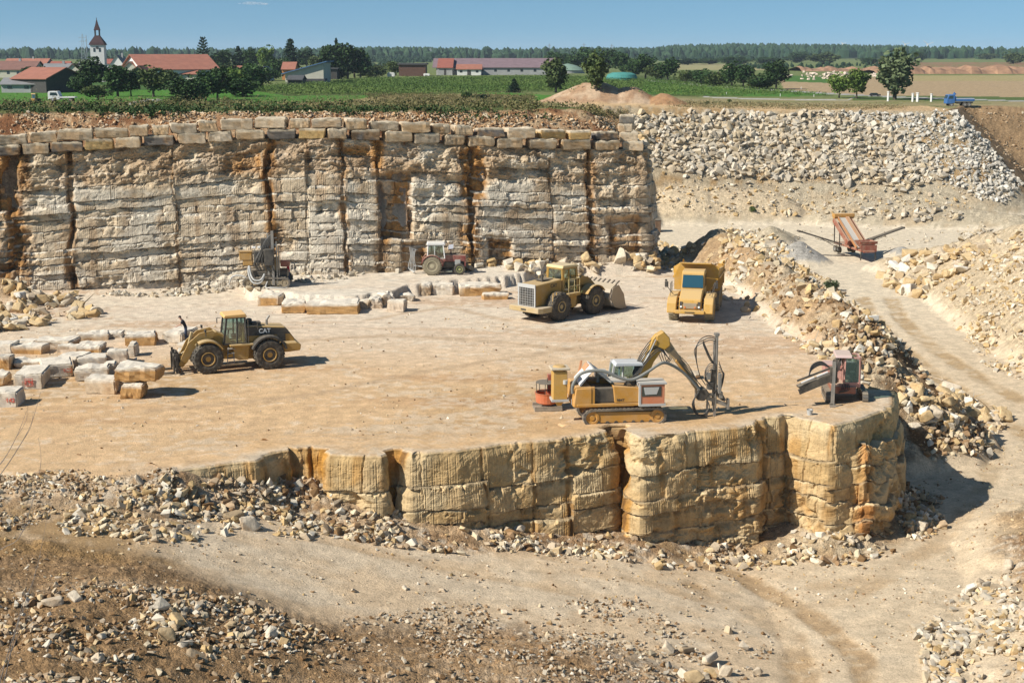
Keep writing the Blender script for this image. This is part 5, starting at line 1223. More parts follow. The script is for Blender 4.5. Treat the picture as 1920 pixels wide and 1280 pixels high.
# --- wheel loader with forks (left)
t = place('wheel_loader', 441, 688, 0, 180+20, 'yellow wheel loader with forks and chained tyres, side on beside the white blocks', 'wheel loader', 1.04)
for sx, r_ in ((1.75, .89), (-1.85, .89)):
    for sy in (1, -1): wheel(t, sx, sy*1.13, r_, r_, .66, sy)
b = MB(); b.prism([(-3.1, 1.0), (-3.55, 1.15), (-3.5, 1.62), (-3.1, 2.2), (-2.9, 2.38), (-1.2, 2.52), (-.45, 2.55), (-.45, 1.25), (-1.0, .95), (-2.6, .95)], -.62, .62); b.build('hood', YEL, t, bevel=.04)
b = MB(); 
for s_ in (-1, 1): b.prism([(-2.75, 1.95), (-3.25, 1.95), (-3.0, 2.30), (-1.2, 2.46), (-.5, 2.5), (-.5, 1.95)], s_*.625, s_*.64)
for s_ in (-1, 1): b.prism([(-2.45, 1.05), (-2.95, 1.05), (-2.95, 1.94), (-2.45, 1.94)], s_*.625, s_*.65)
b.build('side_panel', BLK, t)
b = MB(); b.prism([(-3.1, .95), (-3.72, 1.0), (-3.78, 1.35), (-3.5, 1.5), (-2.6, 1.5), (-2.6, .95)], -1.2, 1.2); b.build('counterweight', YEL, t, bevel=.05)
b = MB(); b.prism([(-2.6, .55), (-.25, .55), (-.1, .95), (-.25, 1.5), (-2.6, 1.3)], -.5, .5); b.build('rear_frame', YEL, t, bevel=.02)
b = MB(); b.prism([(.15, .6), (2.3, .7), (2.35, 1.2), (1.6, 2.15), (1.1, 2.3), (.35, 1.9), (.1, 1.2)], -.42, .42); b.build('front_frame', YEL, t, bevel=.02)
b = MB()
for s_ in (-1, 1): b = MB(); b.prism([(-.75, 1.45), (.25, 1.45), (.2, .78), (-.1, .62), (-.65, .62)], s_*.55, s_*1.0); b.build('fuel_tank', YEL, t, bevel=.03)
for s_ in (-1, 1):
    b = MB()
    for k, z in enumerate((.5, .78, 1.06, 1.32)): b.cbox((.42-.03*k, s_*(1.05-.05*k), z), (.42, .3, .04))
    b.bar((.22, s_*1.15, .48), (.2, s_*.9, 1.4), .04); b.bar((.62, s_*1.15, .48), (.5, s_*.9, 1.4), .04)
    b.build('steps', STL, t)
b = MB(); b.cbox((-.35, 0, 1.5), (1.5, 2.2, .1)); b.build('platform', YEL, t, bevel=.01)
cab_frame(t, -.62, .72, .72, 1.56, 3.12, (.06, .22), BLK, CGL, .10, True, paint('faded_yellow', (.62, .36, .10), dust=.3, dustc=(.7, .5, .3)))
for nm, xx, pr in (('mudguard', 1.75, (.96, 1.05, 60, 150)), ('mudguard', -1.85, (.98, 1.10, 20, 165))):
    for s_ in (-1, 1):
        b = MB(); b.prism([(xx+p, .92+q) for p, q in arch(*pr)], s_*.78, s_*1.46); b.build(nm, YEL if xx > 0 else BLK, t, bevel=.01)
arm = [(1.15, 2.28), (1.35, 2.42), (2.1, 2.28), (2.75, 1.75), (3.15, 1.0), (3.35, .48), (3.15, .32), (2.85, .62), (2.5, 1.25), (2.0, 1.72), (1.3, 1.98)]
for s_ in (-1, 1):
    b = MB(); b.prism(arm, s_*.52-.05, s_*.52+.05); b.build('lift_arm', YEL, t, bevel=.01)
    c = MB(); c.cyl((1.1, s_*.36, 1.3), (2.0, s_*.36, 1.5), .085); c.cyl((2.0, s_*.36, 1.5), (2.55, s_*.36, 1.55), .045); c.build('lift_cylinder', YEL, t)
b = MB(); b.cyl((1.0, 0, 2.2), (1.9, 0, 2.05), .09); b.cyl((1.9, 0, 2.05), (2.5, 0, 1.9), .05); b.build('tilt_cylinder', YEL, t)
b = MB(); b.bar((2.45, 0, 2.3), (2.75, 0, 1.2), .22, .16); b.bar((2.75, 0, 1.2), (3.35, 0, .9), .14); b.cyl((2.3, -.6, 1.6), (2.3, .6, 1.6), .08); b.build('bell_crank', paint('dusty_yellow', (.42, .30, .12), dust=.6), t, bevel=.02)
b = MB(); b.cbox((3.55, 0, .95), (.10, 2.3, .14)); b.cbox((3.55, 0, .28), (.12, 2.3, .14))
for q in (-1.1, -.5, .5, 1.1): b.cbox((3.52, q, .68), (.12, .1, 1.15))
b.prism([(3.15, .3), (3.5, .25), (3.5, 1.3), (3.35, 1.25), (3.2, .8)], -.3, .3); b.build('fork_carriage', BLK, t)
for q in (-.62, .62):
    b = MB(); b.prism([(3.6, 1.1), (3.68, 1.1), (3.68, .13), (5.15, .09), (5.15, .05), (3.6, .04)], q-.09, q+.09); b.build('fork', DKM, t)
rail(t, [(-.7, .95, 2.6), (-1.25, .95, 2.6)], .022, DKM, posts=[((-.7, .95, 1.55), (-.7, .95, 3.0)), ((-1.25, .95, 2.4), (-1.25, .95, 2.75))])
b = MB(); b.cyl((-1.95, .1, 2.45), (-1.95, .1, 2.78), .07); b.cyl((-1.95, .1, 2.78), (-2.12, .1, 3.02), .065); b.build('exhaust_pipe', STL, t)
b = MB(); b.lathe([(.16, 0), (.19, .1), (.19, .3), (.1, .36)], (-.95, -.25, 2.5)); b.cbox((-1.3, .15, 2.62), (.5, .5, .18)); b.build('air_cleaner', BLK, t)
b = MB()
for s_ in (-1, 1): b.cyl((1.75, s_*.8, 2.12), (1.75, s_*.8, 2.4), .03); b.cbox((1.78, s_*.8, 2.46), (.12, .2, .16))
b.build('headlamp', BLK, t, bevel=.02)
b = MB()
for s_ in (-1, 1): b.cyl((.65, s_*.75, 2.9), (.8, s_*1.05, 2.85), .015); b.cbox((.82, s_*1.08, 2.68), (.04, .14, .32))
b.build('mirror', BLK, t)
lettering('lettering', 'CAT', .36, LETW, t, (-1.72, .652, 2.2), (R(90), 0, R(180)), .006)
lettering('lettering', 'CAT', .36, LETW, t, (-1.72, -.652, 2.2), (R(90), 0, 0), .006)

# --- big bucket loader seen from behind (middle)
t = place('wheel_loader', 1054, 590, 0, 46, 'large dusty yellow wheel loader seen from behind with a toothed bucket', 'wheel loader', 1.06)
for sx in (1.85, -1.75):
    for sy in (1, -1): wheel(t, sx, sy*1.22, .98, .98, .74, sy, rr=.36, rimm=paint('dusty_yellow2', (.40, .27, .08), dust=.6))
b = MB(); b.prism([(-3.55, 1.05), (-3.55, 2.55), (-.9, 2.72), (-.9, 1.0)], -.78, .78); b.build('hood', YEL, t, bevel=.05)
b = MB(); b.prism([(-3.6, 1.0), (-3.66, 1.0), (-3.66, 2.6), (-3.6, 2.6)], -.82, -.70); b.prism([(-3.6, 1.0), (-3.66, 1.0), (-3.66, 2.6), (-3.6, 2.6)], .70, .82)
b.cbox((-3.63, 0, 2.48), (.08, 1.64, .26)); b.cbox((-3.63, 0, 1.04), (.08, 1.64, .12)); b.build('grille_frame', GRYP, t, bevel=.01)
b = MB(); b.cbox((-3.58, 0, 1.72), (.04, 1.38, 1.28)); g = b.build('grille', BLK, t)
b = MB()
for k in range(7): b.cbox((-3.64, 0, 1.2+k*.17), (.02, 1.38, .015))
for k in range(6): b.cbox((-3.645, -.575+k*.23, 1.72), (.02, .015, 1.25))
b.build('bars', GRYP, g)
b = MB(); b.prism([(-3.95, -1.35), (-3.95, 1.35), (-3.6, 1.5), (-2.7, 1.5), (-2.7, -1.5), (-3.6, -1.5)], .72, 1.08, 'z'); b.build('bumper', paint('dusty_bumper', (.42, .30, .13), dust=.65), t, bevel=.03)
b = MB(); b.cbox((-3.97, 0, .9), (.03, .45, .1)); b.build('tow_hitch', BLK, t)
b = MB(); b.prism([(-3.0, .6), (-.2, .6), (-.2, 1.5), (-3.0, 1.3)], -.5, .5); b.build('rear_frame', YEL, t)
b = MB(); b.prism([(-.9, 1.55), (.3, 1.55), (.3, 1.75), (-.9, 1.75)], -1.45, 1.45); b.prism([(-.35, .7), (.1, .7), (.2, 1.55), (-.5, 1.55)], -1.2, -.9); b.prism([(-.35, .7), (.1, .7), (.2, 1.55), (-.5, 1.55)], .9, 1.2); b.build('platform', YEL, t, bevel=.02)
cab_frame(t, -.75, .75, .74, 1.78, 3.42, (.02, .12), YEL, CGL, .16, True, paint('cab_roof_yellow', (.62, .47, .20), dust=.5), name='cab')
b = MB(); b.prism([(.2, .65), (2.5, .75), (2.5, 1.3), (1.7, 2.35), (1.1, 2.6), (.4, 2.3), (.1, 1.2)], -.55, .55); b.build('front_frame', YEL, t, bevel=.03)
for s_ in (-1, 1):
    b = MB(); b.prism([(1.85+p, .98+q) for p, q in arch(1.06, 1.12, 35, 150)], s_*.80, s_*1.62); b.build('mudguard', YEL, t, bevel=.01)
    b = MB(); b.prism([(1.1, 2.55), (1.3, 2.75), (2.1, 2.5), (3.0, 1.7), (3.5, .9), (3.3, .5), (2.7, 1.2), (1.9, 1.9), (1.2, 2.1)], s_*.62-.07, s_*.62+.07); b.build('lift_arm', YEL, t, bevel=.01)
    rail(t, [(-.9, s_*1.4, 2.75), (.25, s_*1.4, 2.75), (.25, s_*.8, 2.75)], .025, paint('rail_yellow', (.5, .38, .15), dust=.4), posts=[((-.9, s_*1.4, 1.7), (-.9, s_*1.4, 2.75)), ((-.3, s_*1.4, 1.7), (-.3, s_*1.4, 2.75)), ((.25, s_*1.4, 1.7), (.25, s_*1.4, 2.75)), ((-.9, s_*1.4, 2.25), (.25, s_*1.4, 2.25))])
    b = MB(); b.bar((-2.72, s_*1.5, .75), (-2.5, s_*1.42, 2.0), .05); b.bar((-2.35, s_*1.5, .75), (-2.15, s_*1.42, 2.0), .05)
    for k in range(4): b.bar((-2.68+.07*k, s_*(1.49-.02*k), .95+.28*k), (-2.32+.07*k, s_*(1.49-.02*k), .95+.28*k), .04)
    b.build('ladder', YEL, t)
b = MB(); prof = []
for k in range(9):
    a = R(110+k*18); prof.append((4.05+.75*math.cos(a), 1.0+.72*math.sin(a)))
prof = [(4.15, 1.75)]+prof+[(5.0, .12), (5.0, .06), (4.1, .16), (3.4, .45), (3.1, 1.0), (3.35, 1.6), (3.9, 1.92)]
b.prism(prof, -1.62, 1.62)
for s_ in (-1, 1): b.prism([(3.3, .9), (3.7, .3), (4.3, .1), (5.0, .08), (4.75, 1.1), (4.15, 1.85), (3.5, 1.65)], s_*1.62, s_*1.68)
bk = b.build('bucket', paint('bucket_steel', (.38, .32, .24), dust=.7, metal=.3), t)
b = MB()
for k in range(8): q = -1.5+k*3/7; b.prism([(4.85, .18), (5.35, .07), (5.35, .04), (4.85, .04)], q-.07, q+.07)
for k in range(8): q = -1.5+k*3/7; b.bar((4.0, q, 1.85), (4.42, q, 2.08), .11, .07)
b.build('teeth', DKM, bk)
b = MB(); b.cyl((-2.3, -.2, 2.6), (-2.3, -.2, 3.15), .08); b.build('exhaust_pipe', DKM, t)
b = MB(); b.cbox((-1.8, .1, 2.72), (1.1, .7, .05)); b.build('hood_grille', DKM, t)
lettering('lettering', 'CAT', .34, LETK, t, (-1.75, -.79, 2.35), (R(90), 0, 0), .006)

# --- articulated dump truck, head on
t = place('dump_truck', 1303, 590, 0, -90-13, 'yellow articulated dump truck facing the camera beside the rubble ridge', 'dump truck', 1.0)
for sx in (2.3, -2.2, -3.95):
    for sy in (1, -1): wheel(t, sx, sy*1.3, .86, .86, .68, sy, tyre=RUBP, rimm=YEL2, tread='lug')
b = MB(); b.prism([(1.55, 1.35), (1.55, 2.35), (2.7, 2.25), (3.75, 1.78), (3.85, 1.3), (3.8, .95), (2.0, .95)], -.80, .80); b.build('hood', YEL2, t, bevel=.07)
b = MB(); b.cbox((3.86, 0, 1.33), (.05, .95, .38)); b.build('grille', paint('grille_mesh', (.30, .24, .16), dust=.3), t)
b = MB()
for s_ in (-1, 1): b = MB(); b.cbox((3.83, s_*.64, 1.36), (.06, .2, .5)); b.build('headlight_recess', BLK, t)
for s_ in (-1, 1):
    b = MB(); b.cyl((3.86, s_*.64, 1.26), (3.9, s_*.64, 1.26), .075, n=12); b.build('headlight', LAMP, t)
    b = MB(); b.cyl((3.89, s_*.36, 1.22), (3.93, s_*.36, 1.22), .06, n=12); b.build('indicator', ORL, t)
b = MB(); b.cbox((3.88, 0, .88), (.28, 2.1, .24)); b.prism([(3.2, .74), (4.0, .74), (4.0, .82), (3.2, .9)], -.95, .95); b.build('bumper', YEL2, t, bevel=.03)
b = MB(); b.cbox((4.03, 0, .88), (.03, .7, .07)); b.build('bumper_slot', BLK, t)
for s_ in (-1, 1):
    b = MB(); b.prism([(1.0, 1.55), (1.05, 1.95), (2.2, 2.0), (3.3, 1.82), (3.75, 1.45), (3.9, .78), (3.55, .72), (3.35, 1.25), (2.9, 1.65), (1.9, 1.75)], s_*.98, s_*1.66); b.build('mudguard', YEL2, t, bevel=.05)
    b = MB()
    for k in range(4): b.cbox((3.5-.25*k, s_*.98, .95+.27*k), (.3, .42, .05))
    b.build('step_ladder', YEL2, t)
    b = MB(); b.tube([(3.0, s_*1.3, 2.0), (3.3, s_*1.7, 2.6), (3.25, s_*1.75, 3.0)], .025); b.build('mirror_arm', BLK, t)
    b = MB(); b.cbox((3.25, s_*1.78, 2.75), (.07, .26, .42)); b.cbox((3.25, s_*1.82, 3.05), (.07, .16, .14)); b.build('mirror', BLK, t, bevel=.02)
    rail(t, [(1.7, s_*1.55, 2.75), (2.9, s_*1.55, 2.75), (3.2, s_*1.5, 1.9)], .02, DKM, posts=[((1.7, s_*1.55, 1.95), (1.7, s_*1.55, 2.75)), ((2.3, s_*1.55, 1.9), (2.3, s_*1.55, 2.75))])
b = MB(); b.prism([(.3, 1.5), (.35, 3.4), (.55, 3.55), (1.75, 3.55), (1.95, 3.38), (2.22, 2.32), (2.22, 1.5)], -.83, .83); c = b.build('cab', YEL2, t, bevel=.06)
b = MB()
ws = [(1.98, 3.32), (2.24, 2.36)]; b.add([(1.985, -.72, 3.28), (1.985, .72, 3.28), (2.235, .76, 2.4), (2.235, -.76, 2.4), (2.015, -.72, 3.29), (2.015, .72, 3.29), (2.265, .76, 2.41), (2.265, -.76, 2.41)], [(0, 1, 2, 3), (7, 6, 5, 4), (0, 4, 5, 1), (1, 5, 6, 2), (2, 6, 7, 3), (3, 7, 4, 0)])
b.build('windshield', GLSB, c)
for s_ in (-1, 1):
    b = MB(); b.prism([(.6, 2.4), (.6, 3.3), (1.75, 3.3), (1.98, 2.4)], s_*.832, s_*.845); b.build('side_window', GLS, c)
b = MB(); b.bar((2.2, -.5, 2.42), (2.13, .1, 2.75), .02); b.build('wiper', BLK, c)
b = MB(); b.prism([(-5.6, .95), (1.6, .95), (1.6, 1.35), (-5.6, 1.35)], -.45, .45); b.build('chassis', DKM, t)
# dump body: a V shaped tub with a spill guard over the cab
b = MB(); w0, w1, th = .95, 1.68, .07
def tub(x, zb, zt): return [(x, -w1, zt), (x, -w1*.98, zb+1.0), (x, -w0, zb), (x, w0, zb), (x, w1*.98, zb+1.0), (x, w1, zt)]
st = [tub(-.15, 1.75, 3.55), tub(-1.8, 1.5, 3.3), tub(-4.2, 1.5, 3.1), tub(-6.0, 2.3, 3.0)]
V_, F_ = [], []
for k, rg in enumerate(st):
    V_ += rg+[(x, y*.93, z+.07 if i in (2, 3) else z) for i, (x, y, z) in enumerate(rg)]
for k in range(3):
    a, c_ = k*12, (k+1)*12
    for i in range(5): F_ += [(a+i, a+i+1, c_+i+1, c_+i), (a+6+i, c_+6+i, c_+7+i, a+7+i)]
    F_ += [(a, c_, c_+6, a+6), (a+5, a+11, c_+11, c_+5)]
F_ += [(36+i, 37+i, 43+i, 42+i) for i in range(5)]
b.add(V_, F_); b.add([(-.15, -1.68, 3.55), (-.15, -1.65, 2.75), (-.15, -.95, 1.75), (-.15, .95, 1.75), (-.15, 1.65, 2.75), (-.15, 1.68, 3.55), (.05, 1.15, 3.9), (.05, -1.15, 3.9),
   (-.22, -1.6, 3.5), (-.22, -1.6, 2.75), (-.22, -.9, 1.8), (-.22, .9, 1.8), (-.22, 1.6, 2.75), (-.22, 1.6, 3.5), (-.03, 1.1, 3.84), (-.03, -1.1, 3.84)],
   [(0, 1, 2, 3, 4, 5, 6, 7), (15, 14, 13, 12, 11, 10, 9, 8)]+[(i, (i+1) % 8, 8+(i+1) % 8, 8+i) for i in range(8)])
b.prism([(-.1, 3.82), (.75, 3.92), (.75, 3.98), (-.1, 3.9)], -1.15, 1.15); b.build('dump_body', paint('tub_yellow', (.50, .27, .03), dust=.3), t)
b = MB()
for s_ in (-1, 1):
    b.prism([(-.25, 2.7), (-5.9, 2.5), (-5.9, 2.66), (-.25, 2.86)], s_*1.655, s_*1.73)
    for x in (-1.2, -2.5, -3.8, -5.0): b.prism([(x, 1.7), (x+.14, 1.7), (x+.14, 3.2), (x, 3.2)], s_*1.2, s_*1.71)
b.build('body_ribs', paint('tub_yellow', (.50, .27, .03)), t)

# --- crawler drill built on an excavator
def track(parent, L, r, w, x, y, mat, shoe, n=44, name='track'):
    h = L/2-r; prof = [(x+h+r*math.cos(R(-90+18*k)), r+r*math.sin(R(-90+18*k))) for k in range(11)]+[(x-h+r*math.cos(R(90+18*k)), r+r*math.sin(R(90+18*k))) for k in range(11)]
    b = MB(); ins = [(p if False else x+(p-x)*(1-.09/ (L/2)), r+(q-r)*(1-.09/r)) for p, q in prof]
    V_ = [(p, y-w/2, q) for p, q in prof]+[(p, y+w/2, q) for p, q in prof]+[(p, y-w/2, q) for p, q in ins]+[(p, y+w/2, q) for p, q in ins]; m = len(prof)
    F_ = []
    for i in range(m):
        j = (i+1) % m; F_ += [(i, j, m+j, m+i), (2*m+i, 3*m+i, 3*m+j, 2*m+j), (i, 2*m+i, 2*m+j, j), (m+i, m+j, 3*m+j, 3*m+i)]
    b.add(V_, F_)
    per = 4*h+2*math.pi*r
    for k in range(n):
        s_ = per*k/n
        if s_ < 2*h: c = (x-h+s_, -.02); a = 0
        elif s_ < 2*h+math.pi*r: t_ = (s_-2*h)/r; c = (x+h+(r+.02)*math.sin(t_), r-(r+.02)*math.cos(t_)); a = -t_
        elif s_ < 4*h+math.pi*r: c = (x+h-(s_-2*h-math.pi*r), 2*r+.02); a = 0
        else: t_ = (s_-4*h-math.pi*r)/r; c = (x-h-(r+.02)*math.sin(t_), r+(r+.02)*math.cos(t_)); a = -t_
        m_ = Matrix.Translation((c[0], y, c[1])) @ Matrix.Rotation(a, 4, 'Y'); b.cbox((0, 0, 0), (.045, w*1.0, .06), m_); b.cbox((0, 0, 0), (per/n*.8, w*.98, .03), m_)
    o = b.build(name, shoe, parent)
    f = MB(); f.prism([(x-h, .14), (x+h, .14), (x+h, 2*r-.2), (x-h, 2*r-.12)], y-w*.30, y+w*.30); f.build('track_frame', mat, o, bevel=.03)
    for k, xx in enumerate((x-h, x+h)):
        g = MB(); g.lathe([(r*.84, -w*.38), (r*.84, w*.38), (r*.6, w*.40), (r*.5, w*.34), (r*.3, w*.34), (r*.28, w*.44), (.02, w*.44)] if y > 0 else [(r*.84, w*.38), (r*.84, -w*.38), (r*.6, -w*.40), (r*.5, -w*.34), (r*.3, -w*.34), (r*.28, -w*.44), (.02, -w*.44)], (xx, y, r), 'y', 20); g.build('sprocket', mat, o)
    g = MB()
    for k in range(7): g.cyl((x-h+.35+k*(2*h-.7)/6, y-w*.36, .14), (x-h+.35+k*(2*h-.7)/6, y+w*.36, .14), .11, n=10)
    g.build('rollers', DKM, o)
t = place('drilling_excavator', 1163, 786, 0, 7, 'orange and grey tracked excavator with a drill mast on its boom at the bench edge', 'excavator')
SHOE = paint('track_shoe', (.12, .11, .10), dust=.6, metal=.4)
for s_ in (-1, 1): track(t, 4.35, .44, .52, 0, s_*1.02, ORA, SHOE)
b = MB(); b.cbox((0, 0, .62), (1.6, 1.6, .4)); b.lathe([(.75, .8), (.75, 1.02)]); b.build('undercarriage', DKM, t)
body = MB(); body.prism([(-2.55, 1.05), (1.75, 1.05), (1.75, 1.2), (-2.55, 1.2)], -1.28, 1.28); body.prism([(-2.62, 1.0), (-2.62, 2.1), (-1.6, 2.1), (-1.6, 1.2), (.5, 1.2), (.5, 1.0)], -1.22, -1.1)
body.build('turntable_deck', ORA, t, bevel=.02)
b = MB(); b.prism([(-2.75, 1.02), (-2.62, 2.05), (-1.75, 2.08), (-1.75, 1.02)], -1.26, 1.26); cw = b.build('counterweight', ORA, t, bevel=.06)
b = MB()
for k in range(5): b.bar((-2.772, -.85+k*.42, 1.1), (-2.745, -.7+k*.42, 1.35), .012, .12)
b.build('warning_stripes', WHTP, cw)
b = MB(); b.prism([(-1.72, 1.2), (-1.72, 2.0), (-.45, 2.0), (-.45, 1.2)], -1.1, -.05); b.build('engine', DKM, t, bevel=.05)
b = MB(); b.prism([(-.55, 1.22), (-.65, 2.12), (.75, 2.02), (.95, 1.22)], -1.27, -.35); b.build('side_cover', ORA, t, bevel=.03)
b = MB(); b.prism([(-1.72, 1.2), (-1.72, 2.1), (.9, 2.05), (.9, 1.2)], .2, 1.26); b.build('tank_side', ORA, t, bevel=.03)
for (p, q) in (((-2.35, 2.08), (-1.65, 2.95)), ((-1.65, 2.95), (-.75, 2.25))):
    b = MB(); b.prism([(p[0], p[1]), (q[0], q[1]), (q[0]+.05, q[1]+.06), (p[0]+.0, p[1]+.09)], -1.05, .95); b.build('open_hood_flap', WHTP if p[0] < -2 else GRYP, t)
b = MB(); b.prism([(-2.2, 2.1), (-2.0, 3.05), (-1.9, 3.05), (-2.05, 2.1)], .95, 1.05); b.prism([(-2.25, 2.1), (-1.75, 2.95), (-1.65, 2.95), (-1.9, 2.1)], .2, .95); b.build('open_side_flap', paint('flap_orange', (.55, .26, .12), dust=.3), t)
b = MB(); b.cbox((-.2, -.7, 2.18), (1.1, .9, .14)); b.cbox((-.9, .3, 2.3), (.6, .6, .4)); b.cyl((-1.2, -.5, 2.0), (-1.2, -.5, 2.5), .09); b.build('valve_block', GRYP, t, bevel=.02)
c = cab_frame(t, -.55, 1.05, .48, 1.22, 2.98, (.25, .12), paint('cab_grey', (.45, .47, .47), dust=.35), CGL, .10, True, paint('cab_roof_grey', (.5, .53, .55), dust=.25)); c.location.y = .72; t.children[-1].location.y = .72
b = MB(); b.prism([(.72, 1.15), (.72, 2.18), (2.05, 2.18), (2.05, 1.15)], -1.42, -.45); w_ = b.build('front_housing', paint('housing_orange', (.55, .17, .07), dust=.3), t, bevel=.02)
b = MB(); b.prism([(.7, 2.185), (.62, 2.34), (2.15, 2.30), (2.15, 2.185)], -1.48, -.4); b.build('cover', GRYP, w_, bevel=.02)
b = MB(); b.cbox((1.35, -1.43, 1.82), (1.02, .03, .5)); b.build('opening', GLS, w_)
b = MB(); b.prism([(.92, 2.05), (1.75, 2.05), (1.62, 1.68), (1.0, 1.66)], -1.46, -1.45); b.build('dust_sheet', GRYP, w_)
b = MB(); b.cbox((.74, -.95, 1.66), (.10, 1.0, 1.0)); b.cbox((1.4, -.95, 1.10), (1.42, 1.06, .12)); b.build('frame', GRYP, w_)
def plate(pts, y0, y1): bb = MB(); bb.prism(pts, y0, y1); return bb
BY = -.05
plate([(.55, 1.4), (.55, 1.9), (1.2, 3.2), (1.75, 4.35), (2.05, 4.62), (2.55, 4.42), (2.75, 4.05), (2.4, 3.7), (1.85, 3.1), (1.25, 1.9), (1.15, 1.4)], BY-.2, BY+.2).build('boom', paint('boom_yellow', (.48, .26, .02), dust=.25), t, bevel=.03)
plate([(2.15, 4.6), (2.5, 4.65), (2.95, 4.25), (4.95, 2.0), (5.35, 1.45), (5.15, 1.3), (4.6, 1.85), (3.2, 3.3), (2.4, 3.9)], BY-.17, BY+.17).build('stick', paint('stick_yellow', (.40, .27, .12), dust=.55), t, bevel=.03)
plate([(2.0, 4.55), (2.5, 4.78), (2.95, 4.4), (3.0, 4.0), (2.6, 3.75), (2.0, 3.95)], BY-.27, BY+.27).build('knuckle', paint('boom_yellow', (.48, .26, .02)), t, bevel=.05)
b = MB(); b.cyl((.9, BY-.3, 2.6), (1.5, BY-.3, 3.6), .09); b.cyl((1.5, BY-.3, 3.6), (1.95, BY-.3, 4.35), .05); b.cyl((.9, BY+.3, 2.6), (1.5, BY+.3, 3.6), .09); b.cyl((1.5, BY+.3, 3.6), (1.95, BY+.3, 4.35), .05); b.build('boom_cylinder', STL, t)
b = MB(); b.cyl((3.4, BY-.28, 3.2), (4.3, BY-.28, 2.3), .08); b.cyl((4.3, BY-.28, 2.3), (5.0, BY-.28, 1.65), .045); b.build('stick_cylinder', ORA, t)
b = MB()
for k in range(7):
    o_ = k*.07; b.tube([(.6, BY-.45+o_, 2.2+.05*k), (1.1, BY-.5+o_*1.4, 3.0+.1*k), (1.8, BY-.42+o_, 3.6+.12*k), (2.3, BY-.38+o_, 3.75+.05*k), (2.9, BY-.35+o_*.5, 3.3)], .028, 6)
for k in range(4): b.tube([(3.0, BY-.25, 3.9-.1*k), (3.7, BY-.3, 3.4-.1*k), (4.3, BY-.35, 2.9-.12*k), (5.0, BY-.3, 2.0), (5.6, BY-.2, 1.5)], .026, 6)
for k in range(8): a = k*.5; b.tube([(-.1+.1*k, -1.0+.07*k, 2.0), (.1+.1*k, -1.15+.1*k, 2.35+.04*k), (.4+.05*k, -.9+.05*k, 2.1), (.6, -.8+.06*k, 1.4)], .03, 6)
for k in range(3): b.tube([(2.2+.2*k, BY+.1, 3.7), (2.5+.15*k, BY-.2, 3.1), (3.0+.1*k, BY, 3.3), (3.1, BY+.1, 3.7)], .025, 6)
b.build('hydraulic_hoses', HOSE, t)
b = MB(); b.tube([(-2.75, -1.05, 1.75), (-2.75, -1.1, 2.2), (-2.4, -1.1, 2.75), (-1.8, -1.15, 2.95), (-1.1, -1.2, 2.9), (-.3, -1.25, 2.55), (.4, -1.25, 2.45), (1.3, -1.1, 2.85), (2.1, -1.0, 3.2), (2.7, -.8, 3.15), (3.6, -.6, 2.75), (4.4, -.5, 2.2), (5.1, -.4, 1.6)], .085, 9); b.build('suction_hose', HOSEG, t)
# feed beam, head and mast
b = MB(); b.prism([(4.95, 1.6), (5.6, 1.62), (5.9, 1.3), (5.5, .95), (5.0, 1.0)], BY-.3, BY+.3); b.build('tool_bracket', DKM, t, bevel=.04)
m = MB(); m.cbox((6.35, BY, 2.55), (.18, .22, 3.9)); m.cbox((6.35, BY-.16, 2.6), (.05, .05, 3.9)); m.cbox((6.5, BY+.16, 2.6), (.05, .05, 3.6)); m.cyl((6.18, BY-.1, .4), (6.18, BY-.1, 4.2), .035); m.cyl((6.2, BY+.12, .6), (6.2, BY+.12, 4.1), .03)
mast = m.build('drill_mast', STL, t)
m = MB(); m.cbox((6.35, BY, 4.5), (.3, .34, .14)); m.cyl((6.3, BY-.22, 1.1), (6.3, BY-.22, 4.35), .04); m.build('drill_steel', STL, mast)
m = MB(); m.cbox((6.15, BY-.1, 2.25), (.34, .34, .8)); m.cbox((5.95, BY-.15, 1.75), (.4, .3, .4)); m.build('drill_head', DKM, mast, bevel=.03)
m = MB(); m.cbox((5.7, BY, 1.22), (1.6, .16, .16)); m.bar((5.3, BY, 1.2), (7.3, BY-.1, .62), .14, .2); m.cbox((7.25, BY-.1, .72), (.14, .34, .55)); m.cbox((5.8, BY, .62), (.1, .14, 1.1)); m.cbox((6.35, BY, .55), (.14, .2, 1.1)); m.bar((6.5, BY+.1, 1.7), (7.1, BY-.05, .9), .09); m.build('feed_beam', STL, t)
b = MB()
for k in range(3): b.tube([(6.3, BY-.1*k, 4.3-.08*k), (5.7, BY-.1*k, 4.42-.1*k), (5.0-.1*k, BY-.1, 4.1-.15*k), (4.95-.05*k, BY-.1*k, 3.2), (5.2, BY-.1, 2.3), (5.6, BY-.15, 1.8)], .03, 6)
for k in range(3): b.tube([(5.3, BY-.2, 4.25-.1*k), (5.8, BY-.25, 3.4-.1*k), (6.2, BY-.2, 2.9)], .028, 6)
for k in range(4): b.tube([(6.3, BY-.3, 2.9-.1*k), (5.8, BY-.35, 3.0-.12*k), (5.45, BY-.35, 2.5-.1*k), (5.8, BY-.3, 1.9), (6.2, BY-.2, 1.6+.1*k)], .026, 6)
for k in range(4): b.tube([(5.1, BY-.3, 1.5), (4.75-.05*k, BY-.35, 1.0-.05*k), (4.95, BY-.4, .35-.04*k), (5.5, BY-.4, .15+.05*k), (5.85, BY-.35, .5+.05*k), (5.7, BY-.3, 1.0)], .026, 6)
for k in range(5): b.tube([(6.45, BY-.3, 3.1-.15*k), (6.75+.03*k, BY-.3, 2.4), (6.6, BY-.25, 1.8-.1*k), (6.2, BY-.2, 1.3)], .024, 6)
for k in range(5): b.tube([(5.6, BY-.25, 1.9-.08*k), (6.1, BY-.4, 1.6), (6.6, BY-.3, 1.3-.06*k), (7.0, BY-.2, .9)], .024, 6)
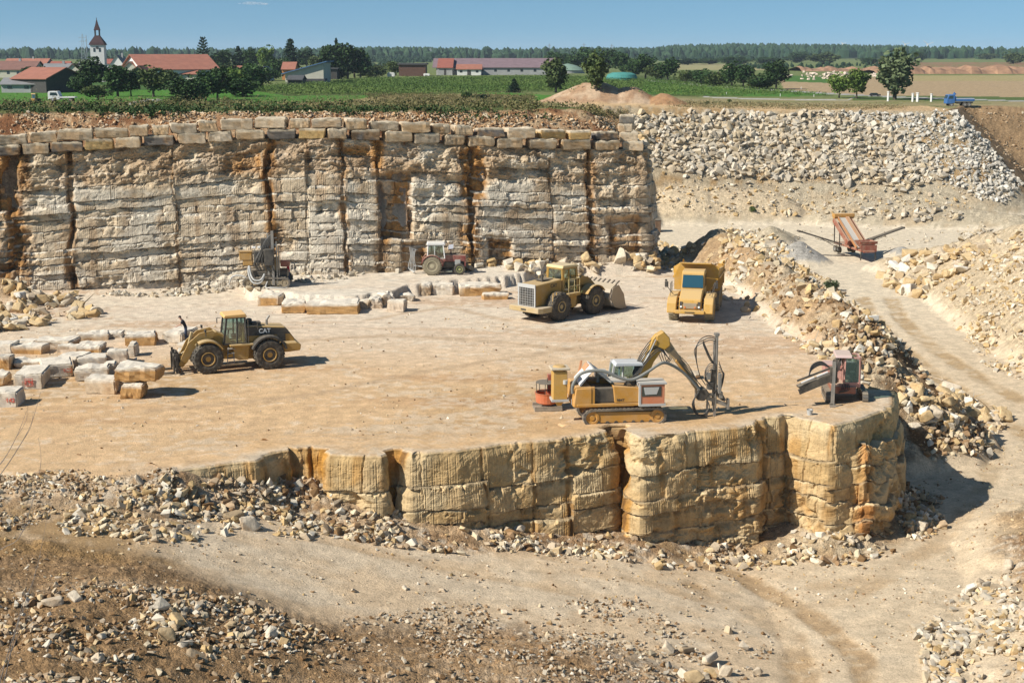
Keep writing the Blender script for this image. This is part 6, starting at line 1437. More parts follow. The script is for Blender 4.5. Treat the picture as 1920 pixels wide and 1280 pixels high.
b.build('mast_hoses', HOSE, mast)
b = MB(); b.cbox((5.75, BY-.25, 2.3), (.3, .25, .35)); b.cbox((6.55, BY-.3, 1.9), (.22, .22, 1.1)); b.cbox((6.65, BY-.2, 1.25), (.3, .3, .35)); b.build('rod_magazine', STL, mast, bevel=.02)
# dust collector on the tail
b = MB(); b.lathe([(.12, .95), (.3, 1.25), (.33, 1.5), (.33, 2.85), (.4, 2.9), (.42, 3.0), (.25, 3.12)], (-3.35, -.35, 0), n=18); dc = b.build('dust_collector', paint('collector_yellow', (.5, .28, .05), dust=.3), t)
b = MB(); b.cbox((-3.35, -.35, 2.98), (1.0, .95, .12)); b.build('lid', paint('collector_lid', (.5, .42, .3), dust=.5), dc, bevel=.03)
b = MB(); b.cbox((-3.35, -.35, 2.1), (.75, .75, 1.5)); b.build('case', paint('collector_yellow', (.5, .28, .05)), dc, bevel=.03)
b = MB(); b.cbox((-3.35, -.35, 1.3), (.9, .85, .12)); b.bar((-2.7, -.3, 1.3), (-3.2, -.35, 1.3), .12); b.cyl((-3.1, -.8, 2.2), (-3.1, -.8, 2.4), .12); b.build('bracket', GRYP, dc)
lettering('lettering', '984T', .2, LETK, t, (-.25, -1.275, 1.36), (R(90), 0, 0), .004)
lettering('lettering', 'DRILL', .16, LETK, t, (.35, -1.275, 1.62), (R(90), 0, 0), .004) if False else None

def pull_in(o, x0=1.2, k=.76):          # shorter reach of the boom, stick and mast
    done = getattr(pull_in, 'done', set()); pull_in.done = done
    if o.data and o.data.name not in done:
        done.add(o.data.name)
        for v_ in o.data.vertices:
            if v_.co.x > x0: v_.co.x = x0+(v_.co.x-x0)*k
    for c_ in o.children: pull_in(c_, x0, k)
for c_ in t.children:
    if c_.name.split('.')[0] in ('boom', 'stick', 'knuckle', 'boom_cylinder', 'stick_cylinder', 'hydraulic_hoses', 'suction_hose', 'tool_bracket', 'drill_mast', 'feed_beam', 'mast_hoses', 'rod_magazine'): pull_in(c_)

# tub on a pallet frame
t = place('mortar_tub', 1026, 766, 0, 6, 'rust orange steel tub on a pallet frame left of the drilling excavator', 'steel tub')
b = MB(); b.lathe([(.38, .28), (.62, .40), (.66, .85), (.70, .95), (.64, .95), (.58, .45), (.30, .34)], n=22); b.build('tub', paint('tub_orange', (.50, .13, .05), dust=.2), t)
b = MB(); b.cbox((0, 0, .06), (1.5, 1.3, .1)); b.cbox((0, .5, .18), (1.5, .14, .14)); b.cbox((0, -.5, .18), (1.5, .14, .14)); b.build('pallet', flatm('old_wood', (.28, .23, .17), .9, .3, 6), t)
b = MB(); b.lathe([(.62, 1.48), (.64, 1.5), (.62, 1.52)], n=20)
for k in range(5): a = k*1.1; b.cyl((.62*math.cos(a), .62*math.sin(a), .9), (.62*math.cos(a), .62*math.sin(a), 1.5), .02, n=6)
b.cyl((.0, -.1, .95), (.0, -.1, 1.75), .025, n=6); b.bar((-.4, 0, 1.02), (.5, .1, 1.02), .05); b.build('cage', DKM, t)
b = MB(); b.cbox((.32, .45, 1.3), (.5, .3, 1.1)); b.build('control_box', paint('box_red', (.33, .07, .04), dust=.3), t, bevel=.02)

# --- small red drill rig at the right edge of the bench
t = place('drill_rig', 1575, 748, 0, -96, 'faded red crawler drill rig with a glazed cab at the right end of the bench', 'drill rig', 1.0)
for s_ in (-1, 1): track(t, 2.4, .30, .30, -.15, s_*.75, DKM, SHOE, 30)
b = MB(); b.prism([(-1.3, .55), (1.0, .55), (1.0, .95), (-1.3, 1.1)], -.62, .72); b.build('chassis', REDO, t, bevel=.03)
b = MB(); b.prism([(-1.5, .95), (-1.5, 1.9), (-.4, 1.9), (-.3, .95)], -.9, .9); b.build('engine_cover', PINK, t, bevel=.04)
c = cab_frame(t, -.35, .85, .42, .95, 2.55, (.0, .05), PINK, CGL, .08, True, paint('cab_roof_pink', (.55, .40, .37), dust=.4)); c.location.y = .5; t.children[-1].location.y = .5
b = MB(); b.prism([(.86, 1.0), (.86, 1.18), (.9, 1.18), (.9, 1.0)], .1, .9); b.build('cab_sill', PINK, t)
b = MB(); b.cyl((.7, 1.02, 2.0), (.72, 1.0, 2.3), .03); b.cbox((.75, 1.06, 2.05), (.1, .14, .28)); b.build('mirror', BLK, t)
b = MB(); b.cbox((1.75, -.62, 1.25), (.12, .14, 2.5)); b.cyl((1.83, -.55, 0), (1.83, -.55, 2.5), .03); b.cyl((1.72, -.7, .1), (1.72, -.7, 2.6), .02); m_ = b.build('drill_mast', STL, t)
b = MB(); b.cbox((1.6, -.62, 1.75), (.35, .4, .9)); b.cbox((1.75, -.62, .12), (.2, .3, .14)); b.build('drill_head', DKM, m_, bevel=.02)
b = MB(); b.bar((1.5, -.75, 1.75), (1.9, -2.55, 1.1), .5, .12); b.bar((1.45, -.75, 2.1), (1.85, -2.6, 1.42), .08, .1); b.bar((1.7, -.75, 1.55), (2.1, -2.5, .85), .1, .3); g = b.build('rod_rack', DKM, t)
b = MB(); b.bar((1.72, -.95, 1.93), (1.92, -1.55, 1.70), .12, .05); b.bar((1.95, -1.7, 1.66), (2.15, -2.4, 1.38), .12, .05); b.build('rods', WHTP, g)
b = MB(); b.bar((.6, -.3, 1.2), (1.5, -.55, 1.6), .22); b.bar((1.5, -.55, 1.6), (1.7, -.62, 1.3), .2); b.build('drill_arm', REDO, t, bevel=.02)
b = MB()
for k in range(8): b.tube([(-.2, -.4+.08*k, 1.9), (.4, -.5+.06*k, 2.35+.04*k), (1.2, -.55+.04*k, 2.3-.05*k), (1.5, -.7, 1.8), (1.55, -.75+.03*k, 1.3)], .024, 6)
for k in range(4): b.tube([(1.4, -.8, 2.1), (1.5, -1.3, 2.45-.06*k), (1.6, -1.8, 2.25-.08*k), (1.75, -1.95, 1.7)], .035, 6)
for k in range(5): b.tube([(.9, .0+.08*k, 1.1), (1.15, -.1+.1*k, .8), (1.0, -.2, .6), (.6, 0, .6)], .022, 6)
b.build('hoses', HOSE, t)
b = MB(); b.bar((1.85, -.6, .04), (1.75, .75, .04), .05); b.cbox((1.9, -.6, .05), (.3, .35, .08)); b.build('ground_rail', STL, t)

# --- drill rig by the wall
t = place('drill_rig', 503, 534, .92, -72, 'dusty crawler drill rig with a yellow box and hoses below the quarry wall', 'drill rig', 1.02)
for s_ in (-1, 1): track(t, 3.6, .38, .42, 0, s_*1.25, paint('rig_dusty', (.22, .17, .10), dust=.6), SHOE, 34)
t.rotation_euler[2] = R(4)
b = MB(); b.prism([(-1.5, .7), (1.6, .7), (1.6, 1.2), (-1.5, 1.2)], -.95, .95); b.build('chassis', DKM, t, bevel=.03)
b = MB(); b.prism([(-.2, 1.2), (-.2, 2.3), (.9, 2.3), (.9, 1.2)], -.8, .6); b.build('engine_cover', paint('rig_cover', (.30, .20, .08), dust=.5), t, bevel=.04)
b = MB(); b.cbox((-1.55, -.9, 2.45), (.95, .6, .62)); b.cbox((-1.55, -.9, 2.8), (1.05, .7, .08)); b.cbox((-1.4, -.9, 1.95), (.75, .5, .5)); b.build('yellow_box', paint('box_yellow', (.34, .18, .03), dust=.35), t, bevel=.03)
b = MB(); b.cbox((-.9, -1.0, 3.1), (.28, .3, .14)); b.cbox((-.5, -1.0, 3.12), (.24, .3, .14)); b.build('filter_cap', WHTP, t, bevel=.02)
b = MB(); b.cbox((.55, -1.35, 2.3), (.2, .2, 4.2)); b.cbox((.2, -1.3, 2.6), (.14, .14, 3.2)); b.cyl((.85, -1.35, .3), (.85, -1.35, 3.6), .05); b.cyl((1.0, -1.3, .9), (1.0, -1.3, 3.2), .04); b.bar((.0, -1.3, 3.7), (.9, -1.3, 3.9), .08); ms = b.build('drill_mast', STL, t)
b = MB(); b.cbox((.3, -1.45, 2.4), (.7, .5, 1.3)); b.cbox((-.5, -1.1, 2.4), (.8, .5, .9)); b.cbox((-.1, -1.2, 3.4), (.5, .4, .9)); b.build('drill_head', BLK, ms, bevel=.05)
b = MB()
for k in range(16): a = random.uniform(-.8, .9); b.tube([(a, -1.2-.03*k, 1.3), (a-.2, -1.5, 2.0), (a*.6, -1.45, 2.9), (.3+a*.4, -1.4, 3.7), (.5, -1.35, 4.2)], .03, 5)
b.build('hoses', HOSE, t)
b = MB()
for k in range(2): b.tube([(-1.3, -1.0, 1.9), (-1.35+.15*k, -1.3, 1.1), (-1.0+.1*k, -1.6, .45+.2*k), (-.4, -1.6, .45+.2*k), (-.1, -1.5, 1.1)], .07, 8)
b.tube([(.1, -1.5, .5), (.0, -1.9, .1), (.5, -2.3, .15), (1.3, -2.2, .1), (1.6, -1.8, .1)], .05, 7)
b.tube([(-3.0, -.3, .1), (-2.7, -.5, .75), (-2.0, -.6, .85), (-1.5, -.7, .6)], .06, 7); b.build('air_hoses', GRYP, t)
b = MB(); b.cbox((1.4, -.3, 1.75), (.7, .5, .5)); b.build('control_desk', REDO, t, bevel=.03)

# --- red tractor with a hanging frame behind
t = place('tractor', 833, 513, .9, 3, 'old red farm tractor with a white cab roof at the foot of the quarry wall', 'tractor', 1.02)
for s_ in (-1, 1):
    wheel(t, -1.0, s_*.82, .78, .78, .42, s_, tyre=RUBP, rimm=paint('rim_beige', (.42, .38, .24), dust=.5), tread='lug', rr=.52)
    wheel(t, 1.25, s_*.75, .47, .47, .26, s_, tyre=RUB, rimm=paint('rim_green', (.32, .36, .10), dust=.3), tread='lug', rr=.5)
b = MB(); b.prism([(-.1, 1.05), (-.1, 1.62), (1.75, 1.55), (1.75, 1.05)], -.32, .32); b.build('hood', REDP, t, bevel=.04)
b = MB(); b.prism([(-1.3, .6), (-1.3, 1.0), (1.6, 1.05), (1.6, .7), (.2, .5)], -.25, .25); b.build('engine', DKM, t, bevel=.03)
b = MB(); b.cbox((1.45, 0, .72), (.12, 1.3, .12)); b.cbox((1.72, 0, 1.1), (.12, .6, .9)); b.build('front_axle', REDP, t)
cab_frame(t, -1.35, .05, .62, 1.35, 2.45, (.05, .12), WHTP, CGL, .07, True, WHTP)
b = MB()
for s_ in (-1, 1): b.prism([(-1.0+p, .78+q) for p, q in arch(.84, .9, 10, 165)], s_*.6, s_*1.05)
b.prism([(-.3, .7), (-.1, .7), (.1, 1.35), (-.3, 1.35)], -.7, -.55); b.build('mudguard', REDP, t)
b = MB(); b.cyl((.55, .12, 1.6), (.55, .12, 2.45), .04); b.build('exhaust_pipe', REDP, t)
b = MB(); b.prism([(.3, 2.1), (.75, 2.15), (.78, 2.5), (.4, 2.45)], -.5, -.42); b.build('sun_shade', paint('pale_sheet', (.6, .62, .68), dust=.1), t)
b = MB(); b.cbox((1.1, -.35, 1.0), (.45, .1, .4)); b.build('battery_box', GRYP, t)
fr = MB(); fr.bar((-1.7, 0, .6), (-2.5, 0, .7), .1)
for k in range(5): fr.tube([(-2.35-.12*k, -.3+.15*k, 2.1), (-2.45-.08*k, -.35+.15*k, 1.4), (-2.35-.15*k, -.3+.15*k, .5), (-2.5, -.2, .15)], .03, 5)
fr.bar((-2.85, -.3, 2.25), (-2.2, -.1, 2.0), .06); fr.build('rear_linkage', GRYP, t)

# --- mobile screener in the yard
zt_ = -6.0
t = place('mobile_screener', 1622, 486, -5.9, 100, 'red and orange mobile screener with two long side conveyors in the yard', 'screener', 1.0); t.scale = (.95, .95, .80)
b = MB(); b.prism([(-1.2, 1.2), (8.8, 1.2), (8.8, 1.5), (-1.2, 1.5)], -.75, .75); b.build('chassis', REDO, t, bevel=.02)
b = MB(); b.add([(-1.4, -1.6, 3.2), (1.3, -1.6, 3.2), (1.3, 1.6, 3.2), (-1.4, 1.6, 3.2), (-.9, -.6, 1.6), (1.0, -.6, 1.6), (1.0, .6, 1.6), (-.9, .6, 1.6), (-1.3, -1.5, 3.2), (1.2, -1.5, 3.2), (1.2, 1.5, 3.2), (-1.3, 1.5, 3.2), (-.85, -.55, 1.7), (.95, -.55, 1.7), (.95, .55, 1.7), (-.85, .55, 1.7)],
   [(0, 1, 5, 4), (1, 2, 6, 5), (2, 3, 7, 6), (3, 0, 4, 7), (4, 5, 6, 7), (8, 12, 13, 9), (9, 13, 14, 10), (10, 14, 15, 11), (11, 15, 12, 8), (12, 15, 14, 13), (0, 8, 9, 1), (1, 9, 10, 2), (2, 10, 11, 3), (3, 11, 8, 0)]); hp = b.build('hopper', REDO, t); hp.scale = (.8, .74, .8); hp.location = (.1, 0, .3)
b = MB(); b.cbox((-1.35, 0, 1.9), (.1, 3.0, 1.3)); b.cbox((-1.2, 0, 3.0), (.2, 3.3, .5)); hg = b.build('hopper_gate', paint('gate_red', (.26, .06, .035), dust=.4), t); hg.scale = (.8, .74, .8); hg.location = (.1, 0, .3)
b = MB(); b.bar((.6, .45, 1.7), (7.2, .45, 5.6), .95, .14); cv = b.build('main_conveyor', GRYP, t)
b = MB(); b.bar((.6, -.1, 1.75), (7.2, -.1, 5.65), .12, .4); b.bar((.6, 1.0, 1.75), (7.2, 1.0, 5.65), .12, .4); b.bar((1.0, -.35, 2.1), (7.2, -.35, 5.8), .3, .12); b.build('side_rail', paint('rail_orange', (.42, .17, .05), dust=.4), cv)
b = MB(); b.bar((2.5, -1.0, 2.2), (7.6, -1.0, 5.2), .16, .8); b.bar((2.5, 1.4, 2.2), (7.6, 1.4, 5.2), .16, .8); b.bar((2.8, .2, 2.4), (7.4, .2, 4.6), 2.0, .3); b.build('screen_box', REDO, t)
b = MB(); b.cyl((7.4, -1.3, 5.75), (7.4, 1.5, 5.75), .42); b.cbox((7.4, .1, 5.9), (.9, 2.9, .5)); b.build('head_drum', ORA, t, bevel=.04)
for p, q in (((7.0, -1.1, 1.5), (7.2, -1.1, 5.0)), ((7.0, 1.4, 1.5), (7.2, 1.4, 5.0)), ((5.2, -1.1, 1.5), (5.4, -1.1, 3.9)), ((5.2, 1.4, 1.5), (5.4, 1.4, 3.9)), ((-.9, -1.0, 0), (-.9, -1.0, 1.6)), ((-.9, 1.0, 0), (-.9, 1.0, 1.6)), ((8.5, 0, 0), (8.5, 0, 1.3))): b = MB(); b.bar(p, q, .12); b.build('support', DKM, t)
for sx in (6.2, 7.4):
    for sy in (1, -1): wheel(t, sx, sy*1.0, .52, .52, .35, sy, tyre=RUB, rimm=GRYP, tread='lug', rr=.5)
b = MB(); b.cbox((4.3, 0, 2.1), (1.6, 1.5, 1.1)); b.build('engine_box', paint('gate_red', (.33, .07, .04)), t, bevel=.04)
for s_ in (1, -1):
    A = Vector((5.2, s_*1.2, 1.6)); B = Vector((6.0, 6.9, 3.7)) if s_ > 0 else Vector((6.0, -7.9, 3.9)); b = MB()
    b.bar(A, B, .85, .16); b.bar(A+Vector((.32, 0, .08)), B+Vector((.32, 0, .08)), .06, .12); b.bar(A+Vector((-.32, 0, .08)), B+Vector((-.32, 0, .08)), .06, .12)
    b.bar(A+Vector((.3, 0, -.3)), A.lerp(B, .6)+Vector((.3, 0, -.28)), .05); b.bar(A+Vector((-.3, 0, -.3)), A.lerp(B, .6)+Vector((-.3, 0, -.28)), .05)
    for k in range(14): p = A.lerp(B, k/14); b.bar(p+Vector((-.32, 0, .05)), p+Vector((-.32, 0, -.25 if k < 9 else .0)), .03); b.bar(p+Vector((.32, 0, .05)), p+Vector((.32, 0, -.25 if k < 9 else .0)), .03)
    b.cyl(B+Vector((-.36, 0, 0)), B+Vector((.36, 0, 0)), .17); b.bar(A+Vector((0, 0, -.9)), A.lerp(B, .52), .08); b.build('side_conveyor', DKM, t)

# --- small blue tipper truck on the rim
x, y, z = ground_at(1797, 200)
t = empty('tipper_truck', (x, y, z), R(180), 'small blue tipper truck parked on the rim at the right', 'truck', None, 50/ppm(y, z)/5.6)
BLU = paint('truck_blue', (.03, .12, .32), dust=.15, dustc=(.3, .35, .4))
for sx in (1.8, -1.0, -1.9):
    for sy in (1, -1): wheel(t, sx, sy*.95, .48, .48, .34, sy, rimm=GRYP, tread='lug', rr=.5)
b = MB(); b.prism([(1.1, .8), (1.1, 2.4), (1.35, 2.55), (2.5, 2.45), (2.75, 1.7), (2.8, .6), (1.9, .6)], -1.15, 1.15); c = b.build('cab', BLU, t, bevel=.06)
b = MB(); b.prism([(1.5, 1.65), (1.5, 2.25), (2.3, 2.25), (2.5, 1.65)], 1.15, 1.165); b.prism([(1.5, 1.65), (1.5, 2.25), (2.3, 2.25), (2.5, 1.65)], -1.165, -1.15); b.build('side_window', GLS, c)
b = MB(); b.prism([(2.54, 2.35), (2.77, 1.7), (2.79, 1.7), (2.56, 2.36)], -1.0, 1.0); b.build('windshield', GLS, c)
b = MB()
for q in (((-2.9, -1.2), (.9, -1.1)), ((-2.9, 1.1), (.9, 1.2))): b.box(q[0][0], q[1][0], q[0][1], q[1][1], 1.15, 1.75)
b.box(-2.9, .9, -1.2, 1.2, 1.1, 1.2); b.box(.85, .95, -1.2, 1.2, 1.15, 2.1); b.box(-2.95, -2.85, -1.2, 1.2, 1.15, 1.75); b.build('tipper_body', BLU, t)
b = MB(); b.cbox((-.4, 0, .85), (5.0, .8, .25)); b.cbox((.3, .9, .8), (.8, .3, .4)); b.build('chassis', DKM, t)
b = MB(); b.cyl((1.0, 0, 2.3), (1.0, 0, 3.0), .12); b.cbox((.95, 0, 2.6), (.3, 1.2, .3)); b.build('crane_head', BLU, t)
b = MB(); b.box(-2.9, .9, 1.2, 1.215, 1.6, 1.7); b.build('stripe', WHTP, t)

# --- small things lying about
t = place('bucket', 1518, 781, 0, 0, 'small grey bucket standing on the bench in front of the red drill rig', 'bucket')
b = MB(); b.lathe([(.12, .03), (.17, .4), (.19, .4), (.17, .36), (.12, .08)], n=14); b.build('shell', GRYP, t)
b = MB(); b.tube([(-.18, 0, .4), (0, 0, .5), (.18, 0, .4)], .01, 5); b.build('handle', DKM, t)
for nm, (a, c_), lb in (('steel_rod', ((1471, 757), (1503, 778)), 'thin steel rod lying slanted on the bench left of the red drill rig'), ('steel_pipe', ((1450, 776), (1512, 783)), 'dark pipe lying level on the bench beside the grey bucket'),):
    p = Vector(G(*a, .08)); q = Vector(G(*c_, .08)); b = MB(); b.cyl(p, q, .03, n=8); b.cyl(q, q+(q-p).normalized()*.15, .045, n=8); o = b.build(nm, DKM); tag(o, lb, 'rod')
x, y, z = at_y(1224, 411, 205); t = empty('container', (x, y, hz(x, y)), 0, 'rusty brown steel container beside the right end of the quarry wall', 'container')
b = MB(); b.box(-1.1, 1.1, -1, 1, 0, 1.7)
for k in range(11): b.box(-1.08+k*.2, -1.0+k*.2, -1.04, -1.0, .08, 1.6)
b.build('shell', paint('rusty_brown', (.16, .09, .05), dust=.3), t, bevel=.01)
b = MB(); b.box(-1.14, 1.14, -1.06, 1.06, 1.7, 1.78); b.build('lid', DKM, t)
# ------------------------------------------------------------------ people
SKIN = flatm('skin', (.45, .25, .17), .6, .1); TBLK = flatm('black_cloth', (.02, .02, .025), .9, .2); TRED = flatm('red_cloth', (.45, .03, .05), .9, .2); JEAN = flatm('blue_jeans', (.05, .07, .12), .9, .2); HAIR = flatm('dark_hair', (.03, .02, .015), .8, .2)
def person(loc, rz, J, rad, label, shirt, trousers, zs=(0.86, 1.46)):
    """J: joints; skinned as one continuous body"""
    root = empty('person', loc, rz, label, 'person')
    names = list(J); idx = {n: i for i, n in enumerate(names)}
    E = [('pelvis', 'chest'), ('chest', 'neck'), ('neck', 'head'), ('head', 'crown'), ('pelvis', 'hipL'), ('hipL', 'kneeL'), ('kneeL', 'ankL'), ('ankL', 'toeL'), ('pelvis', 'hipR'), ('hipR', 'kneeR'), ('kneeR', 'ankR'), ('ankR', 'toeR'),
         ('chest', 'shL'), ('shL', 'elL'), ('elL', 'wrL'), ('wrL', 'palL'), ('chest', 'shR'), ('shR', 'elR'), ('elR', 'wrR'), ('wrR', 'palR')]
    V_ = [J[n] for n in names]; RR = [rad[n.rstrip('LR')] for n in names]; EE = [(idx[a], idx[b_]) for a, b_ in E]
    for sd_ in 'LR':
        w_, p_ = Vector(J['wr'+sd_]), Vector(J['pal'+sd_]); d = (p_-w_).normalized(); lat = d.cross(Vector((0, 0, 1))); lat = lat.normalized() if lat.length > .1 else Vector((1, 0, 0))
        for k in range(4):
            a = p_+lat*(k-1.5)*.022+d*.03; b_ = a+d*(.04+.006*(k in (1, 2)))-Vector((0, 0, .006)); c_ = b_+d*.028-Vector((0, 0, .018)); n0 = len(V_)
            V_ += [a, b_, c_]; RR += [.010, .009, .008]; EE += [(idx['pal'+sd_], n0), (n0, n0+1), (n0+1, n0+2)]
        a = p_-lat*.045-d*.02; b_ = a-lat*.012+d*.045; n0 = len(V_); V_ += [a, b_]; RR += [.012, .010]; EE += [(idx['pal'+sd_], n0), (n0, n0+1)]
    me = bpy.data.meshes.new('body'); me.from_pydata([tuple(v) for v in V_], EE, [])
    o = bpy.data.objects.new('body', me); col.objects.link(o); md = o.modifiers.new('s', 'SKIN')
    for i, r_ in enumerate(RR): me.skin_vertices[0].data[i].radius = (r_, r_*(.78 if i == idx['chest'] or i == idx['pelvis'] else 1))
    me.skin_vertices[0].data[idx['pelvis']].use_root = True
    sb = o.modifiers.new('u', 'SUBSURF'); sb.levels = sb.render_levels = 2
    dg = bpy.context.evaluated_depsgraph_get(); m2 = bpy.data.meshes.new_from_object(o.evaluated_get(dg)); bpy.data.objects.remove(o)
    m2.materials.clear()
    for mm in (SKIN, shirt, trousers, TBLK): m2.materials.append(mm)
    ch = Vector(J['chest']); pv = Vector(J['pelvis']); ax = (Vector(J['neck'])-pv).normalized()
    for p in m2.polygons:
        c_ = p.center; p.use_smooth = True; h = (c_-pv).dot(ax)
        arm = min((c_-Vector(J[k])).length for k in ('elL', 'elR', 'wrL', 'wrR', 'palL', 'palR')) < .13
        L_ = (Vector(J['neck'])-pv).length
        p.material_index = 3 if c_.z < .09 else (2 if (h < .04 and not arm) else (0 if (h > L_*.97 or arm) else 1))
    body = bpy.data.objects.new('body', m2); col.objects.link(body); body.parent = root
    hd = Vector(J['head']); cr = Vector(J['crown']); up = (cr-hd).normalized(); hc = hd+up*.05
    b = MB(); b.sph(tuple(hc+up*.025-Vector((0, 0, 0))), .105, 12, 8, (1, .92, 1.05)); hb = MB(); hb.v = [v for v in b.v]; hb.f = [f for f in b.f if sum(b.v[i][2] for i in f)/len(f) > hc.z+.015 or sum(b.v[i][0] for i in f)/len(f) < hc.x-.03]; hb.build('hair', HAIR, root, smooth=True)
    fc = MB(); fx = hc.x+.085; fc.sph((fx+.012, hc.y, hc.z-.02), .018, 6, 5, (1, .7, 1.3))
    for s_ in (-1, 1): fc.sph((hc.x-.01, hc.y+s_*.095, hc.z-.01), .025, 6, 5, (.7, .4, 1.2))
    fc.build('face', SKIN, root, smooth=True)
    ey = MB()
    for s_ in (-1, 1): ey.sph((fx-.002, hc.y+s_*.035, hc.z+.012), .012, 6, 5)
    ey.cbox((fx+.002, hc.y, hc.z-.055), (.012, .045, .008)); ey.build('features', TBLK, root)
    return root
RAD = dict(pelvis=.15, chest=.165, neck=.06, head=.095, crown=.07, hip=.095, knee=.065, ank=.045, toe=.035, sh=.075, el=.045, wr=.03, pal=.032)
lean = dict(pelvis=(0, 0, .95), chest=(.16, 0, 1.32), neck=(.27, 0, 1.5), head=(.34, 0, 1.6), crown=(.39, 0, 1.72), hipL=(0, .1, .92), kneeL=(.05, .12, .5), ankL=(-.02, .12, .09), toeL=(.14, .13, .04), hipR=(0, -.1, .92), kneeR=(.0, -.12, .5), ankR=(-.12, -.12, .09), toeR=(.04, -.13, .04),
            shL=(.2, .2, 1.42), elL=(.36, .24, 1.17), wrL=(.58, .15, 1.08), palL=(.65, .13, 1.05), shR=(.2, -.2, 1.42), elR=(.32, -.25, 1.16), wrR=(.52, -.18, 1.03), palR=(.59, -.16, 1.0))
x, y, _ = G(348, 641, 0)
person((x, y+.25, 0), R(188), lean, RAD, 'man in a black sleeveless shirt leaning over a white block behind the loader', TBLK, JEAN)
stand = dict(lean, chest=(.03, 0, 1.33), neck=(.05, 0, 1.52), head=(.08, 0, 1.62), crown=(.09, 0, 1.75), shL=(.04, .2, 1.44), elL=(.08, .26, 1.17), wrL=(.3, .2, 1.1), palL=(.37, .19, 1.09), shR=(.04, -.2, 1.44), elR=(.1, -.26, 1.18), wrR=(.32, -.2, 1.12), palR=(.39, -.19, 1.11))
x, y, _ = G(541, 533, .9)
person((x, y+.2, .92), R(180), stand, RAD, 'man in a red shirt working at the drill rig below the quarry wall', TRED, JEAN)
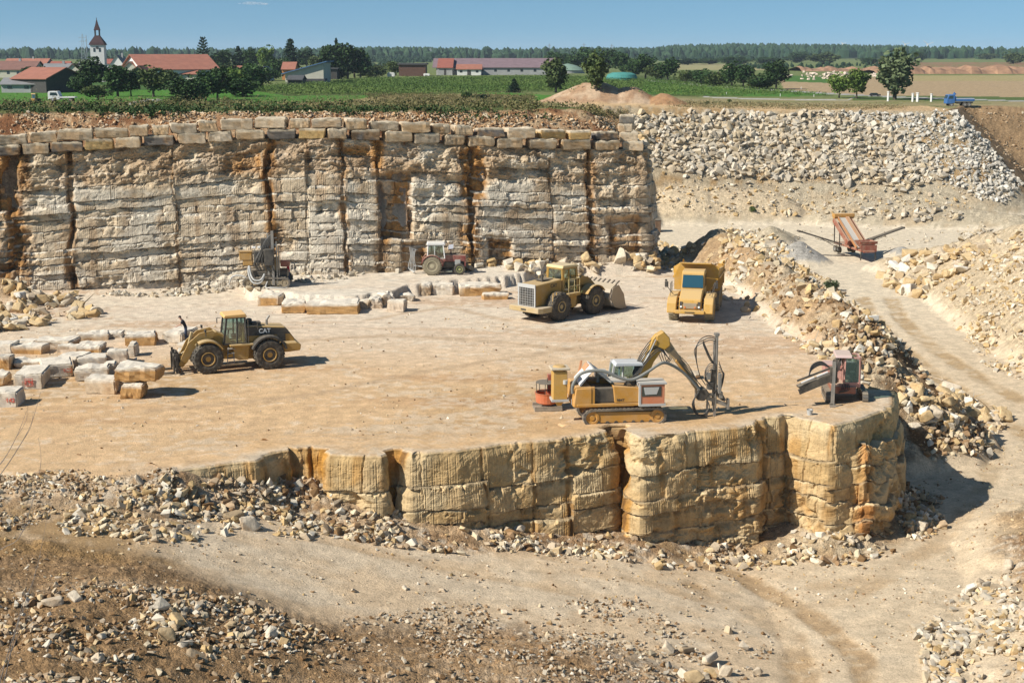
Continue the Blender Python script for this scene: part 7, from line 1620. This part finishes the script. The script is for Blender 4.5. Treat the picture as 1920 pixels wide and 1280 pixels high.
# ------------------------------------------------------------------ village, farm and far things
def fl(n, c, v=.2, s=.6): return flatm(n, c, .85, v, s)
RT = fl('red_tiles', (.28, .09, .06)); RT2 = fl('brown_tiles', (.20, .10, .075)); RT3 = fl('orange_tiles', (.31, .125, .08)); RG = fl('grey_roof', (.20, .20, .20)); RD = fl('dark_roof', (.07, .07, .07)); RBL = fl('solar_roof', (.07, .15, .28), .15); RP = fl('mauve_roof', (.19, .13, .14))
WW = fl('white_wall', (.68, .67, .63), .1); WC = fl('cream_wall', (.50, .48, .38), .12); WB = fl('brown_boards', (.12, .06, .04), .3, 2); WD = fl('dark_boards', (.06, .055, .05), .3, 2); WGY = fl('grey_wall', (.34, .34, .33), .15); WO = fl('orange_wall', (.5, .22, .07), .15); WIN = glassm('far_window', (.03, .035, .04))
def house(u0, u1, ve, vr, vb, dep, wall, roof, label, yaw=0, y=None, gable='x', wins=3, chim=True, name='house', door=False):
    """u0..u1 the long side in the photograph, ve eaves, vr ridge, vb foot; dep depth in metres"""
    x, yy, z = ground_at((u0+u1)/2, vb)
    if y: yy = y; x = at_y((u0+u1)/2, vb, y)[0]; z = hz(x, yy)
    k = ppm(yy, z); W = (u1-u0)/k/math.cos(R(abs(yaw))); he = (vb-ve)/k; hr = (vb-vr)/k
    zoff = at_y(0, vb, yy)[2]-z
    t = empty(name, (x, yy, z), R(yaw), label, 'church' if name == 'church' else 'building'); zb = min(zoff, 0)-.3; he += zoff; hr += zoff
    b = MB(); w, d = W/2, dep
    if gable == 'x':
        b.box(-w, w, 0, d, zb, he); b.add([(-w, 0, he), (-w, d, he), (-w, d/2, hr-.06), (w, 0, he), (w, d, he), (w, d/2, hr-.06)], [(0, 1, 2), (5, 4, 3), (0, 2, 5, 3), (1, 4, 5, 2)])
        wl_ = b.build('wall', wall, t); o = .03*W+.15; rb = MB(); th = .18
        for s_ in (0, 1):
            y0 = -.45 if s_ == 0 else d+.45; sl = (hr-he)/(d/2); ze = he-.45*sl
            rb.add([(-w-o, y0, ze), (w+o, y0, ze), (w+o, d/2, hr), (-w-o, d/2, hr), (-w-o, y0, ze+th), (w+o, y0, ze+th), (w+o, d/2, hr+th), (-w-o, d/2, hr+th)], [(0, 1, 2, 3), (7, 6, 5, 4), (0, 4, 5, 1), (2, 6, 7, 3), (0, 3, 7, 4), (1, 5, 6, 2)])
    elif gable == 'y':
        b.box(-w, w, 0, d, zb, he); b.add([(-w, 0, he), (w, 0, he), (0, 0, hr-.06), (-w, d, he), (w, d, he), (0, d, hr-.06)], [(0, 1, 2), (5, 4, 3), (0, 2, 5, 3), (1, 4, 5, 2)])
        wl_ = b.build('wall', wall, t); rb = MB(); th = .18
        for s_ in (-1, 1):
            sl = (hr-he)/w; x0 = s_*(w+.4); ze = he-.4*sl
            rb.add([(x0, -.4, ze), (0, -.4, hr), (0, d+.4, hr), (x0, d+.4, ze), (x0, -.4, ze+th), (0, -.4, hr+th), (0, d+.4, hr+th), (x0, d+.4, ze+th)], [(0, 1, 2, 3), (7, 6, 5, 4), (0, 4, 5, 1), (2, 6, 7, 3), (0, 3, 7, 4), (1, 5, 6, 2)])
    elif gable == 'flat':
        b.box(-w, w, 0, d, zb, he); wl_ = b.build('wall', wall, t); rb = MB(); rb.box(-w-.5, w+.5, -.5, d+.5, he, he+(hr-he))
    else:      # monopitch, high side on the right
        b.add([(-w, 0, zb), (w, 0, zb), (w, d, zb), (-w, d, zb), (-w, 0, he), (w, 0, hr-.1), (w, d, hr-.1), (-w, d, he)], [(0, 1, 2, 3), (7, 6, 5, 4), (0, 4, 5, 1), (1, 5, 6, 2), (2, 6, 7, 3), (3, 7, 4, 0)])
        wl_ = b.build('wall', wall, t); rb = MB(); rb.add([(-w-1, -.8, he-.3), (w+1, -.8, hr), (w+1, d+.8, hr), (-w-1, d+.8, he-.3), (-w-1, -.8, he-.05), (w+1, -.8, hr+.25), (w+1, d+.8, hr+.25), (-w-1, d+.8, he-.05)], [(0, 1, 2, 3), (7, 6, 5, 4), (0, 4, 5, 1), (1, 5, 6, 2), (2, 6, 7, 3), (3, 7, 4, 0)])
    r_ = rb.build('roof', roof, t)
    if chim and gable in 'xy':
        c = MB(); c.box(.2*w, .2*w+.7, d/2-.4, d/2+.4, hr-1.2, hr+1.0); c.build('chimney', WGY, r_)
    for i in range(wins):
        xx = -w+(i+.5)*2*w/wins; q = MB(); hh = min(1.3, he*.35); q.box(xx-.5, xx+.5, -.04, .03, he*.45, he*.45+hh); f = q.build('window', WIN, t)
    if door:
        q = MB(); q.box(-w*.15, w*.15, -.05, .03, zb, he*.8); q.build('door', WD, t)
    return t
house(-30, 62, 131, 116, 146, 14, WC, RT2, 'brown roofed farmhouse cut by the left edge of the picture', wins=5)
house(4, 84, 124, 111, 135, 12, WW, RT3, 'long orange roofed house with a white gable behind the brown roofed one', yaw=-8, wins=4)
house(20, 92, 148, 129, 174, 13, WD, RT3, 'red roofed barn with dark board walls nearest the rim at the left', yaw=-22, wins=0, chim=False, door=True, name='barn')
house(3, 66, 158, 148, 174, 6, WGY, RG, 'low grey roofed lean-to in front of the red roofed barn', wins=2, chim=False, name='shed')
house(82, 134, 136, 121, 152, 9, WC, RG, 'cream house with a grey roof and a light chimney', yaw=6)
house(122, 154, 136, 121, 152, 9, WC, RT2, 'house with a brown roof just left of the church', gable='y', wins=2)
house(90, 128, 127, 116, 135, 9, WW, RT, 'small red roof between the orange house and the church', chim=False, wins=2)
house(196, 218, 120, 112, 138, 12, WW, RT, 'red roofed house just right of the church tower', wins=1)
house(204, 236, 126, 105, 140, 10, WW, RG, 'house with a steep pale grey roof right of the church tower', gable='y', wins=1)
house(228, 262, 132, 117, 152, 9, WC, RT3, 'gabled house with an orange roof and a chimney', gable='y', wins=2)
house(244, 276, 138, 125, 156, 8, WC, RT, 'smaller house with a bright red roof in front of the gabled one', gable='y', wins=2, chim=False)
house(279, 402, 131, 104, 152, 24, WW, RT3, 'huge barn with a broad red tiled roof and a white gable', yaw=30, wins=4, chim=False, name='barn')
house(345, 398, 134, 121, 150, 9, WGY, RG, 'small grey roofed shed before the huge barn', wins=2, chim=True)
house(398, 462, 133, 125, 148, 9, WC, RT3, 'low red roofed house right of the huge barn', wins=3, chim=False)
house(60, 88, 136, 127, 146, 8, WC, RT2, 'small brown roofed house behind the red roofed barn', wins=2)
house(150, 172, 134, 124, 150, 8, WC, RT3, 'orange roofed house half hidden left of the church tower', wins=2)
house(262, 282, 124, 114, 138, 9, WW, RT, 'red roofed house behind the left end of the huge barn', wins=1)
house(184, 204, 140, 131, 154, 7, WW, RT2, 'low brown roof at the foot of the church tower', wins=1, chim=False)
house(318, 368, 139, 130, 152, 7, WC, RT3, 'little orange roof below the huge barn', wins=2, chim=False)
house(484, 506, 138, 126, 152, 8, WW, RG, 'pale gabled house half hidden by trees at the end of the village', gable='y', wins=1, chim=False)
house(529, 553, 130, 118, 150, 8, WO, RT3, 'orange house behind the solar roofed building', wins=1, chim=False)
house(535, 607, 138, 117, 157, 16, WC, RBL, 'cream building with a large blue sloping solar roof', gable='mono', wins=0, name='barn', yaw=0)
house(539, 566, 150, 143, 159, 8, WD, RD, 'small dark shed in front of the solar roofed building', wins=1, chim=False, name='shed', door=True)
house(565, 606, 152, 148, 157, 5, WGY, RD, 'long low dark lean-to beside the small dark shed', gable='flat', wins=0, chim=False, name='shed')
house(608, 632, 130, 128, 149, 8, WD, RD, 'black box like shed right of the solar roofed building', gable='flat', wins=0, name='shed')
house(748, 798, 122, 119, 143, 10, WB, RD, 'brown boarded shed with a flat dark roof', gable='flat', wins=0, name='shed')
house(818, 1040, 127, 111, 141, 22, WGY, RP, 'long farm building with a mauve roof across the middle of the fields', wins=9, chim=False, name='barn')
house(821, 848, 127.5, 111.3, 141.3, 21.8, WGY, RT, 'red tiled left end of the long farm building', wins=0, chim=False, door=True, name='barn')
house(857, 902, 130, 122, 141.6, 8, WW, RT3, 'white annexe with an orange roof in front of the long farm building', wins=3, chim=False, door=True)
house(903, 939, 134, 131, 140.6, 5, WD, RT3, 'low open shelter with a pink roof right of the white annexe', wins=0, chim=False, name='shed')
house(939, 960, 131, 130, 140.6, 6, fl('teal_sheet', (.03, .16, .14)), fl('teal_sheet', (.03, .16, .14)), 'teal container beside the low shelter', gable='flat', wins=0, name='container')
house(960, 972, 134, 131, 140.6, 5, WW, RT3, 'tiny pink roofed shelter right of the teal container', wins=0, chim=False, name='shed')
# church tower
x, y, z = ground_at(185, 150); k = ppm(y, z); RCH = fl('church_roof', (.05, .022, .022)); t = empty('church', (x, y, z), R(6), 'white church tower with a dark red cap roof and a pointed spire', 'church'); W = 25/k
def hv(v): return (150-v)/k
b = MB(); b.box(-W/2, W/2, 0, W, -1, hv(86)); b.build('tower', WW, t)
b = MB(); o = W*.58; i_ = W*.18; zc = W/2
ring = lambda r, h: [(-r, zc-r, h), (r, zc-r, h), (r, zc+r, h), (-r, zc+r, h)]
def pyr(levels, nm, mt, par):
    b = MB(); vs = []
    for r_, h in levels: vs += ring(r_, h)
    fs = [(0, 3, 2, 1)]+[(4*i+j, 4*i+(j+1) % 4, 4*i+4+(j+1) % 4, 4*i+4+j) for i in range(len(levels)-1) for j in range(4)]+[tuple(4*(len(levels)-1)+j for j in range(4))]
    b.add(vs, fs); return b.build(nm, mt, par)
cap_ = pyr([(o, hv(86)), (o*.9, hv(82)), (i_*1.15, hv(70)), (i_*1.05, hv(68.5))], 'cap_roof', RCH, t)
b = MB()
for sx in (-1, 1):
    for sy in (-1, 1): b.cbox((sx*i_*.85, zc+sy*i_*.85, (hv(68.5)+hv(59))/2), (i_*.35, i_*.35, hv(59)-hv(68.5)))
b.build('belfry', WD, cap_)
pyr([(i_*1.25, hv(59)), (i_*1.1, hv(57)), (i_*.5, hv(48)), (.12, hv(40))], 'spire', RCH, t)
b = MB(); b.cyl((0, zc, hv(40)), (0, zc, hv(36)), .1, n=6); b.build('finial', WD, t)
for xx, vv, ww, hh in ((-.2, 95, .14, 7), (.2, 95, .14, 7), (0, 111, .06, 4)):
    b = MB(); b.box(W*xx-W*ww/2, W*xx+W*ww/2, -.06, .02, hv(vv+hh/2), hv(vv-hh/2)); b.build('window', WIN, t)
b = MB(); b.lathe([(W*.11, -.05), (W*.11, 0)], (W*.02, 0, hv(91)), 'y', 16); b.build('clock', RD, t)
# biogas domes
for u, v, w, hgt, lb, mt, mw in ((998, 140, 56, 17, 'left grey green cone roofed tank of the farm', fl('dome_green', (.17, .25, .19)), WGY), (1066, 138, 66, 18, 'right grey green cone roofed tank of the farm', fl('dome_green', (.17, .25, .19)), WGY), (1168, 151, 60, 15, 'bright teal low dome right of the poplar', fl('dome_teal', (.05, .22, .19)), fl('dome_teal', (.05, .22, .19)))):
    x, y, z = ground_at(u, v); k = ppm(y, z); t = empty('gas_tank', (x, y+w/2/k, z), 0, lb, 'tank'); r_ = w/2/k; h = hgt/k
    b = MB(); b.lathe([(r_*.97, -.5), (r_*.97, h*.32), (r_*.8, h*.33)], n=36); b.build('wall', mw, t)
    b = MB(); b.lathe([(r_, h*.32), (r_*.75, h*.58), (r_*.4, h*.85), (.2, h)] if mt.name != 'dome_teal' else [(r_, h*.3), (r_*.9, h*.7), (r_*.6, h*.95), (.3, h)], n=36); b.build('roof', mt, t)
# pylons, masts, turbines
GM = fl('galvanised', (.30, .33, .35), .1)
def pylon(u, v0, v1, y, lb):
    x, _, zt = at_y(u, v0, y); z = hz(x, y); H = zt-z; b = MB(); w = H*.09; th = y*.00011*1.6
    for sx in (-1, 1): b.bar((sx*w, 0, 0), (sx*w*.12, 0, H), th)
    for k in range(9):
        a, c = k/9, (k+1)/9; wa, wc_ = w*(1-.88*a), w*(1-.88*c); b.bar((-wa, 0, a*H), (wc_, 0, c*H), th*.6); b.bar((wa, 0, a*H), (-wc_, 0, c*H), th*.6)
    for q in (.72, .86): b.bar((-H*.16, 0, q*H), (H*.16, 0, q*H), th); b.bar((-H*.16, 0, q*H), (0, 0, q*H+.05*H), th*.6); b.bar((H*.16, 0, q*H), (0, 0, q*H+.05*H), th*.6)
    o = b.build('power_pylon', GM); o.location = (x, y, z); tag(o, lb, 'pylon')
pylon(154, 64, 0, 1500, 'tall lattice pylon left of the church spire'); pylon(807, 90, 0, 1800, 'small pylon above the left end of the long farm roof')
pylon(1030, 82, 0, 2400, 'faint pylon on the horizon left of the poplar'); pylon(1095, 81, 0, 2400, 'faint pylon on the horizon above the green tanks'); pylon(1147, 83, 0, 2400, 'faint pylon on the horizon right of the poplar')
x, _, zt = at_y(161, 66, 1450); z = hz(x, 1450); b = MB(); b.cyl((0, 0, 0), (0, 0, zt-z), .35, n=6); b.cbox((0, 0, (zt-z)*.8), (1.2, 1.2, 1.2)); o = b.build('radio_mast', GM); o.location = (x, 1450, z); tag(o, 'thin radio mast just left of the church spire', 'mast')
for u, v, bl, lb in ((1697, 84, 11, 'left wind turbine on the right horizon'), (1739, 84, 15, 'larger wind turbine right of the birch'), (1580, 83, 7, 'tiny wind turbine above the wooded ridge')):
    Y = 4800; x, _, zt = at_y(u, v, Y); z = hz(x, Y); k = ppm(Y, z); t = empty('wind_turbine', (x, Y, z), 0, lb, 'wind turbine'); H = zt-z
    b = MB(); b.cyl((0, 0, 0), (0, 0, H), 2.4, 1.4, 10); b.build('tower', WW, t); b = MB(); b.cbox((0, 0, H+1), (4, 9, 4)); b.build('nacelle', WW, t)
    for j in range(3):
        a = R(20+120*j); L_ = bl*.75/k; b = MB(); b.bar((0, -5.5, H+1), (math.cos(a)*L_, -5.5, H+1+math.sin(a)*L_), 2.0, 1.6); b.build('blade', WW, t)
for u, v, h_, w_, lb in ((1789, 88, 16, 3, 'slim white silo tower on the far right horizon'), (1815, 92, 9, 1.6, 'thin mast right of the white silo tower')):
    Y = 3500; x, _, zt = at_y(u, v, Y); z = hz(x, Y); b = MB(); b.cyl((0, 0, 0), (0, 0, zt-z), w_*1.3, w_*.6, 10); b.lathe([(w_*.9, 0), (w_*.9, 3)], (0, 0, zt-z-6)); o = b.build('silo_tower', WW); o.location = (x, Y, z); tag(o, lb, 'tower')
# white pillars, car, signs by the road
for i, (u, v, h_, w_) in enumerate(((1665, 186, 18, 3), (1711, 187, 16, 3), (1720, 187, 17, 4), (1746, 187, 15, 3))):
    x, y, z = ground_at(u, v+4); k = ppm(y, z); b = MB(); b.box(-w_/2/k, w_/2/k, -.2, .2, -.2, h_/k*.92); b.box(-w_*.65/k, w_*.65/k, -.28, .28, h_/k*.92, h_/k); o = b.build('stone_pillar', WW); o.location = (x, y, z); o.rotation_euler = (0, 0, R(-35))
    tag(o, ['white stone pillar left of the birch trunk', 'first white stone pillar right of the birch', 'widest white stone pillar beside the road', 'rightmost white stone pillar by the road'][i], 'pillar', 'white pillars by the road')
x, y, z = ground_at(1641, 181); k = ppm(y, z); t = empty('parked_car', (x, y, z), 0, 'dark estate car parked under the young green trees', 'car', None, 20/k/4.4); b = MB(); b.prism([(-2.2, .3), (-2.2, .95), (-1.7, 1.42), (.5, 1.45), (1.1, .98), (2.1, .85), (2.2, .3)], -.85, .85); b.build('body', fl('car_dark', (.02, .025, .03), .1), t, bevel=.05)
for sx in (-1.4, 1.4):
    for sy in (1, -1): wheel(t, sx, sy*.78, .33, .33, .2, sy, rimm=GRYP, tread='lug', rr=.6)
b = MB(); b.prism([(-1.6, .98), (-1.5, 1.34), (.4, 1.36), (.9, .98)], -.862, .862); b.build('window', GLS, t)
for i, (u, v) in enumerate(((1362, 178), (1463, 181), (1526, 182), (1502, 168))):
    x, y, z = ground_at(u, v); k = ppm(y, z); b = MB(); b.box(-.06, .06, -.06, .06, 0, 5/k); o = b.build('marker_post', WW); o.location = (x, y, z); tag(o, ['first white roadside post from the left', 'second white roadside post from the left', 'white roadside post in front of the hedge end', 'white roadside post left of the young trees'][i], 'post')
# vehicles behind the left rim
x, y, z = ground_at(117, 196); k = ppm(y, z); t = empty('white_van', (x, y, z+.3), 0, 'white pick-up van half hidden behind the weeds at the left', 'van', None, 50/k/5.5)
b = MB(); b.prism([(-2.6, .4), (-2.6, 1.9), (-2.3, 2.1), (-.6, 2.1), (-.2, 1.2), (-.2, .4)], -.95, .95); b.build('cab', WHTP, t, bevel=.05); b = MB(); b.box(-.2, 2.9, -.95, .95, .75, 1.0); b.build('flatbed', WHTP, t)
b = MB(); b.prism([(-2.2, 1.25), (-2.1, 1.85), (-.85, 1.85), (-.55, 1.25)], -.965, .965); b.build('window', GLS, t)
for sx in (-1.7, 1.9):
    for sy in (1, -1): wheel(t, sx, sy*.85, .38, .38, .22, sy, rimm=GRYP, tread='lug', rr=.6)
x, y, z = ground_at(66, 193); k = ppm(y, z); t = empty('yellow_tractor', (x, y, z), R(80), 'small yellow farm vehicle with a glazed cab in the meadow at the left', 'tractor', None, 18/k/2.6)
for sx in (-.8, 1.0):
    for sy in (1, -1): wheel(t, sx, sy*.8, .55, .55, .35, sy, tread='lug', rr=.5)
cab_frame(t, -.8, .5, .6, 1.0, 2.3, (.05, .1), ORA, CGL, .08, True, ORA); b = MB(); b.prism([(-1.2, .5), (-1.2, 1.2), (1.8, 1.2), (1.8, .5)], -.5, .5); b.build('body', ORA, t, bevel=.05)
for i, (u0, u1, v, h_, mt, lb) in enumerate(((108, 128, 172, 10, WHTP, 'white tarpaulin covered trailer by the barn'), (148, 160, 175, 8, GRYP, 'pale grey container beside the low dark tree'), (36, 50, 170, 3, WHTP, 'white low trailer in front of the barn'), (726, 740, 145, 9, WW, 'white silo tank by the brown boarded shed'), (794, 806, 143, 5, WW, 'white tank between the shed and the farm'), (268, 300, 192, 5, GRYP, 'grey stones and gear by the track below the trees'))):
    x, y, z = ground_at((u0+u1)/2, v); k = ppm(y, z); w = (u1-u0)/k; b = MB(); b.prism([(-w/2, .2), (-w/2, h_/k*.85), (-w*.35, h_/k), (w*.4, h_/k*.95), (w/2, h_/k*.7), (w/2, .2)], 0, w*.5); b.cyl((-w*.3, -.1, .3), (-w*.3, w*.5+.1, .3), .3); b.cyl((w*.3, -.1, .3), (w*.3, w*.5+.1, .3), .3)
    o = b.build('trailer' if i in (0, 2) else 'storage_tank', mt, bevel=.05); o.location = (x, y, z); tag(o, lb, 'trailer' if i in (0, 2) else 'tank')
# quarry yard far right with stacked stone and its bank
Pk = []
for k in range(70):
    u = random.gauss(1575, 45); v = random.uniform(138, 148); u = min(max(u, 1480), 1660); x, y, z = ground_at(u, v+2); kk = ppm(y, z); w = random.uniform(5, 13)/kk; h = random.uniform(2, 5)/kk; Pk.append((x, y, z+random.choice((0, 0, 1))*h*.8, w, h))
Vq, Fq = [], []
for x, y, z, w, h in Pk:
    V0, F0 = ROCKS[random.randrange(14)]; n = sum(len(a) for a in Vq); a = random.uniform(0, 3); M_ = np.array([[math.cos(a), -math.sin(a), 0], [math.sin(a), math.cos(a), 0], [0, 0, 1]])
    Vq.append((V0*np.array([w, w, h*2]))@M_.T+np.array([x, y, z+h*.4])); Fq.append(F0+n)
o = np_mesh('stone_stacks', np.concatenate(Vq), np.concatenate(Fq), stone_m, colors=np.zeros((sum(len(v) for v in Vq), 3))+C(.62, .50, .40)); tag(o, 'pale stacks of cut stone in the far quarry yard', 'stone', kind='stuff')
b = MB()
for (u0, u1, v0, v1, h_) in ((1640, 1930, 133, 139, 14), (1500, 1700, 128, 134, 8), (1750, 1930, 127, 133, 8)):
    n = 30
    pts = [(u0+(u1-u0)*i/n) for i in range(n+1)]; vs = []
    for u in pts:
        x, y, z = ground_at(u, v1); kk = ppm(y, z); hh = h_/kk*(.45+.8*random.random()); vs += [(x, y-6, z-.3), (x, y+2, z+hh*.8), (x, y+10, z+hh), (x, y+40, z)]
    b.add(vs, [(4*i+j, 4*i+4+j, 4*i+5+j, 4*i+1+j) for i in range(n) for j in range(3)])
o = b.build('far_quarry_banks', fl('far_bank', (.30, .17, .095), .5, .15), None); tag(o, kind='structure')
# one small cloud
V0, F0 = [], []
mb = MB(); CY = 9000; x0, _, z0 = at_y(474, 8, CY)
for k in range(16): dx = random.uniform(-95, 95); mb.sph((x0+dx, CY+random.uniform(-40, 40), z0+random.uniform(-6, 10)*(1-abs(dx)/120)), random.uniform(9, 20)*(1.1-abs(dx)/130), 12, 8, (1.9, 1.3, .6))
cm = bpy.data.materials.new('cloud_vapour'); cm.use_nodes = True; nt = cm.node_tree.nodes; L = cm.node_tree.links; nt.remove(nt['Principled BSDF'])
pv = nt.new('ShaderNodeVolumePrincipled'); pv.inputs['Density'].default_value = .012; pv.inputs['Color'].default_value = (1, 1, 1, 1); L.new(pv.outputs[0], nt['Material Output'].inputs['Volume'])
o = mb.build('cloud', cm); tag(o, kind='structure')

# ------------------------------------------------------------------ the air
b = MB(); b.box(-5300, 5400, -30, 8800, -12, 80)
hm = bpy.data.materials.new('haze_air'); hm.use_nodes = True; nt = hm.node_tree.nodes; L = hm.node_tree.links; nt.remove(nt['Principled BSDF'])
pv = nt.new('ShaderNodeVolumePrincipled'); pv.inputs['Density'].default_value = 0.00008; pv.inputs['Color'].default_value = (0.72, 0.86, 1.0, 1); L.new(pv.outputs[0], nt['Material Output'].inputs['Volume'])
o = b.build('haze', hm); tag(o, kind='stuff')
